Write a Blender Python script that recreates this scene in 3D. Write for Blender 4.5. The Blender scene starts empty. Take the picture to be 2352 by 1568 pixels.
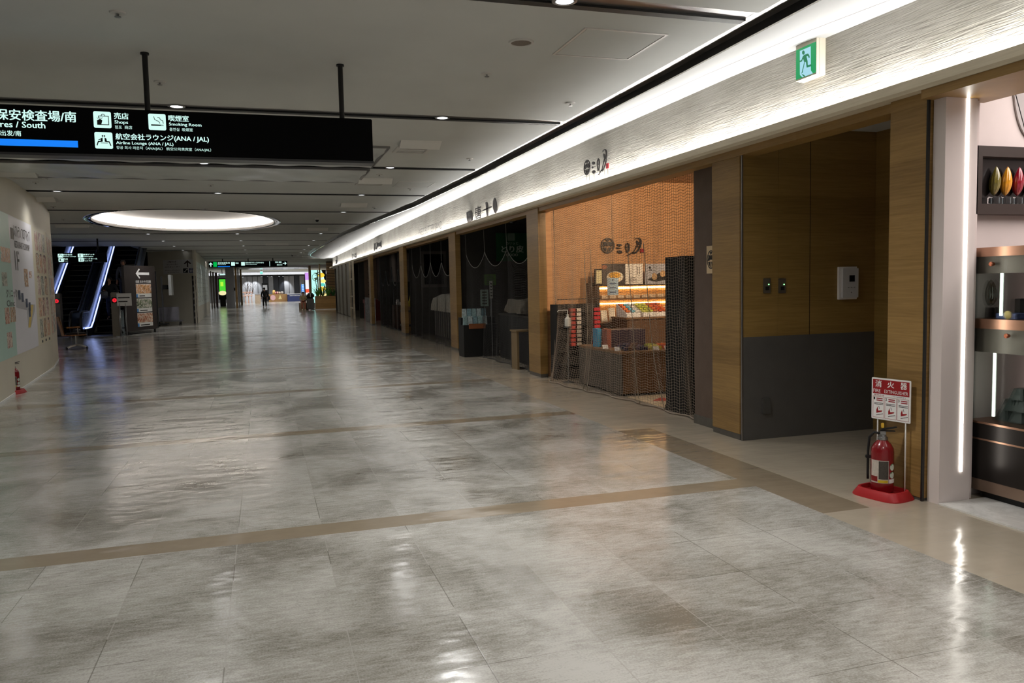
import bpy, bmesh, math, random
from math import sin, cos, pi, radians, sqrt, floor
from mathutils import Vector, Matrix
random.seed(7)
C = bpy.context.scene
COL = C.collection

# ------------------------------------------------------------------ camera
F_PX, YAW, PITCH, ROLL, CAM_H = 1812.0, .3029, .0740, .0215, 1.65
_f = Vector((sin(YAW)*cos(PITCH), cos(YAW)*cos(PITCH), -sin(PITCH)))
_r = Vector((cos(YAW), -sin(YAW), 0))
_d = _f.cross(_r)
RX = _r*cos(ROLL) + _d*sin(ROLL)
DN = _d*cos(ROLL) - _r*sin(ROLL)
cam = bpy.data.cameras.new('camera'); cam.lens = F_PX/2352*36; cam.sensor_width = 36
cam.clip_start = .05; cam.clip_end = 400
co = bpy.data.objects.new('camera', cam); COL.objects.link(co)
m3 = Matrix((RX, -DN, -_f)).transposed()
co.matrix_world = Matrix.Translation((0, 0, CAM_H)) @ m3.to_4x4()
C.camera = co

# ------------------------------------------------------------------ world, exposure
C.view_settings.view_transform = 'Standard'
C.view_settings.look = 'None'
C.view_settings.exposure = 0.0
C.view_settings.gamma = 1.0
C.view_settings.use_curve_mapping = False
W = bpy.data.worlds.new('world'); C.world = W; W.use_nodes = True
W.node_tree.nodes['Background'].inputs[0].default_value = (1, .97, .92, 1)
W.node_tree.nodes['Background'].inputs[1].default_value = .30
try:
    C.cycles.max_bounces = 7; C.cycles.diffuse_bounces = 4; C.cycles.adaptive_threshold = .025; C.cycles.glossy_bounces = 4
    C.cycles.transmission_bounces = 6; C.cycles.transparent_max_bounces = 12
    C.cycles.sample_clamp_indirect = 6.0; C.cycles.use_denoising = True
    C.cycles.caustics_reflective = False; C.cycles.caustics_refractive = False
except Exception:
    pass

def light(name, kind, loc, power, color=(1, 1, 1), size=None, rot=None, aim=None, spot=None, spread=None, radius=.05, blend=.6):
    l = bpy.data.lights.new(name, kind); l.energy = power; l.color = color
    if kind == 'AREA':
        l.shape = 'RECTANGLE'; l.size, l.size_y = size
        if spread: l.spread = spread
    else:
        l.shadow_soft_size = radius
    if kind == 'SPOT': l.spot_size = spot; l.spot_blend = blend
    o = bpy.data.objects.new(name, l); COL.objects.link(o); o.location = loc
    if aim is not None:
        o.rotation_euler = (Vector(aim)-Vector(loc)).to_track_quat('-Z', 'Y').to_euler()
    elif rot: o.rotation_euler = rot
    return o
WARM = (1, .86, .66); COOL = (.93, .97, 1); NEUT = (1, .985, .96); ORNG = (1, .75, .50)
# LED strips lying behind the raised edge of the fascia ledge, shining up the plaster
for y0, y1 in ((.5, 4), (4, 8), (8, 14), (14, 24), (24, 38), (38, 55)):
    light('ledge_led', 'AREA', (4.50, (y0+y1)/2, 3.0), 12.5*(y1-y0), NEUT, size=(.03, y1-y0), rot=(0, pi, 0))
# downlights recessed in the ceiling grooves, farthest rows added to brighten the far hall
for gy in (-2.7, 1.3, 5.26, 9.2, 13.2, 17.2, 21.2, 29.2, 33.2, 38.0, 43.0, 48.0, 58.0, 68.0):
    for gx in (-3.7, -.8, 2.08):
        if (20 < gy < 30 and gx < 1) or (gy > 20 and gx > 2): continue
        light('downlight_lamp', 'SPOT', (gx, gy, 3.57), (62 if gx < -3 else 112 if gx < 0 else 330 if gy < 6 else 215) if gy < 24 else 150, NEUT, spot=radians(150), radius=.15, blend=1)
# daylight-white shop on the right, its ceiling and jamb lamps
light('shop_ceiling_lamp', 'AREA', (6.0, 2.6, 3.35), 110, (1, .93, .90), size=(2.0, 3.0), rot=(0, 0, 0))
# warm shop
light('warm_shop_lamp', 'SPOT', (5.2, 8.9, 3.25), 260, ORNG, aim=(6.4, 12.7, 2.0), spot=radians(95), radius=.08)
light('warm_shop_lamp', 'SPOT', (6.6, 9.3, 3.25), 260, ORNG, aim=(6.8, 12.7, 2.3), spot=radians(95), radius=.08)
light('warm_shop_lamp', 'SPOT', (6.2, 9.6, 3.25), 40, WARM, aim=(5.4, 10.0, .0), spot=radians(80), radius=.08)
light('warm_shop_lamp', 'SPOT', (5.2, 11.4, 3.2), 30, WARM, aim=(5.4, 11.2, .0), spot=radians(90), radius=.08)
# bright far shops
for x in (-6, 0, 5):
    light('far_shop_lamp', 'AREA', (x, 94, 3.5), 520, COOL, size=(5, 14), rot=(0, 0, 0))
light('far_hall_fill', 'AREA', (1.5, 66, 3.55), 90, NEUT, size=(6, 12), rot=(0, 0, 0))  # added fill without a fitting, brightens the far hall
light('planter_fill', 'SPOT', (3.2, 53.5, 3.45), 260, WARM, aim=(4.2, 59.6, .6), spot=radians(70), radius=.06)  # unseen spot added to light up the planter front

# ------------------------------------------------------------------ pixel -> place (2352 x 1568 frame)
def ray(u, v):
    return RX*((u-1176)/F_PX) + DN*((v-784)/F_PX) + _f
O = Vector((0, 0, CAM_H))
def onz(u, v, z=0): d = ray(u, v); return O + d*((z-CAM_H)/d.z)
def onx(u, v, x): d = ray(u, v); return O + d*(x/d.x)
def ony(u, v, y): d = ray(u, v); return O + d*(y/d.y)

# ------------------------------------------------------------------ materials
def lin(c):
    return tuple(((v/255)/12.92 if v/255 <= .04045 else ((v/255+.055)/1.055)**2.4) for v in c) + (1,)
class NT:
    def __init__(s, name):
        s.m = bpy.data.materials.new(name); s.m.use_nodes = True
        s.t = s.m.node_tree; s.b = s.t.nodes['Principled BSDF']; s.out = s.t.nodes['Material Output']
        s._pos = None
    def n(s, typ, **kw):
        x = s.t.nodes.new(typ)
        for k, v in kw.items(): setattr(x, k, v)
        return x
    def link(s, a, b): s.t.links.new(a, b)
    def setin(s, inp, v):
        if hasattr(v, 'links') or hasattr(v, 'is_linked'): s.link(v, inp)
        else: inp.default_value = v
    def math(s, op, a, b=0, c=None, clamp=False):
        x = s.n('ShaderNodeMath', operation=op); x.use_clamp = clamp
        s.setin(x.inputs[0], a); s.setin(x.inputs[1], b)
        if c is not None: s.setin(x.inputs[2], c)
        return x.outputs[0]
    def pos(s):
        if s._pos is None:
            g = s.n('ShaderNodeNewGeometry'); sp = s.n('ShaderNodeSeparateXYZ'); s.link(g.outputs['Position'], sp.inputs[0])
            s._pos = (g.outputs['Position'], sp.outputs[0], sp.outputs[1], sp.outputs[2])
        return s._pos
    def vec(s, x, y, z):
        c = s.n('ShaderNodeCombineXYZ')
        for i, v in enumerate((x, y, z)): s.setin(c.inputs[i], v)
        return c.outputs[0]
    def scaled(s, sx, sy, sz):
        p = s.n('ShaderNodeVectorMath', operation='MULTIPLY'); s.link(s.pos()[0], p.inputs[0]); p.inputs[1].default_value = (sx, sy, sz)
        return p.outputs[0]
    def noise(s, vec, scale, detail=3, rough=.55, dist=0):
        x = s.n('ShaderNodeTexNoise'); s.link(vec, x.inputs['Vector']); x.inputs['Scale'].default_value = scale
        x.inputs['Detail'].default_value = detail; x.inputs['Roughness'].default_value = rough; x.inputs['Distortion'].default_value = dist
        return x.outputs[0]
    def ramp(s, f, stops):
        r = s.n('ShaderNodeValToRGB'); s.link(f, r.inputs[0]); e = r.color_ramp.elements
        while len(e) < len(stops): e.new(.5)
        for i, (p, c) in enumerate(stops): e[i].position = p; e[i].color = c if len(c) == 4 else (*c, 1)
        return r.outputs[0]
    def mix(s, f, a, b):
        x = s.n('ShaderNodeMix', data_type='RGBA')
        s.setin(x.inputs['Factor'], f); s.setin(x.inputs['A'], a) if False else None
        ia = [i for i in x.inputs if i.name == 'A' and i.type == 'RGBA'][0]; ib = [i for i in x.inputs if i.name == 'B' and i.type == 'RGBA'][0]
        s.setin(ia, a); s.setin(ib, b)
        return [o for o in x.outputs if o.type == 'RGBA'][0]
    def bump(s, h, strength, dist):
        x = s.n('ShaderNodeBump'); s.link(h, x.inputs['Height']); x.inputs['Strength'].default_value = strength; x.inputs['Distance'].default_value = dist
        s.link(x.outputs[0], s.b.inputs['Normal'])
MATS = {}
def mat(name, col, rough=.55, metal=0, emit=None, es=0, var=.08, vs=6., spec=.5, trans=0, ior=1.45, bump=0, bs=40, alpha=1, coat=0):
    if name in MATS: return MATS[name]
    n = NT(name); c = lin(col); b = n.b
    if var:
        f = n.noise(n.pos()[0], vs, 3)
        lo = tuple(v*(1-var) for v in c[:3])+(1,); hi = tuple(min(1, v*(1+var)) for v in c[:3])+(1,)
        n.link(n.ramp(f, [(.3, lo), (.7, hi)]), b.inputs['Base Color'])
    else: b.inputs['Base Color'].default_value = c
    b.inputs['Roughness'].default_value = rough; b.inputs['Metallic'].default_value = metal
    b.inputs['Specular IOR Level'].default_value = spec; b.inputs['IOR'].default_value = ior
    if trans: b.inputs['Transmission Weight'].default_value = trans
    if coat: b.inputs['Coat Weight'].default_value = coat
    if alpha < 1: b.inputs['Alpha'].default_value = alpha
    if emit: b.inputs['Emission Color'].default_value = lin(emit); b.inputs['Emission Strength'].default_value = es
    if bump: n.bump(n.noise(n.pos()[0], bs, 3), bump, .01)
    MATS[name] = n.m; return n.m
def emitter(name, col, es, base=(20, 20, 20)):
    return mat(name, base, .5, emit=col, es=es, var=0)
def wood(name, dark, light_, rough=.45, band=.19, grain='h'):
    if name in MATS: return MATS[name]
    n = NT(name); p, x, y, z = n.pos()
    g = n.noise(n.scaled(1.2, 1.2, 26) if grain == 'h' else n.scaled(26, 26, 1.2), 2.2, 5, .6, .4)
    k = n.math('FLOOR', n.math('DIVIDE', z if grain == 'h' else n.math('ADD', x, y), band))
    wn = n.n('ShaderNodeTexWhiteNoise', noise_dimensions='1D'); n.link(k, wn.inputs['W'])
    f = n.math('ADD', n.math('MULTIPLY', g, .75), n.math('MULTIPLY', wn.outputs[0], .25))
    n.link(n.ramp(f, [(.3, lin(dark)), (.7, lin(light_))]), n.b.inputs['Base Color'])
    n.b.inputs['Roughness'].default_value = rough
    MATS[name] = n.m; return n.m

# ------------------------------------------------------------------ mesh building
class MB:
    def __init__(s): s.v = []; s.f = []
    def add(s, vs, fs):
        o = len(s.v); s.v += [tuple(v) for v in vs]; s.f += [tuple(i+o for i in f) for f in fs]; return s
    def box(s, lo, hi, bev=0):
        if bev:
            bm = bmesh.new(); bmesh.ops.create_cube(bm, size=1)
            for v in bm.verts: v.co = Vector([lo[i]+(v.co[i]+.5)*(hi[i]-lo[i]) for i in range(3)])
            bmesh.ops.bevel(bm, geom=list(bm.edges), offset=bev, segments=2, affect='EDGES')
            return s.bm(bm)
        x0, y0, z0 = lo; x1, y1, z1 = hi
        return s.add([(x0, y0, z0), (x1, y0, z0), (x1, y1, z0), (x0, y1, z0), (x0, y0, z1), (x1, y0, z1), (x1, y1, z1), (x0, y1, z1)],
                     [(0, 3, 2, 1), (4, 5, 6, 7), (0, 1, 5, 4), (1, 2, 6, 5), (2, 3, 7, 6), (3, 0, 4, 7)])
    def bm(s, bm):
        bm.verts.ensure_lookup_table(); bm.verts.index_update()
        s.add([v.co[:] for v in bm.verts], [[v.index for v in f.verts] for f in bm.faces]); bm.free(); return s
    def prism(s, pts, off):
        """planar outline pts extruded by vector off"""
        n = len(pts); off = Vector(off); P = [Vector(p) for p in pts]
        return s.add(P+[p+off for p in P], [tuple(range(n))[::-1], tuple(range(n, 2*n))] + [(i, (i+1) % n, n+(i+1) % n, n+i) for i in range(n)])
    def tube(s, path, r, k=8, cap=True, closed=False):
        P = [Vector(p) for p in path]; n = len(P); rs = r if isinstance(r, (list, tuple)) else [r]*n
        vs = []; prev = None
        for i, p in enumerate(P):
            if closed: t = P[(i+1) % n]-P[i-1]
            else: t = P[min(i+1, n-1)]-P[max(i-1, 0)]
            t.normalize()
            a = prev if prev is not None else (Vector((0, 0, 1)) if abs(t.z) < .9 else Vector((1, 0, 0)))
            a = (a-t*a.dot(t)).normalized(); b = t.cross(a); prev = a
            vs += [p+(a*cos(2*pi*j/k)+b*sin(2*pi*j/k))*rs[i] for j in range(k)]
        fs = []
        for i in range(n if closed else n-1):
            i2 = (i+1) % n
            for j in range(k): fs.append((i*k+j, i*k+(j+1) % k, i2*k+(j+1) % k, i2*k+j))
        if cap and not closed: fs += [tuple(range(k))[::-1], tuple(range((n-1)*k, n*k))]
        return s.add(vs, fs)
    def lathe(s, prof, c, k=24, axis='z', sx=1, sy=1):
        """prof: (radius, height) list around a vertical (or x/y) axis at c"""
        vs = []; c = Vector(c)
        for r, h in prof:
            for j in range(k):
                a = 2*pi*j/k; q = (r*cos(a)*sx, r*sin(a)*sy, h)
                if axis == 'y': q = (q[0], h, q[1])
                elif axis == 'x': q = (h, q[0], q[1])
                vs.append(c+Vector(q))
        n = len(prof); fs = []
        for i in range(n-1):
            for j in range(k): fs.append((i*k+j, i*k+(j+1) % k, (i+1)*k+(j+1) % k, (i+1)*k+j))
        if prof[0][0] > 1e-4: fs.append(tuple(range(k))[::-1])
        if prof[-1][0] > 1e-4: fs.append(tuple(range((n-1)*k, n*k)))
        return s.add(vs, fs)
    def grid(s, fn, nu, nv):
        vs = [fn(i/nu, j/nv) for j in range(nv+1) for i in range(nu+1)]
        return s.add(vs, [(j*(nu+1)+i, j*(nu+1)+i+1, (j+1)*(nu+1)+i+1, (j+1)*(nu+1)+i) for j in range(nv) for i in range(nu)])
    def mesh(s, data, M):
        return s.add([M @ v.co for v in data.vertices], [tuple(p.vertices) for p in data.polygons])
    def rot(s, ang, axis, piv):
        R = Matrix.Rotation(ang, 4, axis); piv = Vector(piv)
        s.v = [tuple(R @ (Vector(v)-piv)+piv) for v in s.v]; return s
    def move(s, d): s.v = [tuple(Vector(v)+Vector(d)) for v in s.v]; return s
    def build(s, name, material, parent=None, smooth=False, recalc=True):
        me = bpy.data.meshes.new(name); me.from_pydata(s.v, [], s.f)
        if recalc:
            bm = bmesh.new(); bm.from_mesh(me); bmesh.ops.recalc_face_normals(bm, faces=bm.faces); bm.to_mesh(me); bm.free()
        if smooth:
            me.polygons.foreach_set('use_smooth', [True]*len(me.polygons))
            if smooth == 'auto':
                try: me.set_sharp_from_angle(angle=radians(35))
                except Exception: pass
        me.materials.append(material); me.update()
        o = bpy.data.objects.new(name, me); COL.objects.link(o)
        if parent is not None:
            o.parent = parent; o.matrix_parent_inverse = worldm(parent).inverted()
        return o
def worldm(o):
    M = o.matrix_basis.copy()
    if o.parent: M = worldm(o.parent) @ o.matrix_parent_inverse @ M
    return M
def tag(o, label, cat, group=None, kind=None):
    o['label'] = label; o['category'] = cat
    if group: o['group'] = group
    if kind: o['kind'] = kind
    return o
def struct(o): o['kind'] = 'structure'; return o
def thing(name, loc, label, cat, group=None):
    o = bpy.data.objects.new(name, None); COL.objects.link(o); o.location = loc; o.empty_display_size = .1
    return tag(o, label, cat, group)
def copy_tree(o, M, parent=None):
    """copy a thing with its parts; M = world transform applied on top"""
    c = o.copy(); COL.objects.link(c)
    if parent is None: c.matrix_basis = M @ o.matrix_basis
    else: c.parent = parent; c.matrix_parent_inverse = o.matrix_parent_inverse.copy()
    for ch in list(o.children): copy_tree(ch, M, c)
    return c

# ------------------------------------------------------------------ flat frames and lettering
class Fr:
    """origin, right and up directions of a flat face; n points at the viewer"""
    def __init__(s, o, r, u): s.o = Vector(o); s.r = Vector(r).normalized(); s.u = Vector(u).normalized(); s.n = s.r.cross(s.u)
    def p(s, a, b, c=0): return s.o+s.r*a+s.u*b+s.n*c
    def rect(s, mb, a0, b0, a1, b1, c0=0, c1=.002):
        return mb.prism([s.p(a0, b0, c0), s.p(a1, b0, c0), s.p(a1, b1, c0), s.p(a0, b1, c0)], s.n*(c1-c0))
    def poly(s, mb, pts, c0=0, c1=.002): return mb.prism([s.p(a, b, c0) for a, b in pts], s.n*(c1-c0))
    def ell(s, mb, a, b, ra, rb, c0=0, c1=.002, k=24): return s.poly(mb, [(a+ra*cos(2*pi*i/k), b+rb*sin(2*pi*i/k)) for i in range(k)], c0, c1)
    def rrect(s, mb, a0, b0, a1, b1, r, c0=0, c1=.002):
        pts = []
        for cx, cy, t0 in ((a1-r, b0+r, -90), (a1-r, b1-r, 0), (a0+r, b1-r, 90), (a0+r, b0+r, 180)):
            for i in range(5): t = radians(t0+i*22.5); pts.append((cx+r*cos(t), cy+r*sin(t)))
        return s.poly(mb, pts, c0, c1)
    def line(s, mb, pts, w, c0=0, c1=.002):
        for (a0, b0), (a1, b1) in zip(pts, pts[1:]):
            L = math.hypot(a1-a0, b1-b0) or 1e-6; nx, ny = -(b1-b0)/L*w/2, (a1-a0)/L*w/2
            ex, ey = (a1-a0)/L*w*.3, (b1-b0)/L*w*.3
            s.poly(mb, [(a0+nx-ex, b0+ny-ey), (a0-nx-ex, b0-ny-ey), (a1-nx+ex, b1-ny+ey), (a1+nx+ex, b1+ny+ey)], c0, c1)
        return mb
    def ring(s, mb, a, b, ra, rb, w, c0=0, c1=.002, k=32, t0=0, t1=2*pi):
        for i in range(k):
            q = []
            for t, d in ((i, 0), (i+1, 0), (i+1, w), (i, w)):
                g = t0+(t1-t0)*t/k; q.append((a+(ra-d)*cos(g), b+(rb-d)*sin(g)))
            s.poly(mb, q, c0, c1)
        return mb
_tc = {}
def glyphs(txt, bold=0.):
    key = (txt, bold)
    if key not in _tc:
        cu = bpy.data.curves.new('txt', 'FONT'); cu.body = txt; cu.size = 1; cu.resolution_u = 2; cu.offset = bold; cu.fill_mode = 'FRONT'
        ob = bpy.data.objects.new('txt', cu); COL.objects.link(ob)
        bpy.context.view_layer.update()
        me = bpy.data.meshes.new_from_object(ob.evaluated_get(bpy.context.evaluated_depsgraph_get()))
        bpy.data.objects.remove(ob)
        vs = [v.co.copy() for v in me.vertices]; fs = [tuple(p.vertices) for p in me.polygons]
        if vs:
            x0 = min(v.x for v in vs); x1 = max(v.x for v in vs); y0 = min(v.y for v in vs); y1 = max(v.y for v in vs)
        else: x0 = y0 = 0; x1 = y1 = 1
        _tc[key] = (vs, fs, x0, x1, y0, y1)
    return _tc[key]
def put(mb, fr, txt, a0, b0, a1, b1, bold=.012, c=.003):
    """lettering filling the rectangle a0..a1, b0..b1 of frame fr"""
    vs, fs, x0, x1, y0, y1 = glyphs(txt, 0 if bold > 0 else bold)
    dx = bold*(b1-b0)*1.2
    for k, (ox, oy) in enumerate(((-dx, 0), (dx, 0), (0, dx)) if bold > .008 else ((0, 0),)):
        mb.add([fr.p(a0+ox+(v.x-x0)/(x1-x0+1e-9)*(a1-a0), b0+oy+(v.y-y0)/(y1-y0+1e-9)*(b1-b0), c+.00006*k) for v in vs], fs)
    return mb
def puth(mb, fr, txt, a0, b0, h, bold=.012, c=.003, right=False, center=False, squeeze=1.):
    vs, fs, x0, x1, y0, y1 = glyphs(txt, 0 if bold > 0 else bold); w = (x1-x0)/(y1-y0+1e-9)*h*squeeze
    if right: a0 -= w
    if center: a0 -= w/2
    return put(mb, fr, txt, a0, b0, a0+w, b0+h, bold, c)
# ================================================================== SETTING
def onplane(u, v, p, n):
    d = ray(u, v); n = Vector(n); return O + d*((Vector(p)-O).dot(n)/d.dot(n))
ZC = 3.6
# ---- floor: waxed stone-look tiles with brown stripes
def floor_mat():
    n = NT('floor_tiles'); P, x, y, z = n.pos(); m = n.math
    P2 = n.scaled(1, 1, 0)
    # stripes across the hall every 3.75 m from y=5.31
    ys = m('FLOORED_MODULO', m('SUBTRACT', y, 5.31), 3.78)
    far = m('GREATER_THAN', y, 5.2)
    stripe = m('MULTIPLY', m('MULTIPLY', m('LESS_THAN', ys, .25), far), m('LESS_THAN', x, 3.66))
    band = m('MULTIPLY', m('MULTIPLY', m('GREATER_THAN', x, 3.66), m('LESS_THAN', x, 4.055)),
             m('MULTIPLY', m('GREATER_THAN', y, 4.515), m('LESS_THAN', y, 7.865)))
    stripe = m('MAXIMUM', stripe, band)
    smooth = m('MULTIPLY', m('GREATER_THAN', x, 3.66), m('SUBTRACT', 1, band))       # unworn edge strip
    # joints
    jx = m('ABSOLUTE', m('SUBTRACT', m('FRACT', m('DIVIDE', m('ADD', x, .234+.274+54.75), .5475)), .5))
    yn = m('FRACT', m('DIVIDE', m('SUBTRACT', y, 2.647-.28-56.1), .561))
    yf = m('FRACT', m('DIVIDE', m('ADD', ys, -.25+.28), .56))
    yy = m('ADD', m('MULTIPLY', yn, m('SUBTRACT', 1, far)), m('MULTIPLY', yf, far))
    jy = m('ABSOLUTE', m('SUBTRACT', yy, .5))
    jd = m('MINIMUM', jx, jy)
    joint = m('SUBTRACT', 1, m('DIVIDE', jd, .0075, clamp=True), clamp=True)
    joint = m('MULTIPLY', joint, m('SUBTRACT', 1, m('MAXIMUM', stripe, m('MULTIPLY', smooth, .6))))
    whitej = m('MULTIPLY', joint, m('GREATER_THAN', n.noise(P2, .9, 2), .44))
    # per tile tone
    ti = n.vec(m('FLOOR', m('DIVIDE', m('ADD', x, .234+54.75), .5475)), m('FLOOR', m('DIVIDE', m('SUBTRACT', y, 2.647-56.1), .561)), 0)
    wn = n.n('ShaderNodeTexWhiteNoise', noise_dimensions='2D'); n.link(ti, wn.inputs['Vector'])
    # wear: streaky pale scuffing over a darker brown-grey stone
    w1 = n.noise(P2, 1.1, 5, .62, .6)
    w2 = n.noise(n.scaled(9, 38, 0), 1.0, 5, .7, .5)
    w3 = n.noise(P2, 95, 2, .7)
    wear = m('ADD', m('ADD', m('MULTIPLY', w1, 1.0), m('MULTIPLY', w2, .55)), m('MULTIPLY', m('SUBTRACT', wn.outputs[0], .5), .10))
    wear = m('ADD', wear, m('MULTIPLY', m('SUBTRACT', w3, .5), .45))
    wr = n.ramp(wear, [(.55, (0, 0, 0)), (.95, (1, 1, 1))])
    wv = n.n('ShaderNodeRGBToBW'); n.link(wr, wv.inputs[0]); wv = wv.outputs[0]
    worn = n.mix(wv, lin((122, 117, 106)), lin((190, 187, 180)))
    beige = n.mix(n.noise(P2, 3, 4), lin((168, 156, 138)), lin((184, 172, 154)))
    brown = n.mix(n.noise(P2, 5, 4), lin((134, 120, 100)), lin((150, 136, 116)))
    col = n.mix(smooth, worn, beige)
    col = n.mix(stripe, col, brown)
    col = n.mix(m('MULTIPLY', joint, .75), col, lin((86, 80, 70)))
    col = n.mix(m('MULTIPLY', whitej, .7), col, lin((196, 192, 184)))
    n.link(col, n.b.inputs['Base Color'])
    # wax gloss: worn patches duller
    ro = m('ADD', .11, m('MULTIPLY', wv, .12))
    ro = m('SUBTRACT', ro, m('MULTIPLY', stripe, .03))
    n.link(ro, n.b.inputs['Roughness']); n.b.inputs['Specular IOR Level'].default_value = .55
    n.b.inputs['IOR'].default_value = 1.5
    n.b.inputs['Coat Weight'].default_value = .25; n.b.inputs['Coat Roughness'].default_value = .14
    # ripples of the wax film
    h = m('ADD', m('MULTIPLY', n.noise(n.scaled(1.6, 3.2, 0), 1.6, 2, .5), 1.0), m('MULTIPLY', n.noise(P2, 14, 2), .06))
    h = m('ADD', h, m('MULTIPLY', n.noise(P2, 170, 1), .022))
    h = m('SUBTRACT', h, m('MULTIPLY', joint, .02))
    x_ = n.n('ShaderNodeBump'); n.link(h, x_.inputs['Height']); x_.inputs['Strength'].default_value = 1; x_.inputs['Distance'].default_value = .006
    n.link(x_.outputs[0], n.b.inputs['Normal']); n.link(x_.outputs[0], n.b.inputs['Coat Normal'])
    return n.m
fl = MB().box((-14, -6, -.1), (9.5, 118, 0)).build('floor', floor_mat()); struct(fl)

# ---- materials of the shell
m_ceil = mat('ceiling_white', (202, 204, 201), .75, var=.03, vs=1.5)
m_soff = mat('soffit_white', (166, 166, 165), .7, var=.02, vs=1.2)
m_metal = mat('groove_metal', (150, 148, 146), .28, .9, var=.05, vs=2)
m_black = mat('matt_black', (8, 8, 9), .45, var=.05)
m_blackg = mat('gloss_black', (10, 10, 12), .08, var=0)
m_wood = wood('oak_veneer', (122, 93, 49), (156, 123, 72), .42)
m_woodd = wood('oak_veneer_alcove', (122, 96, 50), (154, 124, 70), .42)
m_woodl = wood('oak_ledge', (196, 182, 156), (218, 206, 182), .5, grain='h')
m_dark = mat('shop_dark', (30, 27, 25), .8, var=.1)
m_darkg = mat('shop_dark_grey', (58, 55, 51), .8, var=.1)
m_kick = mat('kick_grey', (84, 80, 74), .5, var=.15, vs=12)

# ---- ceiling: broad white panels between dark grooves, an oval opening for the light dome
SOF = [(-6, 3.74), (4.7, 3.74), (7.2, 3.78), (13.7, 3.735), (19.3, 3.59), (24.6, 3.20), (31.6, 2.83), (38.3, 2.72), (42.3, 2.66), (46.7, 2.66), (49.9, 2.82), (53, 3.34), (55.6, 4.05)]
def lerp_tab(t, y):
    if y <= t[0][0]: return t[0][1]
    for (a, b), (c, d) in zip(t, t[1:]):
        if y <= c: return b+(d-b)*(y-a)/(c-a)
    return t[-1][1]
ECX, ECY, EA, EB = -2.02, 24.7, 2.56, 3.95
def ell_x(y): return EA*sqrt(max(0, 1-((y-ECY)/EB)**2))
def xright(y): return 9.4 if y > 55.6 else lerp_tab(SOF, y)-.17
def strips(ya, yb):
    br = sorted({ya, yb}|{b for b in (ECY-EB, ECY+EB, 38.1, 55.6) if ya < b < yb})
    for a, b in zip(br, br[1:]):
        mid = (a+b)/2; xl = -5.5 if mid > 38.1 and mid < 62 else -13.5
        R = (lambda y: 9.4) if mid > 55.6 else xright
        if abs(mid-ECY) < EB:
            yield a, b, (lambda y, xl=xl: xl), (lambda y: ECX-ell_x(y))
            yield a, b, (lambda y: ECX+ell_x(y)), R
        else: yield a, b, (lambda y, xl=xl: xl), R
def slab(mb, ya, yb, z0, z1):
    for a, b, L, R in strips(ya, yb):
        k = max(2, int((b-a)/.25)) if abs((a+b)/2-ECY) < EB else max(1, int((b-a)/2))
        ys = [a+(b-a)*i/k for i in range(k+1)]
        pts = [(L(y), y) for y in ys]+[(R(y), y) for y in reversed(ys)]
        n = len(pts); o = [(p[0], p[1], z0) for p in pts]+[(p[0], p[1], z1) for p in pts]
        fs = []
        for i in range(k):
            j = n-1-i
            fs += [(i, i+1, j-1, j), (n+i, n+j, n+j-1, n+i+1)]
        fs += [(i, n+i, n+(i+1) % n, (i+1) % n) for i in range(n)]
        mb.add(o, fs)
GROOVES = [-6.6, -2.6, 1.4, 5.41, 9.38, 13.42, 17.4, 21.35, 25.5, 29.9, 34.2, 38.2] + [42.2+4*i for i in range(19)]
pan = MB(); met = MB(); blk = MB()
for g0, g1 in zip(GROOVES, GROOVES[1:]):
    slab(pan, g0, g1-.25, 3.6, 3.66)
    slab(met, g1-.26, g1-.07, 3.614, 3.66)
    slab(blk, g1-.08, g1+.001, 3.597, 3.67)
# metal strip along the lowered soffit
ys = [-6+i*1.0 for i in range(62)]
for a, b in zip(ys, ys[1:]):
    if b > 55.6: break
    met.add([(lerp_tab(SOF, a)-.18, a, 3.614), (lerp_tab(SOF, b)-.18, b, 3.614), (lerp_tab(SOF, b)+.02, b, 3.614), (lerp_tab(SOF, a)+.02, a, 3.614)], [(0, 1, 2, 3)])
ceil_o = struct(pan.build('ceiling', m_ceil))
for nm, mb_, mt in (('trim_1', met, m_metal), ('trim_2', blk, m_black)): struct(mb_.build(nm, mt))
# slab above everything keeps the hall closed
struct(MB().box((-5.4, -6, 4.5), (9.5, 118, 4.6)).box((-14, -6, 4.5), (-5.4, 38, 4.6)).build('ceiling_slab', m_dark))

# ---- lowered soffit with rounded far end
ZT = [(-6, 3.6), (4.7, 3.602), (6.9, 3.654), (11.5, 3.683), (16, 3.70), (24, 3.70), (40, 3.66), (56, 3.61)]
SI = [(-6, 4.42), (4.5, 4.37), (5.5, 4.27), (8, 4.226), (10.6, 4.17), (14.9, 4.16), (24, 4.2), (40, 4.25), (56, 4.3)]
Ys = [-6, -2, 1, 3, 4.5, 5.5, 7, 8.5, 10.5, 12, 13.7, 15, 17, 19.3, 22, 24.6, 28, 31.6, 35, 38.3, 42.3, 44.5, 46.7, 48.5, 49.9, 51.5, 53, 54.4, 55.4]
sof = MB(); vs = []; fs = []
for y in Ys:
    xo = lerp_tab(SOF, y); xi = max(xo+.02, lerp_tab(SI, y))
    vs += [(xo, y, 3.55), (xo+(xi-xo)*.97, y, 3.55+(lerp_tab(ZT, y)-3.55)*.97), (xi, y, lerp_tab(ZT, y)), (4.56, y, lerp_tab(ZT, y)+.002), (4.56, y, 3.8), (xo, y, 3.8)]
for i in range(len(Ys)-1):
    for j in range(6): fs.append((6*i+j, 6*i+6+j, 6*i+6+(j+1) % 6, 6*i+(j+1) % 6))
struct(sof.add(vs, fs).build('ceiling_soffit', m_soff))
eb = MB(); gl = MB()
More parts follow.
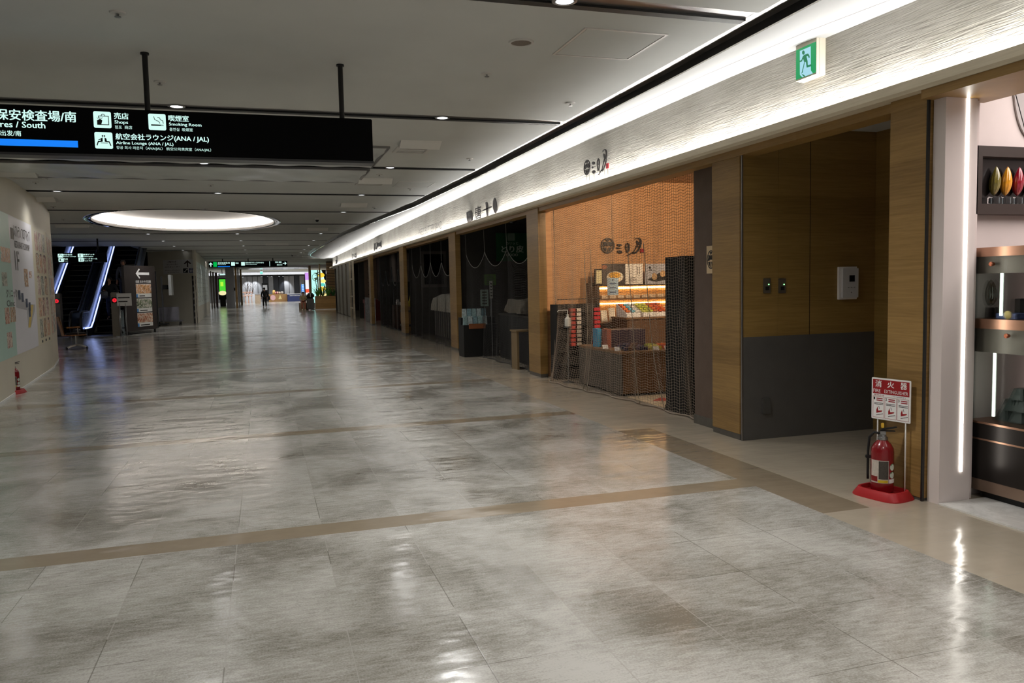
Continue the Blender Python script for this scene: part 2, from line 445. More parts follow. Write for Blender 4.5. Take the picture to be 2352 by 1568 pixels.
for a, b in zip(Ys, Ys[1:]):
    p = [Vector((lerp_tab(SOF, t), t, 0)) for t in (a, b)]
    eb.add([(p[0].x-.012, a, 3.548), (p[1].x-.012, b, 3.548), (p[1].x-.012, b, 3.622), (p[0].x-.012, a, 3.622), (p[0].x+.012, a, 3.548), (p[1].x+.012, b, 3.548)], [(0, 1, 2, 3), (0, 4, 5, 1)])
    if b < 54:
        q = [(lerp_tab(SI, t), t, lerp_tab(ZT, t)) for t in (a, b)]
        gl.add([(q[0][0]-.004, a, q[0][2]-.0015), (q[1][0]-.004, b, q[1][2]-.0015), (q[1][0]+.006, b, q[1][2]-.0015), (q[0][0]+.006, a, q[0][2]-.0015)], [(0, 1, 2, 3)])
struct(eb.build('trim_3', m_blackg)); struct(gl.build('trim_4', mat('groove_grey', (130, 128, 128), .6, var=0)))

# ---- plaster fascia with combed strokes, and its wooden ledge
def plaster():
    n = NT('combed_plaster'); P, x, y, z = n.pos()
    s = n.noise(n.scaled(1.5, 1.2, 30), 1.6, 4, .62, 1.2); b = n.noise(n.scaled(1, 1.0, 2), 1.3, 4, .6)
    n.link(n.ramp(b, [(.3, lin((140, 136, 126))), (.62, lin((161, 157, 148)))]), n.b.inputs['Base Color'])
    n.b.inputs['Roughness'].default_value = .85
    n.bump(n.math('MULTIPLY', s, n.math('MULTIPLY', b, 1.3)), .75, .035); return n.m
FX = 4.55
fa = MB(); fy = [.2]+[y for y in Ys if .5 < y < 54]+[55]
fa.add([v for y in fy for v in ((FX, y, 2.95), (FX, y, lerp_tab(ZT, y)+.03), (FX+.1, y, lerp_tab(ZT, y)+.03), (FX+.1, y, 2.95))],
       [(4*i+j, 4*i+4+j, 4*i+4+(j+1) % 4, 4*i+(j+1) % 4) for i in range(len(fy)-1) for j in range(4)]+[(0, 1, 2, 3), tuple(4*len(fy)-4+j for j in range(4))])
struct(fa.build('wall_fascia', plaster()))
le = MB()
prof = [(4.415, 2.955), (4.42, 3.022), (4.44, 3.022), (4.445, 2.975), (4.55, 2.975), (4.55, 2.93), (4.43, 2.93)]
yy0, yy1 = .2, 55.2
le.add([(x, y, z) for y in (yy0, yy1) for x, z in prof], [(i, (i+1) % 7, 7+(i+1) % 7, 7+i) for i in range(7)]+[tuple(range(7)), tuple(range(7, 14))])
le.prism([(4.42, 55.2, 2.93), (4.7, 55.2, 2.93), (4.72, 56.6, 2.93), (4.42, 56.2, 2.93)], (0, 0, .085))
struct(le.build('trim_5', m_woodl))
hd = MB().box((4.44, .2, 2.868), (5.0, 4.5, 2.929)).box((4.551, 4.5, 2.86), (4.75, 6.0, 2.93)).box((4.55, 6.0, 2.86), (4.75, 55, 2.93))
struct(hd.build('trim_6', m_wood))

# ---- shop shells behind the row of posts
sh = MB()
sh.box((9.2, -6, 0), (9.4, 57, 4.5))
sh.box((4.66, 13.8, 3.12), (9.2, 55, 3.2))
struct(sh.build('wall_back', m_dark))
for i, (y0, y1, mm) in enumerate(((19.1, 19.25, m_darkg), (26.2, 26.35, m_darkg), (33.5, 33.6, m_darkg), (41.2, 41.3, m_darkg), (55, 55.3, m_darkg))):
    struct(MB().box((4.68, y0, 0), (9.2, y1, 3.12)).build('wall_partition', mm))
# warm shop shell
def orange():
    n = NT('warm_panel'); P, x, y, z = n.pos()
    g = n.noise(n.scaled(1.5, 1, 14), 2, 4, .6)
    n.link(n.ramp(g, [(.3, lin((176, 128, 84))), (.7, lin((200, 152, 106)))]), n.b.inputs['Base Color']); n.b.inputs['Roughness'].default_value = .6
    return n.m
m_orange = orange()
struct(MB().box((4.68, 12.95, 0), (9.2, 13.15, 3.6)).build('wall_partition', m_orange))
struct(MB().box((5.25, 7.85, 0), (9.2, 7.97, 3.6)).box((4.76, 7.97, 3.4), (9.2, 12.95, 3.6)).box((4.76, 7.0, 2.95), (4.86, 13.5, 3.6)).build('wall_shop', mat('shop_cream', (190, 160, 128), .7)))

def post(y0, y1, x0, x1, label, z=2.93):
    r = thing('wood_clad_post', ((x0+x1)/2, (y0+y1)/2, 0), label, 'post')
    MB().box((x0, y0, .06), (x1, y1, z), .004).build('cladding', m_wood, r)
    MB().box((x0+.006, y0+.006, 0), (x1-.002, y1-.006, .062)).build('kick_plate', m_kick, r)
    return r
post(12.86, 13.48, 4.53, 4.672, 'oak clad post between the warm lit shop and the shop with the green poster')
post(18.96, 19.68, 4.52, 4.65, 'oak clad post between the green poster shop and the shop with the sheet-covered counter')
post(26.05, 26.86, 4.44, 4.56, 'oak clad post between the sheet-covered counter and the shop with the striped barrel')
post(33.4, 34.0, 4.29, 4.42, 'oak clad post between the striped barrel shop and the shop with hanging banners')
pA = post(6.902, 7.418, 4.57, 4.995, 'broad oak clad post at the corner of the alcove beside the brown pillar', 2.93)
MB().box((4.566, 6.862, 0), (4.582, 6.878, 2.93)).build('corner_bead', mat('steel_edge', (150, 148, 146), .35, .9), pA)
bp = thing('brown_pillar', (4.9, 7.7, 0), 'brown rendered pillar left of the broad oak post, with a crest plaque', 'pillar')
MB().box((4.68, 7.42, .1), (5.25, 7.97, 2.93)).build('pillar_shaft', mat('brown_render', (98, 82, 72), .8, bump=.3, bs=120), bp)
MB().box((4.665, 7.42, 0), (5.24, 7.97, .1)).build('skirting', m_kick, bp)

# ---- alcove with service door
m_wains = mat('wainscot_grey', (84, 82, 79), .55, var=.06, bump=.1, bs=90)
zt = ony(1960, 301, 6.87).z; zw = ony(1850, 768, 6.87).z
w = MB().box((5.0, 6.87, zw), (6.2, 7.0, zt+.1)).box((4.585, 6.872, zw), (4.998, 6.9, zt+.1))
struct(w.build('wall_alcove', m_woodd))
struct(MB().box((4.585, 6.866, 0), (6.2, 6.99, zw)).build('baseboard_alcove', m_wains))
sx = ony(1860, 600, 6.87).x
struct(MB().box((sx-.003, 6.868, zw), (sx+.003, 6.8705, zt)).build('trim_7', mat('joint_dark', (40, 28, 14), .7, var=0)))
struct(MB().box((6.2, 6.62, 0), (6.4, 7.0, zt+.1)).box((6.2, 4.9, 2.25), (6.4, 6.62, zt+.1)).box((6.2, 4.5, 0), (6.4, 5.3, 2.25)).build('wall_alcove_back', m_woodd))
dr = struct(MB().box((6.24, 5.34, 0), (6.3, 6.58, 2.21)).build('door_1', wood('door_veneer', (70, 50, 28), (92, 68, 38))))
MB().box((6.2, 6.57, 0), (6.26, 6.63, 2.26)).box((6.2, 5.29, 0), (6.26, 5.35, 2.26)).box((6.2, 5.29, 2.2), (6.26, 6.63, 2.26)).build('door_frame', mat('door_frame_dark', (58, 44, 28), .5), dr)
struct(MB().box((4.76, 4.5, zt), (6.4, 6.99, zt+.08)).build('ceiling_alcove', m_ceil))
pl = thing('wood_clad_pilaster', (4.6, 4.7, 0), 'oak clad pilaster behind the red fire extinguisher, right of the alcove', 'pilaster')
MB().box((4.51, 4.505, .02), (4.82, 4.86, 2.93), .003).build('cladding', m_wood, pl)
MB().box((4.515, 4.51, 0), (4.81, 4.85, .02)).build('kick_plate', m_kick, pl)
MB().box((4.503, 4.497, 0), (4.522, 4.512, 2.93)).build('edge_trim', mat('steel_dark', (62, 62, 62), .4, .8), pl)
struct(MB().box((4.84, 4.52, 0), (9.2, 4.62, 3.6)).build('wall_shop_end', mat('pink_white', (222, 208, 204), .7, var=.02)))

# ---- hoarding on the left (angled away), printed floor guide on it
H0, H1, H2 = Vector((-3.1, 6.5, 0)), Vector((-4.47, 19.5, 0)), Vector((-4.95, 22.1, 0))
m_hoard = mat('hoarding_white', (214, 207, 190), .55, var=.03, vs=1)
def wallseg(mb, a, b, z0, z1, t=.08):
    d = (b-a).normalized(); nrm = Vector((-d.y, d.x, 0))
    return mb.prism([a+Vector((0, 0, z0)), b+Vector((0, 0, z0)), b+nrm*t+Vector((0, 0, z0)), a+nrm*t+Vector((0, 0, z0))], (0, 0, z1-z0))
hb = MB(); wallseg(hb, H0, H1, 0, ZC); wallseg(hb, H1, H2, 0, ZC)
hb.prism([H2, H2+Vector((-3, .5, 0)), H2+Vector((-3, .4, 0)), H2+Vector((-.1, -.1, 0))], (0, 0, ZC))
struct(hb.build('wall_left', m_hoard))
sk = MB(); off = Vector((.012, 0, 0))
wallseg(sk, H0+off, H1+off, 0, .035, .012); wallseg(sk, H1+off, H2+off, 0, .035, .012)
struct(sk.build('baseboard_left', mat('skirting_white', (240, 240, 238), .4, var=0)))
struct(MB().box((-9, -6, 0), (-8.9, 8, ZC)).build('wall_left_near', m_hoard))

# ---- second hoarding past the escalators
G0, G1, G2 = Vector((-5.5, 43.5, 0)), Vector((-3.17, 41.9, 0)), Vector((-3.85, 63.0, 0))
m_h2 = mat('hoarding_cream', (196, 190, 174), .55, var=.03, vs=1)
hb = MB(); wallseg(hb, G0, G1, 0, ZC, .1); wallseg(hb, G1, G2, 0, ZC, .1)
struct(hb.build('wall_left_far', m_h2))
struct(MB().box((-13.9, 34, 0), (-13.8, 118, ZC)).build('wall_left_end', m_dark))
# escalator well: dark enclosure rising above the ceiling
ew = MB().box((-10.5, 52, 0), (-5.4, 52.2, 11)).box((-10.6, 38.1, 0), (-10.5, 52, 11)).box((-5.5, 44.0, 0), (-5.4, 52, 11)).box((-5.5, 38.1, 3.7), (-5.4, 52, 11)).box((-10.5, 38.1, 11), (-5.4, 52.2, 11.1)).box((-10.5, 38.0, 3.62), (-5.4, 38.1, 11))
struct(ew.build('wall_escalator_well', mat('well_dark', (24, 24, 27), .6)))
struct(MB().box((-5.4, 46.5, 0), (-5.2, 63, ZC)).build('wall_recess', mat('recess_grey', (120, 118, 112), .7)))
# far end
struct(MB().box((-13.8, 110, 0), (9.4, 110.2, ZC)).build('wall_far', mat('far_grey', (170, 170, 172), .6)))
struct(MB().box((9.3, 57, 0), (9.4, 110, ZC)).build('wall_right_far', mat('far_wood', (96, 70, 46), .6)))

# ---- oval light dome
dm = thing('oval_light_dome', (ECX, ECY, 3.6), 'large glowing oval light recess in the ceiling with dark rim', 'ceiling light')
def ering(mb, prof, k=72):
    vs = [(ECX+(EA+d)*cos(2*pi*j/k), ECY+(EB+d)*sin(2*pi*j/k), z) for d, z in prof for j in range(k)]
    n = len(prof)
    return mb.add(vs, [(i*k+j, i*k+(j+1) % k, (i+1)*k+(j+1) % k, (i+1)*k+j) for i in range(n-1) for j in range(k)])
ering(MB(), [(.03, 3.6), (.0, 3.585), (-.14, 3.60), (-.16, 3.62)]).build('rim', m_blackg, dm, smooth=True)
m_dome = mat('dome_white', (238, 234, 230), .8, var=0)
ering(MB(), [(-.16, 3.6), (-.15, 3.64), (-.15, 3.68), (.25, 3.69), (.33, 3.72), (.33, 3.84), (.26, 3.91), (.1, 3.94), (-.7, 3.945), (-1.6, 3.945)]).add([(ECX+(EA-1.59)*cos(2*pi*j/72), ECY+(EB-1.59)*sin(2*pi*j/72), 3.945) for j in range(72)], [tuple(range(72))]).build('dome_shell', m_dome, dm, smooth=True)
ering(MB(), [(.17, 3.71), (.29, 3.73), (.29, 3.745), (.17, 3.725), (.17, 3.71)]).build('led_ring', emitter('dome_led', (255, 250, 244), 26, (240, 240, 240)), dm)
# ================================================================== SIGNS
m_signblk = mat('sign_black', (3, 3, 4), .5, var=0, spec=.1)
m_lit = emitter('lit_white', (214, 255, 246), 1.0)
m_litblue = emitter('lit_blue', (18, 130, 250), 1.0)
m_pict = mat('pictogram_black', (10, 14, 14), .6, var=0)
def Yfr(y): return Fr((0, y, 0), (1, 0, 0), (0, 0, 1))
def txY(mb, y, s, xl, xr, yt, yb, bold=.012, slope=.026, right=False, c=.004, sq=1.):
    """a line of lettering on the plane facing the viewer at depth y, from frame positions at its left (or right) end"""
    fr = Yfr(y); x = xr if right else xl
    lo = ony(x, yb, y); hi = ony(x, yt, y)
    if right: return puth(mb, fr, s, lo.x, lo.z, hi.z-lo.z, bold, c, right=True, squeeze=sq)
    return put(mb, fr, s, lo.x, lo.z, ony(xr, yb+slope*(xr-xl), y).x, hi.z, bold, c)
def icon_shop(mb, fr, a, b, s):
    fr.line(mb, [(a+.34*s, b+.2*s), (a+.85*s, b+.2*s), (a+.85*s, b+.72*s), (a+.30*s, b+.72*s), (a+.30*s, b+.6*s)], .04*s, .006, .008)
    fr.ring(mb, a+.55*s, b+.72*s, .12*s, .14*s, .035*s, .006, .008, 12, 0, pi)
    fr.poly(mb, [(a+.2*s, b+.18*s), (a+.42*s, b+.18*s), (a+.5*s, b+.45*s), (a+.38*s, b+.55*s), (a+.2*s, b+.45*s)], .006, .008)
    for k in range(5): fr.line(mb, [(a+(.25+.05*k)*s, b+.55*s), (a+(.2+.08*k)*s, b+.64*s)], .02*s, .006, .008)
def icon_smoke(mb, fr, a, b, s):
    fr.rect(mb, a+.15*s, b+.26*s, a+.72*s, b+.34*s, .006, .008)
    for k in (.75, .82): fr.rect(mb, a+k*s, b+.26*s, a+(k+.04)*s, b+.34*s, .006, .008)
    fr.line(mb, [(a+.33*s, b+.82*s), (a+.36*s, b+.66*s), (a+.48*s, b+.58*s), (a+.6*s, b+.54*s), (a+.66*s, b+.42*s)], .035*s, .006, .008)
    fr.line(mb, [(a+.55*s, b+.78*s), (a+.66*s, b+.76*s), (a+.7*s, b+.64*s), (a+.84*s, b+.58*s), (a+.86*s, b+.42*s)], .035*s, .006, .008)
def icon_lounge(mb, fr, a, b, s):
    fr.line(mb, [(a+.34*s, b+.34*s), (a+.72*s, b+.34*s)], .03*s, .006, .008)
    for x, d in ((.45, -1), (.56, 1)):
        fr.ell(mb, a+x*s, b+.77*s, .045*s, .05*s, .006, .008, 12)
        fr.poly(mb, [(a+x*s, b+.68*s), (a+(x+d*.1)*s, b+.62*s), (a+(x+d*.13)*s, b+.42*s), (a+(x-.0*d)*s, b+.42*s)], .006, .008)
        fr.line(mb, [(a+(x+d*.06)*s, b+.44*s), (a+(x+d*.25)*s, b+.42*s), (a+(x+d*.33)*s, b+.2*s)], .06*s, .006, .008)
    fr.line(mb, [(a+.38*s, b+.6*s), (a+.22*s, b+.52*s)], .04*s, .006, .008)
SY = 7.15
sg = thing('directional_sign', (-.9, SY+.08, 2.9), 'large black hanging sign lit with airport directions and three white pictograms', 'sign')
tr = ony(854.4, 273.5, SY); br = ony(857.4, 370, SY)
fs_ = Yfr(SY)
MB().box((-3.3, SY, br.z), (tr.x, SY+.16, tr.z), .006).build('sign_box', m_signblk, sg)
MB().box((-3.3, SY-.004, br.z-.02), (tr.x+.003, SY+.166, br.z)).build('lower_rail', mat('rail_grey', (70, 70, 72), .35, .6), sg)
t = MB(); txY(t, SY, '出発 保安検査場/南', 0, 175.5, 257, 281.5, .02, right=True); t.build('lettering', m_lit, sg)
t = MB(); txY(t, SY, 'Departures / South', 0, 104.6, 281.5, 299.5, .02, right=True, sq=1.08); t.build('lettering', m_lit, sg)
t = MB(); txY(t, SY, '출발/남  出发/南', 0, 49.3, 300.5, 313, .012, right=True); t.build('lettering', m_lit, sg)
t = MB(); txY(t, SY, '売店', 262.5, 295.5, 258.7, 273.5, .02); t.build('lettering', m_lit, sg)
t = MB(); txY(t, SY, 'Shops', 263.6, 294.4, 276.5, 286, .02); t.build('lettering', m_lit, sg)
t = MB(); txY(t, SY, '점포  商店', 264.2, 304, 287.8, 295.6, .006); t.build('lettering', m_lit, sg)
t = MB(); txY(t, SY, '喫煙室', 387.3, 433.7, 264.5, 278.3, .02); t.build('lettering', m_lit, sg)
t = MB(); txY(t, SY, 'Smoking Room', 388.6, 463, 281.6, 290.3, .02); t.build('lettering', m_lit, sg)
t = MB(); txY(t, SY, '흡연실  吸烟室', 389.5, 443.2, 293, 300.6, .006); t.build('lettering', m_lit, sg)
t = MB(); txY(t, SY, '航空会社ラウンジ(ANA / JAL)', 266.2, 480, 306, 322.5, .02); t.build('lettering', m_lit, sg)
t = MB(); txY(t, SY, 'Airline Lounge (ANA / JAL)', 267.2, 398.6, 324.2, 333, .02); t.build('lettering', m_lit, sg)
t = MB(); txY(t, SY, '항공 회사 라운지（ANA/JAL） 航空公司贵宾室（ANA/JAL）', 267.9, 485, 334.8, 343.4, .006); t.build('lettering', m_lit, sg)
p0 = ony(179.6, 338.6, SY); p1 = ony(179.6, 323.7, SY)
fs_.rect(MB(), -3.0, p0.z, p0.x, p1.z, .001, .004).build('blue_bar', m_litblue, sg)
for nm, fn, (xl, yt, xr, yb) in (('shop_pictogram', icon_shop, (216, 255.7, 256.5, 293.2)), ('smoking_pictogram', icon_smoke, (342, 261, 382, 298.2)), ('lounge_pictogram', icon_lounge, (219, 303.3, 260, 340.8))):
    a = ony(xl, yb, SY); b = ony(xl, yt, SY); c = ony(xr, yb, SY)
    q = fs_.rrect(MB(), a.x, a.z, c.x, b.z, .012, .001, .005).build(nm, m_lit, sg)
    mb = MB(); fn(mb, fs_, a.x, a.z, b.z-a.z); mb.build('pictogram_figure', m_pict, q)
for u, v in ((331.8, 117), (781, 146)):
    h = ony(u, v, SY+.08)
    MB().lathe([(.022, tr.z), (.022, 3.585), (.034, 3.585), (.034, 3.6)], (h.x, SY+.08, 0), 16).build('hanging_pole', m_black, sg, smooth='auto')

# ---- fascia lettering, standing just proud of the plaster
XF = FX-.03
def wallfr(x): return Fr((x, 0, 0), (0, -1, 0), (0, 0, 1))
WF = wallfr(XF)
def trc(pts, x=XF): return [(-p.y, p.z) for p in (onx(u, v, x) for u, v in pts)]
m_ink = mat('sign_ink', (28, 22, 22), .5, var=0)
m_seal = mat('seal_red', (150, 24, 34), .5, var=0)
def crest(mb, fr, a, b, ra, rb, c0=0, c1=.01):
    fr.ring(mb, a, b, ra, rb, .13*min(ra, rb), c0, c1, 36)
    for tri in (((-.72, .48), (-.06, .48), (-.39, -.12)), ((.72, .48), (.06, .48), (.39, -.12)), ((-.34, .82), (.34, .82), (0, .5)), ((-.3, -.02), (.3, -.02), (0, .42)),
                ((-.82, -.1), (-.45, -.12), (-.62, .3)), ((.82, -.1), (.45, -.12), (.62, .3)), ((-.7, -.24), (-.1, -.24), (-.3, -.78)), ((.7, -.24), (.1, -.24), (.3, -.78)), ((-.1, -.86), (.1, -.86), (0, -.4))):
        fr.poly(mb, [(a+x*ra, b+y*rb) for x, y in tri], c0, c1)
K = 15.68
def q3(pts): return trc([(1320+x/K, 330+y/K) for x, y in pts])
def blob(x, y, rx, ry, k=14): return [(x+rx*cos(2*pi*i/k), y+ry*sin(2*pi*i/k)) for i in range(k)]
LOGO = [q3(blob(690, 697, 48, 56)), q3([(630, 815), (650, 812), (690, 832), (750, 818), (750, 832), (690, 855), (655, 888), (628, 872)]), q3(blob(700, 1015, 56, 64)),
        q3([(845, 540), (865, 525), (895, 560), (912, 700), (905, 850), (885, 970), (838, 985), (835, 905), (868, 890), (880, 760), (876, 620), (850, 560)]),
        q3([(830, 575), (815, 640), (812, 740), (822, 850), (838, 920), (848, 905), (834, 840), (828, 740), (834, 640), (848, 570)]), q3([(825, 722), (880, 718), (880, 748), (825, 752)]),
        q3([(1010, 300), (1040, 235), (1090, 190), (1140, 210), (1172, 300), (1175, 450), (1150, 640), (1110, 820), (1060, 950), (1010, 1005), (965, 985), (970, 940), (1000, 950), (1050, 880), (1090, 760), (1125, 620), (1135, 450), (1130, 300), (1095, 225), (1060, 240), (1030, 290)]),
        q3([(1060, 350), (1100, 390), (1132, 420), (1127, 540), (1075, 520), (1045, 400)]), q3([(1040, 620), (1130, 613), (1130, 643), (1035, 640)]),
        q3([(1080, 520), (1065, 600), (1030, 740), (985, 930), (975, 960), (992, 960), (1012, 880), (1047, 740), (1082, 600), (1094, 530)]),
        q3([(965, 940), (985, 960), (940, 1040), (880, 1125), (855, 1135), (850, 1120), (900, 1070)])]
SEAL = q3([(1145, 715), (1232, 690), (1230, 872), (1150, 900)])
oc = q3([(340, 880), (570, 830), (455, 580), (445, 1140)])
CA = ((oc[0][0]+oc[1][0])/2, (oc[2][1]+oc[3][1])/2, abs(oc[1][0]-oc[0][0])/2, abs(oc[2][1]-oc[3][1])/2)
lg = thing('fascia_sign', (XF, 10.3, 3.2), 'black brush-stroke sign with round crest and small red seal on the pale fascia', 'sign')
mb = MB(); crest(mb, WF, *CA); mb.build('crest', m_ink, lg)
mb = MB()
for p in LOGO: WF.poly(mb, p, 0, .01)
mb.build('brush_lettering', m_ink, lg)
WF.poly(MB(), SEAL, 0, .01).build('red_seal', m_seal, lg)
for x, y in ((440, 1130), (530, 1000), (712, 1075), (905, 900), (1078, 930), (1200, 890)):
    a, b = q3([(x, y)])[0]; MB().tube([WF.p(a, b, .004), WF.p(a, 2.975, .004)], .004, 5).build('support_rod', mat('rod_grey', (120, 118, 110), .4, .5), lg)

K4 = 19.6
def q4(pts): return trc([(1050+x/K4, 440+y/K4) for x, y in pts])
kt = thing('fascia_sign', (XF, 16.6, 3.2), 'dark block-letter sign with rounded box and speckled capsule on the pale fascia', 'sign')
WF.poly(MB(), q4([(430, 950), (450, 910), (640, 838), (665, 860), (690, 980), (715, 1300), (490, 1410), (450, 1200)]), 0, .01).build('name_box', m_ink, kt)
mb = MB()
b0 = q4([(500, 1120)])[0]; b1 = q4([(610, 930)])[0]; put(mb, WF, '揚立', b0[0], b0[1], b1[0], b1[1], .0, .012)
b0 = q4([(520, 1350)])[0]; b1 = q4([(640, 1170)])[0]; put(mb, WF, '唐揚', b0[0], b0[1], b1[0], b1[1], .0, .012)
mb.build('small_lettering', mat('dim_grey_ink', (110, 108, 104), .6, var=0), kt)
mb = MB(); b0 = q4([(805, 1300)])[0]; b1 = q4([(1090, 610)])[0]; put(mb, WF, '唐', b0[0], b0[1], b1[0], b1[1], .035, .008)
for p in ([(1290, 480), (1360, 455), (1400, 560), (1415, 1100), (1340, 1110), (1310, 700)], [(1160, 825), (1170, 885), (1570, 710), (1575, 685), (1540, 650)]): WF.poly(mb, q4(p), 0, .01)
mb.build('lettering', m_ink, kt)
WF.poly(MB(), q4([(1665, 330), (1710, 270), (1745, 320), (1790, 500), (1815, 680), (1822, 850), (1800, 940), (1755, 1000), (1690, 940), (1640, 760), (1625, 600), (1640, 420)]), 0, .012).build('capsule', m_ink, kt)
pb = thing('fascia_sign', (XF, 22, 3.2), 'thin grey capital letters of a biscuit shop on the pale fascia', 'sign')
mb = MB(); a = trc([(962.8, 542.4), (1015.7, 506.5)]); put(mb, WF, 'PRESS BUTTER SAND', a[0][0], a[0][1], a[1][0], a[1][1], 0, .01); mb.build('lettering', mat('letter_grey', (74, 72, 68), .5, var=0), pb)
K6 = 39.2
def q6(pts): return trc([(850+x/K6, 545+y/K6) for x, y in pts])
bs = thing('fascia_sign', (XF, 32, 3.25), 'black scrawled brush sign above the striped barrel shop', 'sign')
mb = MB()
for p in ([(345, 530), (420, 540), (440, 800), (480, 1040), (465, 1200), (405, 1220), (350, 1000), (375, 760)], [(480, 510), (540, 520), (550, 1080), (510, 1100), (500, 760)], [(590, 440), (650, 450), (690, 800), (650, 1090), (560, 1080), (600, 700)],
          [(700, 560), (760, 490), (850, 560), (840, 780), (700, 940), (690, 760)], [(845, 450), (930, 440), (980, 300), (1015, 300), (1045, 900), (1010, 900), (980, 800), (880, 840), (840, 700)], [(780, 1000), (1000, 920), (1050, 900), (1000, 980), (790, 1050)]):
    WF.poly(mb, q6(p), 0, .01)
mb.build('brush_lettering', m_ink, bs)
K7 = 33.6
def q7(pts): return trc([(762+x/K7, 570+y/K7) for x, y in pts])
s7 = thing('fascia_sign', (XF, 42, 3.25), 'slim grey vertical characters on the fascia above the hanging banners', 'sign')
mb = MB()
for p in ([(1570, 440), (1605, 430), (1615, 800), (1590, 815), (1570, 560)], [(1655, 440), (1670, 430), (1675, 560), (1655, 560)], [(1720, 400), (1745, 390), (1760, 700), (1700, 720), (1690, 600)], [(1800, 440), (1880, 340), (1890, 560), (1830, 560)], [(1820, 600), (1900, 590), (1905, 740), (1830, 750)]): WF.poly(mb, q7(p), 0, .01)
mb.build('lettering', m_ink, s7)
s8 = thing('fascia_sign', (XF, 52, 3.25), 'small dark logo at the far end of the fascia', 'sign')
mb = MB()
for p in ([(270, 940), (320, 920), (430, 880), (435, 1180), (280, 1240), (330, 1080)],): WF.poly(mb, q7(p), 0, .01)
mb.build('lettering', m_ink, s8)

# ---- exit sign on the fascia
ex = thing('exit_sign', (4.5, 5.8, 3.5), 'green emergency exit sign with running figure on the pale fascia', 'exit sign')
EX = 4.462; EF = Fr((EX, 0, 0), (0, -1, 0), (0, 0, 1))
def qe(pts): return trc([(1800+x/11.2, 60+y/11.2) for x, y in pts], EX)
E = qe([(310, 1430), (310, 520), (845, 280), (835, 1220), (310, 630), (835, 400), (320, 1385), (825, 1200)])
a0, a1 = E[0][0], E[2][0]; z0, z1 = E[0][1], E[1][1]
m_cream = mat('casing_cream', (216, 208, 190), .5, var=.02)
EF.rect(MB(), a0, z0, a1, z1, -.085, -.001).build('housing', m_cream, ex)
MB().box((EX+.03, -a1-.004, z0-.004), (4.56, -a0+.004, z1+.004)).build('wall_plate', m_cream, ex)
zt_, zb = E[4][1], E[6][1]
pan_ = EF.rect(MB(), a0+.006, zb, a1-.006, zt_, 0, .003).build('green_panel', emitter('exit_green', (0, 168, 96), .8), ex)
mb = MB(); EF.poly(mb, qe([(428, 640), (705, 520), (708, 1140), (760, 1215), (490, 1315), (430, 1255)]), .0032, .005)
mb.build('lit_doorway', emitter('exit_pale', (176, 232, 250), .85), ex)
mb = MB()
for p in (blob(523, 682, 33, 55), [(510, 780), (545, 740), (640, 705), (670, 740), (685, 800), (665, 825), (640, 770), (600, 780), (630, 900), (635, 1010), (720, 980), (735, 1005), (725, 1030), (610, 1070), (590, 930), (560, 920), (500, 1200), (470, 1225), (485, 1180), (545, 930), (515, 830), (485, 910), (430, 930), (430, 890), (470, 880)], [(475, 1240), (510, 1240), (570, 1280), (545, 1305)]):
    EF.poly(mb, qe(p), .0055, .007)
mb.build('running_figure', emitter('exit_figure', (0, 140, 92), .7), ex)

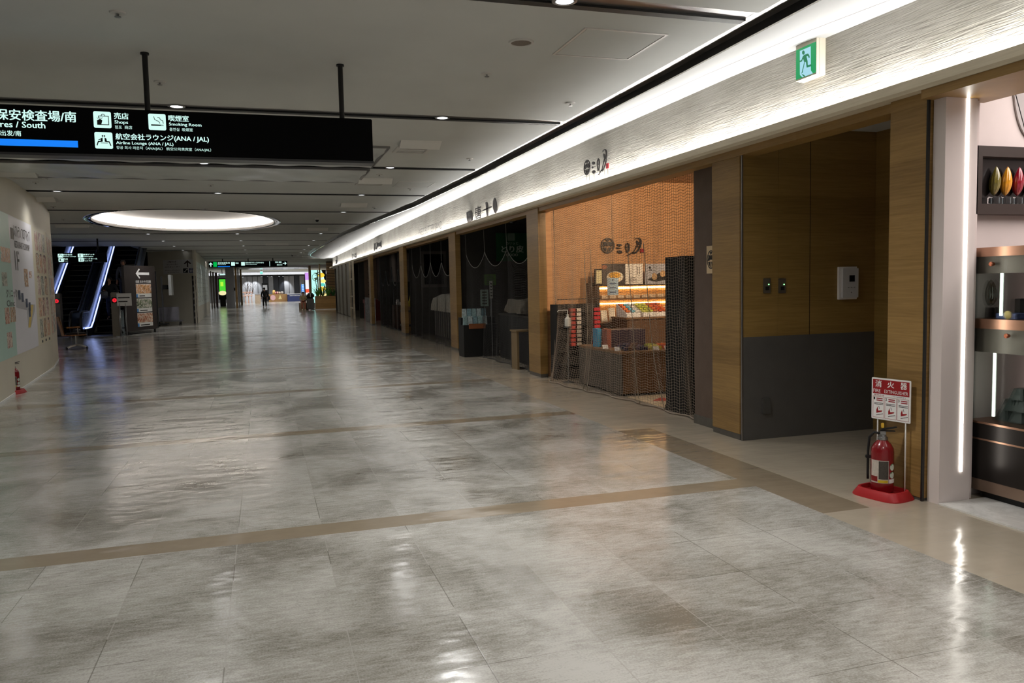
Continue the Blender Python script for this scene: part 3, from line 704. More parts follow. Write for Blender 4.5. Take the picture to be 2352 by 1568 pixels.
# ================================================================== FIRE EXTINGUISHERS
m_red = mat('extinguisher_red', (124, 12, 20), .25, var=.03, coat=.4)
m_tray = mat('tray_red', (168, 32, 36), .45, var=.04)
m_white = mat('plain_white', (232, 230, 228), .5, var=.02)
m_signred = mat('sign_red', (150, 18, 26), .45, var=.02)
m_steel = mat('steel', (150, 150, 150), .3, .9)
m_rubber = mat('rubber_black', (16, 16, 17), .6)
m_yel = mat('pin_yellow', (226, 182, 60), .4)
def extinguisher(x, y, rz, label, s=1.):
    t = thing('fire_extinguisher', (x, y, 0), label, 'fire extinguisher'); z = .035
    def fin(mb, nm, mt, sm='auto', par=t):
        mb.v = [tuple(Vector(v)*s) for v in mb.v]; mb.rot(rz, 'Z', (0, 0, 0)).move((x, y, 0)); return mb.build(nm, mt, par, smooth=sm)
    fin(MB().lathe([(.06, z), (.078, z+.004), (.08, z+.02), (.08, z+.30), (.076, z+.33), (.06, z+.36), (.036, z+.385), (.03, z+.392)], (0, 0, 0), 32), 'cylinder', m_red)
    fin(MB().lathe([(.033, z+.388), (.036, z+.392), (.036, z+.41), (.028, z+.412), (.026, z+.43)], (0, 0, 0), 20).box((-.02, -.016, z+.425), (.02, .016, z+.455), .004), 'valve', m_steel)
    fin(MB().box((-.018, -.012, z+.452), (.085, .012, z+.46), .002).prism([(-.02, -.012, z+.462), (.012, -.012, z+.476), (.095, -.012, z+.49), (.095, -.012, z+.482), (.012, -.012, z+.464)], (0, .024, 0)), 'lever', m_rubber)
    fin(MB().box((-.012, -.008, z+.478), (.008, .008, z+.515), .003), 'safety_pin', m_yel)
    fin(MB().tube([(-.02, 0, z+.435), (-.055, .02, z+.44), (-.085, .035, z+.40), (-.094, .038, z+.30), (-.094, .038, z+.12), (-.093, .036, z+.08)], .009, 8), 'hose', m_rubber, True)
    fin(MB().box((-.112, .02, z+.24), (-.072, .056, z+.262), .004), 'hose_clip', m_rubber)
    def wrap(nm, mt, a0, a1, z0, z1, r=.0806, par=t):
        k = 8; mb = MB(); vs = [(r*cos(a0+(a1-a0)*i/k), r*sin(a0+(a1-a0)*i/k), zz) for zz in (z0, z1) for i in range(k+1)]
        mb.add(vs, [(i, i+1, k+2+i, k+1+i) for i in range(k)]); return fin(mb, nm, mt, False, par)
    lb = wrap('label', mat('label_pale', (196, 186, 176), .5, var=.1, vs=60), radians(-165), radians(-68), z+.075, z+.245)
    wrap('instruction_panel', mat('label_dark', (70, 66, 60), .5, var=.3, vs=150), radians(-118), radians(-70), z+.105, z+.24, .0812, lb)
    wrap('yellow_strip', mat('label_yellow', (206, 178, 40), .5), radians(-122), radians(-72), z+.078, z+.098, .0812, lb)
    wrap('red_strip', m_red, radians(-164), radians(-124), z+.085, z+.125, .0812, lb)
    for zz in (.135, .195):
        mb = MB(); k = 14; vs = [(.0812*cos(radians(-44)+.30*cos(2*pi*i/k)), .0812*sin(radians(-44)+.30*cos(2*pi*i/k)), z+zz+.026*sin(2*pi*i/k)) for i in range(k)]
        mb.add(vs, [tuple(range(k))]); st = fin(mb, 'round_sticker', mat('sticker_pale', (206, 214, 202), .5, var=.1, vs=90), False)
        mb = MB(); vs = [(.0816*cos(radians(-44)+.30*cos(a)*.9), .0816*sin(radians(-44)+.30*cos(a)*.9), z+zz+.026*sin(a)) for a in [radians(25+13*i) for i in range(11)]]
        mb.add(vs, [tuple(range(11))]); fin(mb, 'green_cap', mat('sticker_green', (70, 130, 88), .5), False, st)
    wrap('white_sticker', m_white, radians(-66), radians(-18), z+.075, z+.105)
    return t
def ext_stand(x, y, rz, label, sx, sy, w=.32):
    """red tray, two white rods and a sign; built facing -Y then turned"""
    t = thing('extinguisher_stand', (x, y, 0), label, 'stand')
    def fin(mb, nm, mt, sm=False, par=t): mb.rot(rz, 'Z', (0, 0, 0)).move((x, y, 0)); return mb.build(nm, mt, par, smooth=sm)
    mb = MB(); k = 40
    def sup(a, rx, ry, e=.55): return (rx*math.copysign(abs(cos(a))**e, cos(a)), ry*math.copysign(abs(sin(a))**e, sin(a)))
    vs = []
    for rx, ry, zz in ((.20, .15, 0), (.20, .15, .008), (.165, .118, .062), (.15, .104, .062), (.142, .096, .03), (.001, .001, .03)):
        vs += [(*sup(2*pi*i/k, rx, ry), zz) for i in range(k)]
    mb.add(vs, [(r*k+i, r*k+(i+1) % k, (r+1)*k+(i+1) % k, (r+1)*k+i) for r in range(5) for i in range(k)]+[tuple(range(k))[::-1]])
    fin(mb, 'tray', m_tray, 'auto')
    for dx in (-.115, .115): fin(MB().tube([(dx, sy, .03), (dx, sy, .86)], .0055, 8), 'rod', m_white, True)
    fr = Fr((0, sy-.008, .56), (1, 0, 0), (0, 0, 1))
    bd = fin(fr.rrect(MB(), -w/2, 0, w/2, .315, .008, 0, .006), 'sign_board', m_white)
    fin(fr.rect(MB(), -w/2+.01, .195, w/2-.01, .303, .006, .0066), 'red_header', m_signred, False, bd)
    mb = MB(); put(mb, fr, '消', -.128, .245, -.078, .295, .02, .0072); put(mb, fr, '火', -.027, .247, .027, .295, .02, .0072); put(mb, fr, '器', .08, .245, .13, .295, .02, .0072)
    put(mb, fr, 'FIRE', -.145, .205, -.085, .23, 0, .0072); put(mb, fr, 'EXTINGUISHER', -.052, .205, .14, .23, 0, .0072)
    fin(mb, 'header_lettering', m_white, False, bd)
    mb = MB(); put(mb, fr, '使用方法', -.14, .178, -.055, .191, .01, .0066)
    for a in (-.146, -.048, .05): fr.ring(mb, 0, 0, 0, 0, 0) if False else None
    for a0, a1 in ((-.148, -.054), (-.048, .048), (.054, .148)):
        for r in ((a0, .172, a1, .174), (a0, .012, a1, .014), (a0, .012, a0+.002, .174), (a1-.002, .012, a1, .174)): fr.rect(mb, *r, .006, .0066)
        for k_ in range(2): fr.rect(mb, a0+.03, .155-.014*k_, a1-.012, .162-.014*k_, .006, .0066)
    for a0 in (-.148, -.048, .054): fr.poly(mb, [(a0+.03, .045), (a0+.075, .06), (a0+.08, .07), (a0+.045, .065), (a0+.04, .095), (a0+.03, .07)], .006, .0066)
    fin(mb, 'instruction_drawing', m_signred, False, bd)
    mb = MB()
    for s_, a in (('1', -.142), ('2', -.042), ('3', .06)): put(mb, fr, s_, a, .148, a+.012, .167, .02, .0066)
    put(mb, fr, '( TO OPERATE )', .01, .178, .12, .189, 0, .0066)
    for a0 in (-.148, -.048, .054):
        for k_ in range(2): fr.rect(mb, a0+.012, .122-.01*k_, a0+.086, .126-.01*k_, .006, .0066)
        fr.line(mb, [(a0+.03, .03), (a0+.085, .045)], .004, .006, .0066); fr.line(mb, [(a0+.05, .1), (a0+.055, .08)], .003, .006, .0066)
    fin(mb, 'instruction_lettering', m_rubber, False, bd)
    return t
ext_stand(4.36, 4.72, radians(-78), 'red extinguisher stand with white instruction sign in front of the oak pilaster', 0, .09)
extinguisher(4.365, 4.735, radians(-32), 'red fire extinguisher with yellow pin in front of the oak pilaster')
le_ = onz(33, 903)
ext_stand(le_.x, le_.y, radians(82), 'red extinguisher stand at the foot of the printed hoarding on the left', 0, .1)
extinguisher(le_.x+.01, le_.y, radians(20), 'red fire extinguisher at the foot of the printed hoarding on the left')

# ================================================================== ALCOVE FITTINGS
AW = Yfr(6.87)
def boxpx(xl, yt, xr, yb, y): a = ony(xl, yb, y); b = ony(xl, yt, y); c = ony(xr, yb, y); return a.x, a.z, c.x, b.z
m_sw = mat('switch_grey', (96, 88, 78), .45, .3)
for xl, lab in ((1754, 'left one of two grey key switch plates with green light in the alcove'), (1789, 'right one of two grey key switch plates with green light in the alcove')):
    a0, b0, a1, b1 = boxpx(xl, 640, xl+15.5, 673, 6.86)
    t = thing('key_switch', (a0, 6.87, b0), lab, 'switch', 'key switches in the alcove')
    AW.rrect(MB(), a0, b0, a1, b1, .004, 0, .012).build('plate', m_sw, t)
    w_ = a1-a0; h_ = b1-b0
    AW.rect(MB(), a0+.25*w_, b0+.2*h_, a0+.75*w_, b0+.45*h_, .012, .016).build('key_slot', m_rubber, t)
    AW.ell(MB(), a0+.72*w_, b0+.6*h_, .006, .006, .012, .018, 12).build('green_light', emitter('led_green', (150, 255, 160), 2.5), t)
    AW.rect(MB(), a0, b1-.003, a1, b1+.003, 0, .014).build('top_edge', m_steel, t)
a0, b0, a1, b1 = boxpx(1930.5, 615, 1971, 688, 6.82)
t = thing('intercom', (a0, 6.87, b0), 'white wall intercom with small dark screen, right side of the alcove wall', 'intercom')
AW.rrect(MB(), a0, b0, a1, b1+.012, .008, 0, .03).build('back_box', m_white, t)
AW.rrect(MB(), a0+.03, b0+.018, a1+.004, b1-.006, .006, .03, .048).build('front_cover', mat('intercom_white', (206, 206, 208), .4, var=.01), t)
w_ = a1-a0; h_ = b1-b0
AW.rect(MB(), a0+.5*w_, b0+.56*h_, a0+.8*w_, b0+.76*h_, .048, .05).build('screen', m_blackg, t)
mb = MB()
for k in range(3): AW.rect(mb, a0+(.42+.16*k)*w_, b0+.37*h_, a0+(.5+.16*k)*w_, b0+.39*h_, .048, .051)
AW.ell(mb, a0+.62*w_, b0+.22*h_, .006, .006, .048, .051, 10); mb.build('button', mat('button_grey', (120, 120, 124), .5), t)
a0, b0, a1, b1 = boxpx(1752, 915, 1769, 950, 6.85)
t = tag(AW.rrect(MB(), a0, b0, a1, b1, .006, -.002, .03).build('socket_cover', mat('socket_grey', (76, 75, 72), .4)), 'small grey socket cover low on the grey wainscot', 'socket cover')
# crest plaque on the brown pillar
PF = wallfr(4.672)
pp = trc([(1626, 628), (1626, 565), (1660, 560)], 4.66)
cz = (pp[0][1]+pp[1][1])/2; ca = pp[0][0]+.085; hh = (pp[1][1]-pp[0][1])/2
t = thing('crest_plaque', (4.66, -ca, cz), 'pale wooden plaque with black round crest on the brown pillar', 'plaque')
PF.rect(MB(), ca-.09, cz-hh, ca+.125, cz+hh, -.006, .025).build('board', mat('plaque_wood', (206, 182, 146), .5), t)
mb = MB(); crest(mb, PF, ca, cz, .078, .1, .025, .028); mb.build('crest', m_ink, t)

# ================================================================== BRIGHT SHOP ON THE RIGHT
m_pink = mat('jamb_white', (224, 212, 208), .6, var=.01)
cl = thing('shop_jamb', (4.68, 4.45, 0), 'white shop jamb with a vertical glowing LED strip, right of the oak pilaster', 'jamb')
MB().box((4.55, 4.392, 0), (4.83, 4.497, 2.867)).build('jamb_panel', m_pink, cl)
l0 = ony(2200, 1083, 4.39); l1 = ony(2232, 220, 4.39)
MB().box((4.734, 4.386, l0.z), (4.754, 4.392, l1.z)).build('led_strip', emitter('led_white', (255, 250, 240), 12), cl)
struct(MB().box((4.83, 4.44, 0), (4.9, 4.52, 3.4)).build('wall_return', mat('pink_white', (222, 208, 204), .7)))
struct(MB().box((4.55, -4, 0), (9.2, 4.39, .012)).build('floor_marble', (lambda n: (n.link(n.ramp(n.noise(n.pos()[0], 3, 6, .65, 1.5), [(.45, lin((214, 212, 208))), (.62, lin((236, 234, 230)))]), n.b.inputs['Base Color']), n.b.inputs['Roughness'].__setattr__('default_value', .15), n.m)[-1])(NT('marble'))))
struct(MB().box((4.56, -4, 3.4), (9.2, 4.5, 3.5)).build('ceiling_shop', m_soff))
struct(MB().box((8.0, -4, .012), (8.1, 4.5, 3.4)).build('wall_shop_back', mat('pink_white', (222, 208, 204), .7)))
# framed niche of glass cocoa pods
NX0, NX1, NZ0, NZ1 = 4.89, 6.4, 2.07, 2.555
NY = 4.44
m_frame = mat('frame_dark', (60, 50, 46), .4, .2, var=.03)
t = thing('display_niche', (5.6, NY, 2.07), 'dark framed wall display case holding glass cocoa pods', 'display case')
NF = Yfr(NY)
fr_ = MB().box((NX0, NY, NZ0), (NX0+.05, 4.52, NZ1)).box((NX0+.05, NY, NZ1-.075), (NX1, 4.52, NZ1)).box((NX0+.05, NY, NZ0), (NX1, 4.52, NZ0+.075)).box((NX1, NY, NZ0), (NX1+.08, 4.52, NZ1))
fr_.build('frame', m_frame, t)
MB().box((NX0+.05, 4.508, NZ0+.075), (NX1, 4.52, NZ1-.075)).build('back_panel', mat('niche_back', (34, 30, 30), .2, var=.02), t)
m_clear = mat('clear_acrylic', (235, 238, 240), .04, trans=1, var=0, ior=1.4)
def pod(mb, c, h, r, k=30, tilt=0):
    n = 14; vs = []
    for i in range(n+1):
        f = i/n; rr = r*(sin(pi*min(1, f**.85)))**.75 if 0 < i < n else 0
        for j in range(k):
            a = 2*pi*j/k; q = rr*(1+.09*cos(5*a*2)); vs.append((c[0]+q*cos(a)+tilt*(f-.5)*h, c[1]+q*sin(a), c[2]+f*h))
    return mb.add(vs, [(i*k+j, i*k+(j+1) % k, (i+1)*k+(j+1) % k, (i+1)*k+j) for i in range(n) for j in range(k)])
pcol = [('pod_olive', (120, 108, 40), 'olive glass cocoa pod, first from the left in the dark wall display'), ('pod_amber', (232, 156, 30), 'amber yellow glass cocoa pod in the dark wall display'), ('pod_red', (150, 20, 44), 'deep red glass cocoa pod in the dark wall display'), ('pod_clear', (170, 150, 110), 'pale glass cocoa pod, rightmost in the dark wall display')]
for (nm, c, lab), px in zip(pcol, (2285, 2311, 2338, 2366)):
    q = ony(px, 425, 4.475); x = q.x
    g = thing('glass_cocoa_pod', (x, 4.474, NZ0+.076), lab, 'ornament', 'glass cocoa pods in the wall display')
    pod(MB(), (x, 4.474, NZ0+.135), .215, .036, tilt=.1).build('pod', mat(nm, c, .06, spec=.8, var=.25, vs=25, coat=1), g, smooth=True)
    MB().box((x-.042, 4.446, NZ0+.076), (x+.042, 4.503, NZ0+.13), .006).build('clear_stand', m_clear, g)
t = tag(MB().tube([ony(2324, 183, 4.3), ony(2358, 312, 4.3)], .003, 6).build('hanging_cable', m_rubber), 'thin dark cable hanging in the bright shop', 'cable')
mb = MB(); c = ony(2372, 215, 4.515)
t = tag(Fr((0, 4.515, 0), (1, 0, 0), (0, 0, 1)).ell(mb, c.x, c.z+.12, .2, .46, 0, .012, 40).build('wall_panel', mat('panel_grey', (178, 170, 168), .6)), 'pale grey rounded panel on the wall of the bright shop', 'panel')

# curved glass vitrine along the shop front
VX = 4.93
def vsec(z0, z1, inset=0, y1=4.512):
    pts = [(VX+inset, 1.0)]
    for i in range(9):
        a = pi/2*i/8; pts.append((VX+inset+.05*(1-cos(a)), y1-inset-.05+.05*sin(a)))
    pts += [(5.7, y1-inset), (5.7, 1.0)]
    return pts
def vbox(mb, z0, z1, inset=0): return mb.prism([(x, y, z0) for x, y in vsec(z0, z1, inset)], (0, 0, z1-z0))
def vshell(mb, z0, z1, inset=0, th=.008):
    p = vsec(z0, z1, inset)[:-2]; q = vsec(z0, z1, inset+th)[:-2]
    for i in range(len(p)-1): mb.prism([(*p[i], z0), (*p[i+1], z0), (*q[i+1], z0), (*q[i], z0)], (0, 0, z1-z0))
    return mb
m_copper = mat('copper_bar', (184, 144, 120), .3, .9, var=.02)
m_vdark = mat('vitrine_dark', (44, 40, 38), .3, .5, var=.03)
m_val = mat('valance_grey', (150, 146, 136), .4, .3, var=.02)
m_glass = mat('vitrine_glass', (225, 232, 230), .02, trans=1, var=0, ior=1.12, alpha=.35)
vt = thing('display_vitrine', (5.3, 2.7, 0), 'dark glass display cabinet with copper rails at the right edge', 'display cabinet')
vbox(MB(), .012, .065, .05).build('plinth', m_black, vt)
vbox(MB(), .065, .15, .004).build('kick_band', mat('kick_bronze', (150, 128, 112), .35, .7), vt)
d = vbox(MB(), .15, .44).build('lower_panel', m_vdark, vt)
vbox(MB(), .44, .452, -.003).build('copper_line', m_copper, vt)
dr_ = vbox(MB(), .452, .56).build('drawer_band', m_vdark, vt)
vbox(MB(), .56, .575, -.006).build('copper_sill', m_copper, vt)
vshell(MB(), .575, 1.25).build('lower_glass', m_glass, vt)
v1 = vshell(MB(), 1.08, 1.25, .012).build('lower_valance', m_val, vt)
vbox(MB(), 1.25, 1.32, -.004).build('middle_rail', m_copper, vt)
vshell(MB(), 1.32, 1.765).build('upper_glass', m_glass, vt)
v2 = vshell(MB(), 1.645, 1.765, .012).build('upper_valance', m_val, vt)
vbox(MB(), 1.765, 1.83, -.006).build('top_rail', m_copper, vt)
MB().box((5.5, 1.05, .575), (5.66, 4.3, 1.25)).box((5.5, 1.05, 1.32), (5.66, 4.3, 1.765)).build('back_panel', mat('vitrine_back', (74, 66, 58), .5), vt)
for (u, v), par in (((2281, 606), v2), ((2316, 771), v1)):
    h = onx(u, v, VX-.01); MB().lathe([(.012, 0), (.012, -.012), (.016, -.014), (.016, -.03), (.012, -.034)], (VX-.004, h.y, h.z), 16, 'x').build('knob', mat('knob_copper', (206, 130, 100), .25, .9), par, smooth='auto')
for (u0, v0), (u1, v1_) in (((2302, 600), (2298, 725)), ((2286, 765), (2275, 955))):  # two thin emissive uprights just inside the front glass
    p = onx(u0, v0, VX+.03); q = onx(u1, v1_, VX+.03)
    MB().box((VX+.024, p.y-.006, q.z), (VX+.036, p.y+.006, p.z)).build('emissive_rod', emitter('rod_emissive', (240, 255, 236), 3), vt)
# contents
g = thing('glass_cocoa_pod', (5.2, 4.15, 1.32), 'dark glass cocoa pod on a clear stand inside the upper vitrine', 'ornament')
q = onx(2275, 690, 5.12)
pod(MB(), (5.12, q.y, 1.40), .2, .045).build('pod', mat('pod_smoke', (60, 52, 30), .06, spec=.8, coat=1), g, smooth=True)
MB().box((5.08, q.y-.04, 1.321), (5.16, q.y+.04, 1.395), .006).build('clear_stand', m_clear, g)
q = onx(2322, 712, 5.06)
tag(MB().box((4.99, q.y-.10, 1.321), (5.14, q.y+.06, 1.36), .004).build('gift_box', mat('box_blue', (120, 134, 190), .4, var=.5, vs=60)), 'pale blue patterned box inside the upper vitrine', 'box')
q = onx(2345, 690, 5.14)
tag(MB().box((5.15, q.y-.08, 1.321), (5.25, q.y+.06, 1.46), .004).build('display_block', m_black), 'black display block inside the upper vitrine', 'block')
q = onx(2318, 723, 5.0)
tag(MB().lathe([(.03, 0), (.03, .004)], (4.985, q.y, 1.35), 20, 'x').build('gold_disc', mat('disc_gold', (220, 190, 110), .4)), 'small round gold disc standing at the front of the upper vitrine', 'disc')
# faceted dark chocolate boxes
m_teal = mat('box_teal', (62, 72, 70), .35, var=.05)
for i, (u, v, zb_, lab) in enumerate(((2304, 950, .577, 'dark teal faceted box, bottom left of the stack in the lower vitrine'), (2335, 958, .577, 'dark teal faceted box, bottom right of the stack in the lower vitrine'), (2318, 925, .66, 'dark teal faceted box, middle left of the stack in the lower vitrine'), (2345, 930, .66, 'dark teal faceted box, middle right of the stack in the lower vitrine'), (2338, 900, .743, 'dark teal faceted box at the top of the stack in the lower vitrine'))):
    q = onx(u, v, 5.08); y = q.y
    tag(MB().add([(5.06, y-.055, zb_), (5.06, y+.055, zb_), (5.2, y+.055, zb_), (5.2, y-.055, zb_), (5.085, y-.035, zb_+.08), (5.085, y+.035, zb_+.08), (5.2, y+.04, zb_+.08), (5.2, y-.04, zb_+.08)],
        [(0, 1, 2, 3), (4, 5, 6, 7), (0, 1, 5, 4), (1, 2, 6, 5), (2, 3, 7, 6), (3, 0, 4, 7)]).build('faceted_box', m_teal), lab, 'box', 'faceted boxes stacked in the vitrine')
# ================================================================== SHOPS AND NETS
def netting(nm, label, S, nu, nv, r, m, su, sv, rope=.008, group=None):
    """S(u,v) surface: u along, v down; nu upright cords, nv level cords, each a strand of real thickness"""
    t = thing(nm, S(.5, 1), label, 'net', group)
    up = MB(); lv = MB()
    for i in range(nu+1): up.tube([S(i/nu, j/sv) for j in range(sv+1)], r, 3, cap=False)
    for j in range(nv+1): lv.tube([S(i/su, j/nv) for i in range(su+1)], r, 3, cap=False)
    a = up.build('upright_cords', m, t, recalc=False); a['kind'] = 'stuff'
    b = lv.build('level_cords', m, t, recalc=False); b['kind'] = 'stuff'
    if rope: MB().tube([S(i/60, 1) for i in range(61)], rope, 6).build('edge_rope', m, t, True)
    return t
m_net = mat('net_cord', (146, 132, 118), .8, var=0)
m_netd = mat('net_cord_grey', (70, 68, 66), .8, var=0)
# --- warm shop: full-height net hung across the opening, its foot lying on the hall floor
xb = [(8.0, 4.78), (8.1, 4.77), (9.4, 4.745), (10.05, 4.685), (11.1, 4.54), (12.04, 4.45), (12.7, 4.62), (12.9, 4.68)]
def SA(u, v):
    y = 12.72-(12.72-8.0)*u
    top = 4.72; bot = lerp_tab(xb, y)
    k = max(0, (v-.55)/.45)
    x = top+(bot-top)*k**1.6+.035*sin(u*42+1.3*sin(v*3))*(.2+v)*.8
    return Vector((x, y+.05*sin(u*23+v*4)*v, max(.012, (2.90-2.89*v)+.009*sin(2*pi*y/.17+v*5)+.012*sin(2*pi*y/.6)*(1-abs(2*v-1)))))
na = netting('shutter_net', 'brown net hung across the warm lit shop with its foot spread on the floor', SA, 104, 84, .0021, m_net, 150, 40, .011)
for u, du in ((.30, .06), (.36, .05), (.62, .09), (.72, .10), (.03, .0)):
    MB().tube([SA(min(1, u+du*v**2), v)+Vector((-.012, 0, 0)) for v in [i/30 for i in range(8 if u > .1 else 0, 31)]], .005, 5).build('draw_cord', mat('cord_pale', (150, 138, 122), .8, var=0), na, True)

# dark net-covered rack at the right of the warm shop
m_rack = mat('rack_black', (20, 20, 20), .7)
rk = thing('covered_rack', (4.85, 8.6, 0), 'tall black mesh-sided rack just inside the warm shop, beside the brown pillar', 'rack')
MB().box((4.84, 8.46, .06), (5.22, 8.95, 1.93)).build('cover', mat('mesh_cover', (16, 17, 17), .8, var=.2, vs=80), rk)
MB().box((4.83, 8.45, 0), (5.23, 8.96, .06)).build('plinth', m_rack, rk)

# counter island with sloping trays
m_cwood = mat('counter_brown', (120, 88, 58), .55, var=.08, vs=10)
m_cgrey = mat('counter_grey', (92, 84, 74), .55)
ct = thing('display_counter', (5.2, 10.9, 0), 'low brown display counter behind the net in the warm shop', 'counter')
MB().box((4.83, 10.2, .03), (5.78, 11.78, .62), .005).build('counter_body', m_cwood, ct)
MB().box((4.815, 10.195, .03), (4.83, 11.79, .62)).build('side_panel', m_cgrey, ct)
MB().box((4.81, 10.185, .60), (5.79, 11.79, .635), .004).build('counter_top', mat('counter_top_wood', (138, 104, 70), .45), ct)
MB().box((4.86, 10.23, 0), (5.74, 11.74, .03)).build('plinth', m_rack, ct)
# stepped upper counter behind it
ux0 = ony(1437, 720, 11.9).x; ux1 = ony(1560, 720, 11.9).x; uz = ony(1500, 727, 11.9).z
uc = thing('stepped_counter', ((ux0+ux1)/2, 12.1, 0), 'taller dark brown counter with sloping top trays in the warm shop', 'counter')
MB().box((ux0, 11.85, 0), (ux1, 12.45, uz-.03), .005).build('counter_body', mat('counter_dark', (92, 66, 44), .55, var=.1, vs=10), uc)
MB().box((ux0-.02, 11.83, uz-.03), (ux1+.02, 12.45, uz)).build('counter_top', m_cwood, uc)
# product packs on the low counter, row by row
packc = [(70, 58, 84), (96, 64, 60), (60, 66, 92), (120, 86, 64), (84, 70, 96)]
def packs(x0, x1, y0, y1, z, nx, ny, cols, nm, lab, grp, size=(.05, .07, .05), tilt=.35):
    for i in range(nx):
        for j in range(ny):
            x = x0+(x1-x0)*(i+.5)/nx; y = y0+(y1-y0)*(j+.5)/ny
            c = cols[(i*3+j*2) % len(cols)]
            mb = MB().box((-size[0]/2, -size[1]/2, 0), (size[0]/2, size[1]/2, size[2]), .006).rot(random.uniform(-.2, .2), 'Z', (0, 0, 0)).move((x, y, z+.0+.03*j*tilt))
            tag(mb.build(nm, mat('%s_%d_%d_%d' % (nm, *c), c, .35, var=.3, vs=50)), lab, 'pack', grp)
packs(4.92, 5.3, 10.3, 10.7, .637, 6, 4, packc, 'sweet_pack', 'small dark wrapped sweet in the rows at the left of the low counter', 'dark wrapped sweets on the low counter')
packs(5.36, 5.52, 10.3, 10.6, .637, 3, 3, [(196, 186, 70), (150, 160, 60), (216, 208, 120)], 'yellow_sweet_pack', 'small yellow green wrapped sweet in the middle of the low counter', 'yellow green sweets on the low counter')
packs(5.55, 5.74, 10.3, 10.6, .637, 3, 3, [(206, 92, 44), (214, 120, 60), (180, 66, 40)], 'orange_sweet_pack', 'small orange wrapped sweet at the right of the low counter', 'orange sweets on the low counter')
for (u, v), lab in (((1360, 803), 'leftmost white price card on the front of the low counter'), ((1395, 808), 'second white price card from the left on the low counter'), ((1508, 805), 'third white price card from the left on the low counter'), ((1534, 802), 'rightmost white price card on the low counter')):
    p = ony(u, v, 10.24)
    p.x = max(4.86, p.x); y = 10.24 if u > 1420 else 10.24+(1410-u)*.012
    tag(MB().box((p.x-.045, y, .637), (p.x+.045, y+.004, .70)).rot(-.5, 'X', (p.x, y, .637)).build('price_card', m_white), lab, 'price card', 'price cards on the low counter')
for (x, y, c, lab) in ((4.9, 11.25, (70, 150, 190), 'blue box standing at the back of the low counter'), (4.97, 11.05, (170, 92, 70), 'dull red box beside the blue box on the low counter')):
    tag(MB().box((x-.035, y-.09, .637), (x+.035, y+.09, .92), .003).build('gift_box', mat('gift_%d' % c[0], c, .5)), lab, 'box')
tag(MB().box((5.02, 11.0, .637), (5.6, 11.35, .9), .004).build('gift_box', mat('gift_dark', (58, 48, 60), .5)), 'long dark box at the back of the low counter', 'box')
# trays on the stepped counter
for (u0, u1, c, lab) in ((1437, 1468, [(226, 120, 60), (120, 190, 214), (240, 236, 226)], 'tilted tray of blue and orange packs on the stepped counter'), (1474, 1499, [(206, 208, 90), (190, 196, 80)], 'tilted tray of yellow green packs on the stepped counter'), (1500, 1533, [(220, 120, 60), (200, 90, 50)], 'tilted tray of orange packs on the stepped counter')):
    x0 = ony(u0, 715, 11.95).x; x1 = ony(u1, 715, 11.95).x; y0 = 11.9
    tr_ = thing('product_tray', ((x0+x1)/2, y0+.2, uz), lab, 'tray')
    MB().prism([(x0, y0, uz+.002), (x0, y0+.42, uz+.002), (x0, y0+.42, uz+.22), (x0, y0, uz+.06)], (x1-x0, 0, 0)).build('tray_body', m_white, tr_)
    for i in range(3):
        for j in range(4):
            w3 = (x1-x0)/3; x = x0+w3*(i+.5); y = y0+.02+.36*(j+.5)/4; z = uz+.062+.16*(y-y0)/.42
            MB().box((x-w3*.42, y-.04, z), (x+w3*.42, y+.04, z+.03), .004).build('pack', mat('tray_%d_%d' % (c[i % len(c)][0], c[i % len(c)][1]), c[i % len(c)], .4, var=.35, vs=60), tr_)
# left shelf unit against the wall
ls = thing('shelf_unit', (5.0, 12.5, 0), 'black shelf unit of red and white boxes at the left of the warm shop', 'shelf unit')
a0, b0, a1, b1 = boxpx(1283, 700, 1382, 873, 12.4)
b0 = 0; XL0, XL1, ZL = a0, a1, b1
MB().box((XL0, 12.45, b0), (XL1, 12.75, b1)).build('carcass', m_rack, ls)
for i in range(6): MB().box((XL0+.02, 12.36, .25+.22*i), (XL1-.02, 12.45, .262+.22*i)).build('shelf', m_rack, ls)
for i in range(9):
    for s_, c in ((.34, (176, 60, 50)), (.44, (206, 196, 186)), (.88, (190, 40, 50))):
        x = XL0+s_*(XL1-XL0); z = ZL-.12-.072*i
        tag(MB().box((x-.055, 12.33, z), (x+.055, 12.44, z+.055), .003).build('sweet_box', mat('sb_%d' % c[1], c, .5, var=.2, vs=40)), {176: 'red box in the left column of the black shelf unit', 206: 'pale box in the middle column of the black shelf unit', 190: 'crimson box in the right column of the black shelf unit'}[c[0]], 'box', {176: 'red boxes on the shelf unit', 206: 'pale boxes on the shelf unit', 190: 'crimson boxes on the shelf unit'}[c[0]])
# sanitiser pump standing by the shelf
p = ony(1305, 800, 12.0)
sp = thing('sanitiser_bottle', (p.x, 12.0, .82), 'white pump bottle on a thin stand at the left of the warm shop', 'bottle')
MB().lathe([(.0, .92), (.05, .925), (.05, 1.05), (.02, 1.08), (.016, 1.10), (.024, 1.105), (.024, 1.12), (.006, 1.125), (.006, 1.19)], (p.x, 12.0, 0), 20).tube([(p.x, 12.0, 1.19), (p.x-.16, 12.0, 1.19), (p.x-.175, 12.0, 1.165)], .007, 6).build('bottle', mat('bottle_white', (214, 214, 210), .35), sp, smooth='auto')
MB().lathe([(.10, 0), (.10, .012), (.012, .014), (.012, .9), (.07, .905), (.07, .918)], (p.x, 12.0, 0), 20).build('stand', m_steel, sp, smooth='auto')
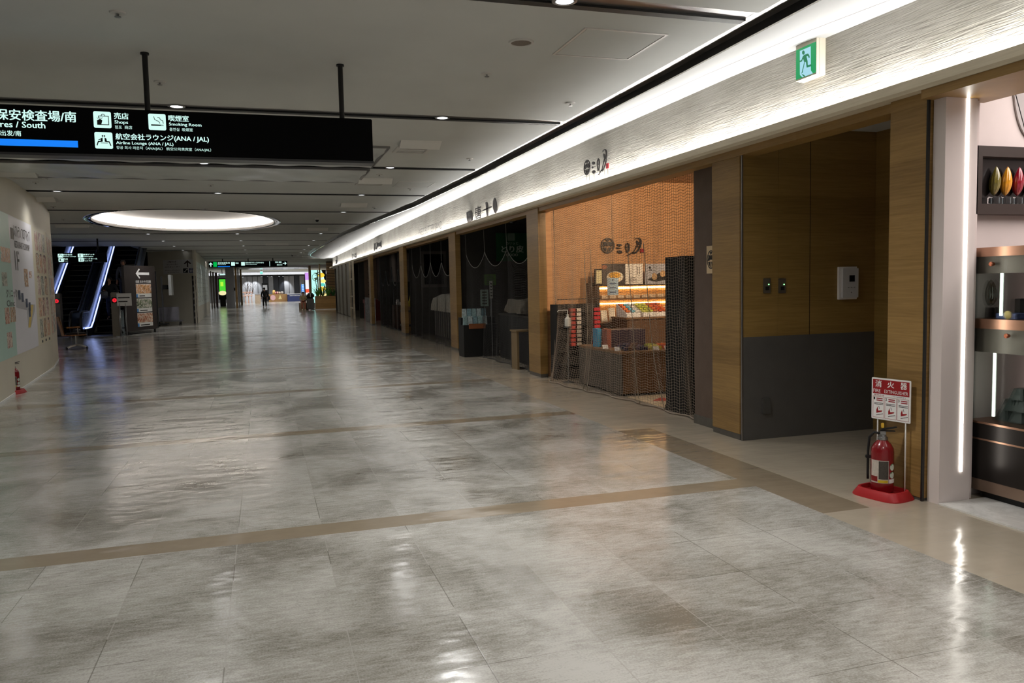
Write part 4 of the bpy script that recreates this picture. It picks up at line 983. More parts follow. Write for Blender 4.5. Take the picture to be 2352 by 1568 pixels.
# back display wall unit with backlit shelves
BY = 12.93
WB = Yfr(BY)
a0, b0, a1, b1 = boxpx(1380, 655, 1560, 745, BY-.3)
bu = thing('wall_display', ((a0+a1)/2, BY-.2, b0), 'backlit wall display of boxed sweets beneath the posters in the warm shop', 'display unit')
MB().box((a0-.1, BY-.02, b0-.05), (a1, BY+.015, b1-.02)).build('back_panel', mat('display_back', (196, 150, 96), .5), bu)
MB().box((a0-.14, BY-.20, b1-.02), (a1, BY, b1+.04)).box((a0-.14, BY-.4, b0-.05), (a0-.06, BY, b1-.02)).build('surround', mat('surround_brown', (60, 42, 28), .5), bu)
for k, z in enumerate((b0+.02, b0+.42)):
    MB().box((a0-.06, BY-.34, z), (a1, BY-.02, z+.02)).build('shelf', m_cwood, bu)
MB().box((a0, BY-.06, b1-.07), (a1, BY-.03, b1-.04)).build('light_bar', emitter('bar_warm', (255, 206, 140), 10), bu)
MB().box((a0, BY-.06, b0+.34), (a1, BY-.03, b0+.36)).build('light_bar', emitter('bar_warm', (255, 206, 140), 10), bu)
k = 0
for i in range(9):
    x = a0+.06+i*.155
    if x > a1-.1: break
    tag(MB().box((x, BY-.2, b0+.045), (x+.12, BY-.17, b0+.045+(.24 if i % 3 else .2)), .002).rot(-.2, 'X', (x, BY-.2, b0+.045)).build('sweet_box', mat('boxed_white', (236, 226, 208), .5, var=.06, vs=20)), 'white boxed sweets standing on the lower shelf of the backlit display', 'box', 'white boxes on the backlit display')
    tag(MB().box((x, BY-.22, b0+.445), (x+.12, BY-.06, b0+.5), .002).build('flat_box', mat('boxed_cream', (214, 190, 160), .5, var=.2, vs=20)), 'flat cream box on the upper shelf of the backlit display', 'box', 'flat boxes on the backlit display')
# posters above it
def poster(nm, px, y, label, cat='poster'):
    a0, b0, a1, b1 = boxpx(*px, y); t = thing(nm, ((a0+a1)/2, y, b0), label, cat); fr = Yfr(y); return t, fr, a0, b0, a1, b1
PY = 12.6
t, fr, a0, b0, a1, b1 = poster('food_poster', (1383, 606, 1436, 655), PY, 'photo poster of a white bowl of food hung above the backlit display')
fr.rect(MB(), a0, b0, a1, b1, 0, .01).build('sheet', mat('poster_dark', (70, 62, 58), .5, var=.25, vs=9), t)
w_ = a1-a0; h_ = b1-b0
fr.ell(MB(), a0+.55*w_, b0+.38*h_, .36*w_, .26*h_, .011, .013).build('bowl', mat('bowl_cream', (226, 214, 190), .4), t)
fr.ell(MB(), a0+.53*w_, b0+.46*h_, .26*w_, .15*h_, .014, .016).build('food', mat('food_yellow', (214, 160, 60), .5, var=.4, vs=40), t)
fr.ell(MB(), a0+.1*w_, b0+.85*h_, .12*w_, .1*h_, .011, .013).build('garnish', mat('food_brown', (150, 90, 60), .5, var=.3, vs=40), t)
t, fr, a0, b0, a1, b1 = poster('menu_poster', (1434, 606, 1476, 653), PY+.02, 'white text poster between the two photo posters in the warm shop')
fr.rect(MB(), a0, b0, a1, b1, 0, .01).build('sheet', mat('poster_white', (232, 226, 216), .5, var=.03), t)
mb = MB(); w_ = a1-a0; h_ = b1-b0
for k in range(2):
    for j in range(6): fr.rect(mb, a0+(.68+.12*k)*w_, b0+(.5+.06*j)*h_, a0+(.72+.12*k)*w_, b0+(.535+.06*j)*h_, .011, .013)
for j in range(4): fr.rect(mb, a0+.2*w_, b0+(.1+.07*j)*h_, a0+(.7-.03*j)*w_, b0+(.12+.07*j)*h_, .011, .013)
mb.build('lettering', mat('print_dark', (90, 80, 72), .6, var=0), t)
t, fr, a0, b0, a1, b1 = poster('food_poster', (1481, 606, 1560, 653), PY, 'photo poster of dumplings on a dark leaf hung above the backlit display')
fr.rect(MB(), a0, b0, a1, b1, 0, .01).build('sheet', mat('poster_grey', (176, 176, 182), .5, var=.05), t)
w_ = a1-a0; h_ = b1-b0
fr.poly(MB(), [(a0+.06*w_, b0+.22*h_), (a0+.3*w_, b0+.12*h_), (a1-.02*w_, b0+.3*h_), (a1-.02*w_, b0+.8*h_), (a0+.4*w_, b0+.55*h_)], .011, .012).build('leaf', mat('leaf_dark', (48, 44, 40), .5, var=.3, vs=20), t)
for i in range(3): fr.ell(MB(), a0+(.27+.24*i)*w_, b0+(.38+.13*i)*h_, .075*w_, .17*h_, .013, .016, 16).build('dumpling', mat('dumpling', (196, 160, 116), .5, var=.25, vs=30), t)
mb = MB(); fr.ell(mb, a0+.14*w_, b0+.82*h_, .035*w_, .06*h_, .011, .013, 14); fr.rect(mb, a0+.1*w_, b0+.68*h_, a0+.2*w_, b0+.72*h_, .011, .013); mb.build('lettering', m_ink, t)
t, fr, a0, b0, a1, b1 = poster('menu_board', (1365, 618, 1383, 654), PY+.01, 'small dark-framed pale notice left of the bowl poster', 'notice')
fr.rect(MB(), a0, b0, a1, b1, 0, .015).build('frame', m_rack, t)
fr.rect(MB(), a0+.03, b0+.02, a1-.01, b1-.02, .015, .018).build('sheet', mat('notice_pale', (214, 204, 160), .5, var=.06), t)
t, fr, a0, b0, a1, b1 = poster('hanging_notice', (1395, 638, 1420, 678), 11.2, 'pale blue notice sheet hanging in front of the bowl poster', 'notice')
fr.rect(MB(), a0, b0, a1, b1, 0, .004).build('sheet', mat('notice_blue', (156, 176, 190), .5, var=.05), t)
mb = MB(); w_ = a1-a0; h_ = b1-b0
for j in range(3): fr.rect(mb, a0+.2*w_, b0+(.15+.25*j)*h_, a0+.8*w_, b0+(.2+.25*j)*h_, .004, .006)
fr.rect(mb, a0+.46*w_, b0+.82*h_, a0+.54*w_, b0+.92*h_, .004, .006); mb.build('lettering', mat('print_blue', (60, 76, 104), .6, var=0), t)
MB().tube([fr.p(a0+.5*w_, b1, .002), fr.p(a0+.5*w_, 3.1, .002)], .003, 5).build('hanging_cord', m_rubber, t)
# brush logo on the orange wall (same mark as on the fascia)
ax = [p[0] for q in LOGO+[SEAL] for p in q]+[CA[0]-CA[2]]; bz = [p[1] for q in LOGO+[SEAL] for p in q]
A0, A1, B0, B1 = min(ax), max(ax), min(bz), max(bz)
ta0, tb0, ta1, tb1 = boxpx(1382, 546, 1479, 587, BY)
def mapl(p): return (ta0+(p[0]-A0)/(A1-A0)*(ta1-ta0), tb0+(p[1]-B0)/(B1-B0)*(tb1-tb0))
wl = thing('wall_logo', ((ta0+ta1)/2, BY, tb0), 'black brush-stroke logo with crest and red seal on the orange wall', 'sign')
mb = MB(); cc = mapl((CA[0], CA[1])); crest(mb, WB, cc[0], cc[1]+.02, .13, .135, 0, .02); mb.build('crest', m_ink, wl)
mb = MB()
for q in LOGO: WB.poly(mb, [mapl(p) for p in q], 0, .02)
mb.build('brush_lettering', m_ink, wl)
WB.poly(MB(), [mapl(p) for p in SEAL], 0, .02).build('red_seal', m_seal, wl)
# pale floor mat with a red arrow in the warm shop
fm = thing('floor_mat', (5.3, 9.6, .0), 'pale floor mat with red arrow inside the warm shop', 'mat')
MB().box((4.86, 8.97, .001), (6.6, 10.1, .008)).build('mat_sheet', mat('mat_pale', (214, 192, 158), .6), fm)
MB().prism([(5.0, 9.62, .0085), (5.25, 9.85, .0085), (5.25, 9.68, .0085), (6.4, 9.68, .0085), (6.4, 9.57, .0085), (5.25, 9.57, .0085), (5.25, 9.4, .0085)], (0, 0, .002)).build('red_arrow', mat('arrow_red', (200, 70, 50), .6), fm)

# --- dark shop with the green poster
def SB(u, v):
    y = 18.75-(18.75-13.7)*u
    sag = .33*(abs(sin(u*pi*3.0)))**.8 if v < .999 else 0
    top = 2.35-sag*1.0
    x = 4.74-.07*v*v+.05*sin(u*30)*v
    return Vector((x, y, max(.015, top*(1-v)+.02*sin(u*40)*(v > .05))))
nb = netting('shutter_net', 'grey net slung in scallops across the shop with the green poster', SB, 90, 62, .0018, m_netd, 120, 30, .01)
for k in range(4):
    u = k/3.0; p = SB(u, 0); 
    MB().tube([p, (4.72, p.y, 2.93)], .006, 5).build('hanging_cord', mat('cord_grey', (120, 118, 114), .8, var=0), nb)
MB().tube([SB(i/90, 0) for i in range(91)], .008, 5).build('top_rope', mat('cord_grey', (120, 118, 114), .8, var=0), nb, True)
def dimposter(): pass
t, fr, a0, b0, a1, b1 = poster('green_poster', (1140, 535, 1214, 600), 19.0, 'dark green shop poster with white brush lettering on the back partition')
fr.rect(MB(), a0, b0, a1, b1, 0, .02).build('sheet', mat('poster_green', (30, 84, 50), .5, var=.05), t)
w_ = a1-a0; h_ = b1-b0
mb = MB(); put(mb, fr, 'カリッと', a0+.3*w_, b0+.58*h_, a0+.68*w_, b0+.68*h_, .01, .022); put(mb, fr, 'とり皮', a0+.16*w_, b0+.3*h_, a0+.84*w_, b0+.55*h_, .03, .022); put(mb, fr, '0000', a0+.3*w_, b0+.17*h_, a0+.66*w_, b0+.27*h_, .02, .022); mb.build('lettering', mat('poster_letter', (186, 196, 186), .5, var=0), t)
fr.rrect(MB(), a0+.35*w_, b0+.72*h_, a0+.58*w_, b0+.99*h_, .02, .02, .022).build('badge', mat('badge_pale', (120, 140, 124), .5), t)
cc_ = ony(1178, 520, 15.0)
cm = thing('security_camera', (cc_.x, 15.0, 2.95), 'white dome security camera under the lintel of the green poster shop', 'camera')
MB().lathe([(.05, 3.12), (.09, 3.1), (.10, 3.02), (.10, 2.92), (.085, 2.9)], (cc_.x, 15.0, 0), 20).build('housing', m_white, cm, smooth='auto')
MB().lathe([(.082, 2.9), (.075, 2.86), (.045, 2.83), (0, 2.82)], (cc_.x, 15.0, 0), 20).build('dome', m_blackg, cm, True)
# pouches on a shelf
m_pch = [mat('pouch_%d' % i, c, .4, var=.3, vs=30) for i, c in enumerate(((150, 176, 176), (176, 190, 190), (130, 160, 168)))]
p0 = ony(1066, 745, 17.2); p1 = ony(1112, 745, 17.2)
shf = thing('product_stand', ((p0.x+p1.x)/2, 17.2, 0), 'dark stand of pale pouches with an orange front board behind the grey net', 'stand')
MB().box((p0.x, 17.25, 0), (p1.x+.35, 17.75, p0.z-.02)).build('stand_body', m_rack, shf)
MB().box((p0.x, 17.5, p0.z-.021), (p1.x+.35, 17.75, p0.z+.14)).build('back_step', m_rack, shf)
q0 = ony(1078, 741, 17.2); q1 = ony(1106, 748, 17.2)
MB().box((q0.x, 17.22, q1.z-.06), (q1.x+.1, 17.25, q1.z+.05)).build('front_board', mat('board_orange', (150, 90, 56), .5), shf)
for r in range(2):
    for i in range(5):
        x = p0.x+.06+i*.115+.03*r; z = p0.z-.02+.16*r; y = 17.32+.2*r
        tag(MB().add([(x-.05, y-.02, z), (x+.05, y-.02, z), (x+.055, y+.02, z+.0), (x-.055, y+.02, z), (x-.05, y+.003, z+.2), (x+.05, y+.003, z+.2), (x+.05, y+.012, z+.2), (x-.05, y+.012, z+.2)], [(0, 3, 2, 1), (4, 5, 6, 7), (0, 1, 5, 4), (1, 2, 6, 5), (2, 3, 7, 6), (3, 0, 4, 7)]).build('snack_pouch', m_pch[(i+r) % 3]), ['pale snack pouch in the front row behind the grey net', 'pale snack pouch in the back row behind the grey net'][r], 'pouch', ['front row of snack pouches', 'back row of snack pouches'][r])
for px, y, c, lab in (((1104, 665, 1122, 703), 17.6, (150, 170, 160), 'tall pale price board on the product stand'), ((1112, 630, 1139, 655), 17.9, (74, 110, 40), 'leafy green notice above the product stand'), ((1125, 645, 1132, 685), 17.0, (176, 176, 170), 'narrow white vertical strip notice behind the grey net')):
    a0, b0, a1, b1 = boxpx(*px, y); t = thing('price_board', ((a0+a1)/2, y, b0), lab, 'notice'); fr = Yfr(y)
    fr.rect(MB(), a0, b0, a1, b1, 0, .01).build('sheet', mat('pb_%d' % c[0], c, .5, var=.15, vs=20), t)
    MB().tube([((a0+a1)/2, y+.006, b0), ((a0+a1)/2, y+.006, p0.z-.02 if y < 17.76 and y > 17.2 else 0)], .006, 5).build('support_rod', m_steel, t)
    mb = MB()
    for j in range(5): fr.rect(mb, a0+.2*(a1-a0), b0+(.12+.17*j)*(b1-b0), a0+.8*(a1-a0), b0+(.2+.17*j)*(b1-b0), .01, .012)
    mb.build('lettering', mat('pb_print', (70, 74, 66), .6, var=0), t)
# sheet-covered counter of the green poster shop
def drape(mb, x0, x1, y0, y1, zt_, zb, nx=26, ny=16, amp=.03, over=.10, seed=1):
    def fn(u, v):
        x = x0-over+(x1-x0+2*over)*u; y = y0-over+(y1-y0+2*over)*v
        dx = max(x0-x, 0, x-x1); dy = max(y0-y, 0, y-y1); d = max(dx, dy)
        z = zt_+amp*sin(u*7+seed)*sin(v*6+seed*2) if d < .005 else zt_-(zt_-zb)*min(1, (d/over)**.6)
        x2 = min(max(x, x0-.04), x1+.04); y2 = min(max(y, y0-.04), y1+.04)
        w = .035*sin((u*x1*9+v*y1*7)+seed)*min(1, d/over*1.5)
        return Vector((x2+w, y2+w, z))
    return mb.grid(fn, nx, ny)
kc = thing('shop_counter', (5.4, 15.6, 0), 'dark counter behind the grey net of the green poster shop', 'counter')
MB().box((5.0, 14.6, 0), (5.7, 16.9, .95), .005).build('counter_body', m_rack, kc)
MB().box((4.98, 14.58, .95), (5.72, 16.92, .98)).build('counter_top', m_darkg, kc)
tag(drape(MB(), 5.0, 5.68, 15.2, 16.3, 1.30, 1.02, seed=2, amp=.05).build('dust_sheet', mat('sheet_brown', (112, 104, 92), .9), smooth=True), 'brown dust sheet over goods on the counter behind the grey net', 'dust sheet')
p = ony(1208, 740, 14.2)
tag(MB().box((p.x-.2, 14.2, .72), (p.x+.25, 14.6, .75)).box((p.x-.18, 14.22, 0), (p.x-.14, 14.58, .72)).build('side_table', mat('table_tan', (120, 100, 70), .6)), 'small tan side shelf at the right of the green poster shop', 'table')
a0, b0, a1, b1 = boxpx(1062, 636, 1068, 648, 18.95)

# --- shop with the sheet-covered counter (biscuit shop)
def SC(u, v):
    y = 25.9-(25.9-19.9)*u
    sag = .42*abs(sin(u*pi*4))**.7
    return Vector((4.70+.07*sin(u*34)*v-.05*v, y, max(.015, (2.3-sag)*(1-v))))
nc = netting('shutter_net', 'fine grey net slung in scallops before the sheet-covered counter', SC, 80, 50, .0022, m_netd, 96, 24, .012)
for k in range(5):
    p = SC(k/4, 0); MB().tube([p, (4.70, p.y, 2.93)], .007, 5).build('hanging_cord', mat('cord_grey', (120, 118, 114), .8, var=0), nc)
MB().tube([SC(i/90, 0) for i in range(91)], .01, 5).build('top_rope', mat('cord_grey', (120, 118, 114), .8, var=0), nc, True)
p0 = ony(952, 700, 23.2); 
kc = thing('shop_counter', (5.5, 22.8, 0), 'counter with vertical ribs under the pale dust sheet', 'counter')
MB().box((5.05, 21.2, 0), (5.9, 24.2, 1.0), .005).build('counter_body', mat('counter_black', (34, 32, 30), .6), kc)
for i in range(10): MB().box((5.03, 21.3+i*.3, .1), (5.052, 21.36+i*.3, .85)).build('rib', mat('rib_grey', (120, 116, 110), .5), kc)
tag(drape(MB(), 5.0, 5.9, 21.1, 24.2, 1.30, .86, nx=30, ny=40, seed=4, amp=.07, over=.14).build('dust_sheet', mat('sheet_white', (176, 172, 162), .9), smooth=True), 'pale dust sheet draped over the biscuit shop counter', 'dust sheet')
a0, b0, a1, b1 = boxpx(956, 711, 980, 742, 21.0)
tag(MB().box((5.0, 20.86, .42), (5.42, 21.04, .92), .004).build('paper_bag', mat('bag_pink', (176, 112, 104), .6, var=.06)), 'dull pink board hanging at the end of the sheet-covered counter', 'board')
t, fr, a0, b0, a1, b1 = poster('menu_screen', (968, 577, 1026, 660), 26.15, 'large black framed screen on the partition of the biscuit shop', 'screen')
fr.rect(MB(), a0, b0, a1, b1, 0, .05).build('frame', mat('frame_grey', (80, 76, 70), .5), t)
fr.rect(MB(), a0+.1, b0+.1, a1-.1, b1-.1, .05, .052).build('screen', m_blackg, t)

# --- shop with hanging drapes and the striped barrel
m_barrel = wood('barrel_wood', (92, 66, 36), (126, 94, 52), .6, .12, 'v')
bl = thing('display_barrel', (5.1, 28.2, 0), 'wooden stave barrel stand topped with a yellow cloth in the dark shop', 'barrel')
mb = MB(); mb.lathe([(.5, .02), (.54, .45), (.52, .9), (.46, .9), (.44, .86), (0, .86)], (5.15, 28.0, 0), 28).build('staves', m_barrel, bl, smooth='auto')
MB().lathe([(.30, .862), (.36, .95), (.26, 1.1), (.2, 1.32), (.0, 1.36)], (5.2, 28.1, 0), 18).build('yellow_cloth', mat('cloth_yellow', (150, 132, 44), .8, var=.2, vs=12), bl, smooth=True)
for i in range(2): MB().lathe([(.535-.012*i, .2+.5*i), (.555-.012*i, .22+.5*i), (.555-.012*i, .26+.5*i), (.535-.012*i, .28+.5*i)], (5.15, 28.0, 0), 28).build('hoop', m_black, bl)
tag(MB().lathe([(.0, 0), (.14, .03), (.19, .14), (.15, .27), (.06, .34), (.05, .42), (.09, .44), (.0, .45)], (5.2, 28.15, 1.33), 16).build('cloth_bundle', mat('bundle_blue', (96, 116, 128), .8, var=.5, vs=22), smooth=True), 'blue and white patterned cloth bundle on top of the barrel', 'bundle')
tag(MB().lathe([(0, 0), (.16, .02), (.2, .16), (.12, .3), (0, .34)], (5.98, 28.5, 0.0), 16).build('straw_bundle', mat('bundle_tan', (150, 126, 84), .8, var=.2, vs=20), smooth=True), 'tan wrapped bundle leaning behind the barrel', 'bundle')
def SD(u, v):
    y = 33.1-(33.1-27.0)*u
    sag = .7*abs(sin(u*pi*4))**.6
    return Vector((4.66+.05*sin(u*40)*v, y, max(.02, (2.35-sag)*(1-v))))
nd = netting('shutter_net', 'black net hanging in pointed scallops across the striped barrel shop', SD, 60, 30, .003, m_black, 90, 16, .02)
for k in range(5):
    p = SD(k/4, 0); MB().tube([p, (4.66, p.y, 2.93)], .008, 5).build('hanging_cord', m_black, nd)
MB().tube([SD(i/90, 0) for i in range(91)], .016, 5).build('top_rope', m_black, nd, True)
tag(MB().grid(lambda u, v: Vector((5.0+1.6*u, 32.9+.05*sin(u*30), 3.0-1.2*v)), 40, 2).build('hanging_cloth', mat('cloth_grey', (112, 104, 100), .9)), 'grey cloth curtain hung high at the back of the striped barrel shop', 'curtain')
for x, y, lab in ((4.95, 30.6, 'white capped dark jar stand, left of the two in the striped barrel shop'), (4.95, 29.6, 'white capped dark jar stand, right of the two in the striped barrel shop')):
    t = thing('jar_stand', (x, y, 0), lab, 'stand')
    MB().box((x-.2, y-.2, 0), (x+.2, y+.2, .9)).build('base', mat('stand_brown', (70, 48, 34), .6), t)
    MB().lathe([(.07, .9), (.08, 1.0), (.05, 1.04), (.055, 1.05), (.055, 1.1), (0, 1.12)], (x, y, 0), 14).build('jar', m_white, t, smooth='auto')

# --- shop with hanging banners
for y, x, txt, lab, c in ((36.5, 5.0, 'お得な口上', 'brown hanging banner with a column of dark characters, right of the two', (98, 86, 82)), (39.4, 4.75, '生チョコラン', 'brown hanging banner with a column of dark characters, left of the two', (110, 92, 76))):
    t = thing('hanging_banner', (x, y, 1.2), lab, 'banner'); fr = Yfr(y); w_ = .62
    fr.rect(MB(), x, .95, x+w_, 2.95, 0, .012).build('cloth', mat('banner_%d' % c[0], c, .8), t)
    mb = MB()
    for k, ch in enumerate(txt): put(mb, fr, ch, x+.18, 2.62-.28*k, x+.44, 2.86-.28*k, .03, .015)
    mb.build('lettering', m_ink, t)
    MB().tube([(x-.05, y+.005, 2.96), (x+w_+.05, y+.005, 2.96)], .015, 8).build('pole', m_wood, t)
tag(MB().box((4.62, 38.0, .82), (5.6, 39.2, 1.0)).box((4.66, 38.04, 0), (5.56, 39.16, .82)).build('red_counter', mat('counter_red', (110, 34, 34), .6)), 'dark red topped counter below the hanging banners', 'counter')
tag(MB().grid(lambda u, v: Vector((4.56+.05*sin(u*40), 37.9-3.5*u, 1.1*(1-v)+.02)), 40, 2).build('plastic_curtain', mat('plastic_grey', (120, 120, 122), .3, var=.3, vs=8)), 'crumpled clear grey plastic curtain across the banner shop', 'curtain')
# louvred shutter panels at the far end of the row
for k, y in enumerate((43.2, 45.4, 47.6, 49.8)):
    tag(MB().box((4.42, y, .03), (4.5, y+1.35, 2.93), .01).build('roller_screen', mat('shutter_beige', (150, 142, 128), .5)), ['beige shutter panel nearest the banner shop', 'second beige shutter panel from the banner shop', 'third beige shutter panel from the banner shop', 'beige shutter panel farthest from the banner shop'][k], 'screen', 'beige shutter panels')
t = thing('wood_lattice_frame', (4.36, 41.5, 0), 'pale wooden lattice frame post beside the banners', 'frame')
MB().box((4.34, 41.0, 0), (4.44, 41.12, 2.93)).box((4.34, 42.4, 0), (4.44, 42.52, 2.93)).build('upright', m_woodl, t)
for z in (.5, 1.1, 2.0): MB().box((4.35, 41.12, z), (4.43, 42.4, z+.06)).build('crossbar', m_woodl, t)
# ================================================================== CEILING FITTINGS
m_cw = mat('fitting_white', (200, 199, 195), .5, var=.01)
m_lens = emitter('downlight_lens', (244, 248, 255), 1.8, (230, 230, 230))
def downlight(x, y, first=[None]):
    if first[0] is None:
        t = thing('downlight', (x, y, 3.6), 'round recessed downlight in a dark ceiling groove', 'downlight', 'downlights in the ceiling grooves')
        MB().lathe([(.075, 3.6), (.09, 3.592), (.068, 3.588), (.062, 3.6)], (x, y, 0), 24).build('trim_ring', m_metal, t, smooth='auto')
        MB().lathe([(.062, 3.5915), (0, 3.5915)], (x, y, 0), 24).build('lens', m_lens, t)
        first[0] = t; return t
    return copy_tree(first[0], Matrix.Translation((x-first[0].location.x, y-first[0].location.y, 0)))
for gy in (5.26, 9.2, 13.2, 17.2, 21.2, 29.75, 34.05, 38.05, 42.05, 46.05, 50.05):
    for gx in (-3.7, -.8, 2.08):
        if 20 < gy < 22 and gx < 1: continue
        if gx < -3 and gy < 9: continue
        if xright(gy)-.3 < gx: continue
        downlight(gx, gy)
def sprinkler(x, y, z=3.6, first=[None]):
    if first[0] is None:
        t = thing('sprinkler_head', (x, y, 3.6), 'small round white sprinkler head on a ceiling panel', 'sprinkler', 'sprinkler heads on the ceiling')
        MB().lathe([(.055, 3.6), (.05, 3.59), (.02, 3.588)], (x, y, 0), 20).build('flange', m_cw, t, smooth='auto')
        MB().lathe([(.008, 3.59), (.008, 3.572), (.022, 3.57), (.022, 3.565), (0, 3.565)], (x, y, 0), 12).build('nozzle', m_steel, t, smooth='auto')
        first[0] = t; return t
    return copy_tree(first[0], Matrix.Translation((x-first[0].location.x, y-first[0].location.y, z-3.6)))
for u, v in ((1118, 168), (1310, 236), (367, 187), (270, 28), (1079, 364), (871, 400), (942, 433), (860, 476), (82, 418), (122, 474), (146, 503), (471, 478), (484, 424)):
    p = onz(u, v, 3.6); sprinkler(p.x, p.y)
for u, v in ((797, 556), (780, 567), (737, 585)):
    p = onz(u, v, 3.57); xo_ = lerp_tab(SOF, p.y); xi_ = lerp_tab(SI, p.y); sprinkler(p.x, p.y, 3.55+(lerp_tab(ZT, p.y)-3.55)*min(1, max(0, (p.x-xo_)/(xi_-xo_))))
p = onz(1197, 96, 3.6)
t = thing('ceiling_speaker', (p.x, p.y, 3.6), 'round white ceiling speaker beside the square access hatch', 'speaker')
MB().lathe([(.105, 3.6), (.10, 3.588), (.085, 3.586), (.082, 3.592)], (p.x, p.y, 0), 36).build('rim', m_cw, t, smooth='auto')
MB().lathe([(.083, 3.5915), (0, 3.5905)], (p.x, p.y, 0), 36).build('grille', mat('speaker_grille', (120, 110, 100), .7, var=.3, vs=300), t)
def hatch(x0, y0, x1, y1, label):
    t = thing('access_hatch', ((x0+x1)/2, (y0+y1)/2, 3.6), label, 'access hatch')
    w_ = .022
    MB().box((x0, y0, 3.592), (x1, y0+w_, 3.6)).box((x0, y1-w_, 3.592), (x1, y1, 3.6)).box((x0, y0+w_, 3.592), (x0+w_, y1-w_, 3.6)).box((x1-w_, y0+w_, 3.592), (x1, y1-w_, 3.6)).build('frame', mat('hatch_frame', (214, 213, 210), .35, .3), t)
    MB().box((x0+w_+.006, y0+w_+.006, 3.5945), (x1-w_-.006, y1-w_-.006, 3.6)).build('door_panel', m_ceil, t)
    MB().box((x0+w_, y0+w_, 3.598), (x1-w_, y1-w_, 3.5995)).build('gap', m_black, t)
hatch(2.446, 5.763, 3.165, 6.50, 'large square access hatch near the camera, beside the round speaker')
hatch(2.52, 14.95, 3.23, 15.75, 'square access hatch farther along, near the brush-lettered fascia sign')
p = onz(746, 517, 3.6); hatch(2.2, p.y-.3, 2.9, p.y+.4, 'small square access hatch beyond the oval light dome')
def diffuser(x0, y0, w_, l, label):
    t = thing('air_diffuser', (x0+w_/2, y0+l/2, 3.6), label, 'air diffuser')
    MB().box((x0, y0, 3.585), (x0+w_, y0+.05, 3.6)).box((x0, y0+l-.05, 3.585), (x0+w_, y0+l, 3.6)).box((x0, y0+.05, 3.585), (x0+.05, y0+l-.05, 3.6)).box((x0+w_-.05, y0+.05, 3.585), (x0+w_, y0+l-.05, 3.6)).build('frame', m_cw, t)
    for i in range(5):
        y = y0+.1+(l-.2)*i/4; MB().box((x0+.05, y-.02, 3.588), (x0+w_-.05, y+.02, 3.5995)).build('slat', m_cw, t)
    MB().prism([(x0-.03, y0-.03, 3.6), (x0-.03, y0-.02, 3.6), (x0-.03, y0+.16, 3.52), (x0-.03, y0+.15, 3.515)], (w_+.06, 0, 0)).build('deflector', mat('deflector_white', (222, 221, 217), .5, var=.01), t)
    for sx in (x0-.03, x0+w_+.025): MB().prism([(sx, y0-.03, 3.6), (sx, y0+.16, 3.517), (sx, y0+.3, 3.6)], (.005, 0, 0)).build('side_cheek', m_cw, t)
diffuser(1.88, 10.75, .5, .95, 'white air diffuser with deflector to the right of the large hanging sign')
diffuser(1.76, 14.6, .55, .95, 'second white air diffuser with deflector, beyond the plastic sheeting')
diffuser(1.85, 19.0, .55, .9, 'third white air diffuser, in front of the oval light dome')
diffuser(1.5, 27.0, .6, .9, 'fourth white air diffuser, beside the far side of the oval light dome')
diffuser(-4.05, 14.5, .6, .95, 'white air diffuser with deflector at the left edge above the hoarding')
diffuser(-4.6, 18.4, .55, .95, 'white air diffuser above the end of the printed hoarding')
diffuser(-5.6, 25.6, .8, .9, 'wide white air diffuser left of the oval light dome')
diffuser(.2, 36.2, .9, .7, 'wide air diffuser far down the ceiling, above the walking person')
# plastic dust sheeting over a ceiling opening
m_sheet = mat('plastic_sheeting', (206, 210, 208), .28, var=.08, vs=1.2)
for y0, y1, lab in ((11.27, 13.12, 'wrinkled clear plastic sheet covering the ceiling opening behind the large sign'), (13.46, 15.05, 'wrinkled clear plastic sheet covering the ceiling opening beyond the groove')):
    t = thing('plastic_sheet', (-1.1, (y0+y1)/2, 3.59), lab, 'plastic sheet')
    MB().grid(lambda u, v: Vector((-4.0+5.75*u, y0+(y1-y0)*v, 3.577+.012*sin(u*23+2*sin(u*9)+v*5)*sin(pi*v)+.008*sin(u*51-v*9))), 90, 14).build('sheet', m_sheet, t, True)
    fb = MB().box((1.74, y0-.03, 3.57), (1.78, y1+.03, 3.6)).box((-4.0, y0-.04, 3.57), (1.74, y0-.0, 3.6))
    if y1 > 14: fb.box((-4.0, y1, 3.57), (1.74, y1+.04, 3.6))
    fb.build('edge_trim', m_metal, t)
def ccam(x, y, lab, z=3.6):
    t = thing('ceiling_camera', (x, y, z), lab, 'camera')
    MB().lathe([(.06, z), (.06, z-.05), (.055, z-.06)], (x, y, 0), 18).build('base', m_cw, t, smooth='auto')
    MB().lathe([(.05, z-.06), (.045, z-.09), (.02, z-.115), (0, z-.118)], (x, y, 0), 18).build('dome', m_blackg, t, True)
p = onz(728, 500, 3.6); ccam(p.x, p.y, 'small dome camera on the ceiling right of the oval light dome')
p = onz(671, 584, 3.6); ccam(p.x, p.y, 'dark dome camera on the ceiling near the far hanging sign')

# ================================================================== PRINTED HOARDING
Hd = (H1-H0).normalized(); HN = Hd.cross(Vector((0, 0, 1)))
HF = Fr(H0+HN*.004, Hd, (0, 0, 1))
def hp(u, v): p = onplane(u, v, H0, HN); return ((p-H0).dot(Hd), p.z)
def hq(cx, cy): return hp(cx/4.357, 480+cy/4.357)
zt0 = hp(0, 484)[1]; zb0 = hp(43, 813)[1]
Hlen = (H1-H0).length
aM = hp(28, 654)[0]; aW = hp(79, 654)[0]; aC = Hlen
pr = thing('floor_guide_print', H0+Hd*10+Vector((0, 0, zb0)), 'large printed restaurant floor guide with photos and map on the left hoarding', 'poster')
HF.rect(MB(), 3.0, zb0, aM, zt0, 0, .003).build('mint_panel', mat('print_mint', (176, 206, 194), .45, var=.02), pr)
HF.rect(MB(), aM, zb0, aW, zt0, 0, .003).build('map_panel', mat('print_lilac', (222, 220, 226), .45, var=.01), pr)
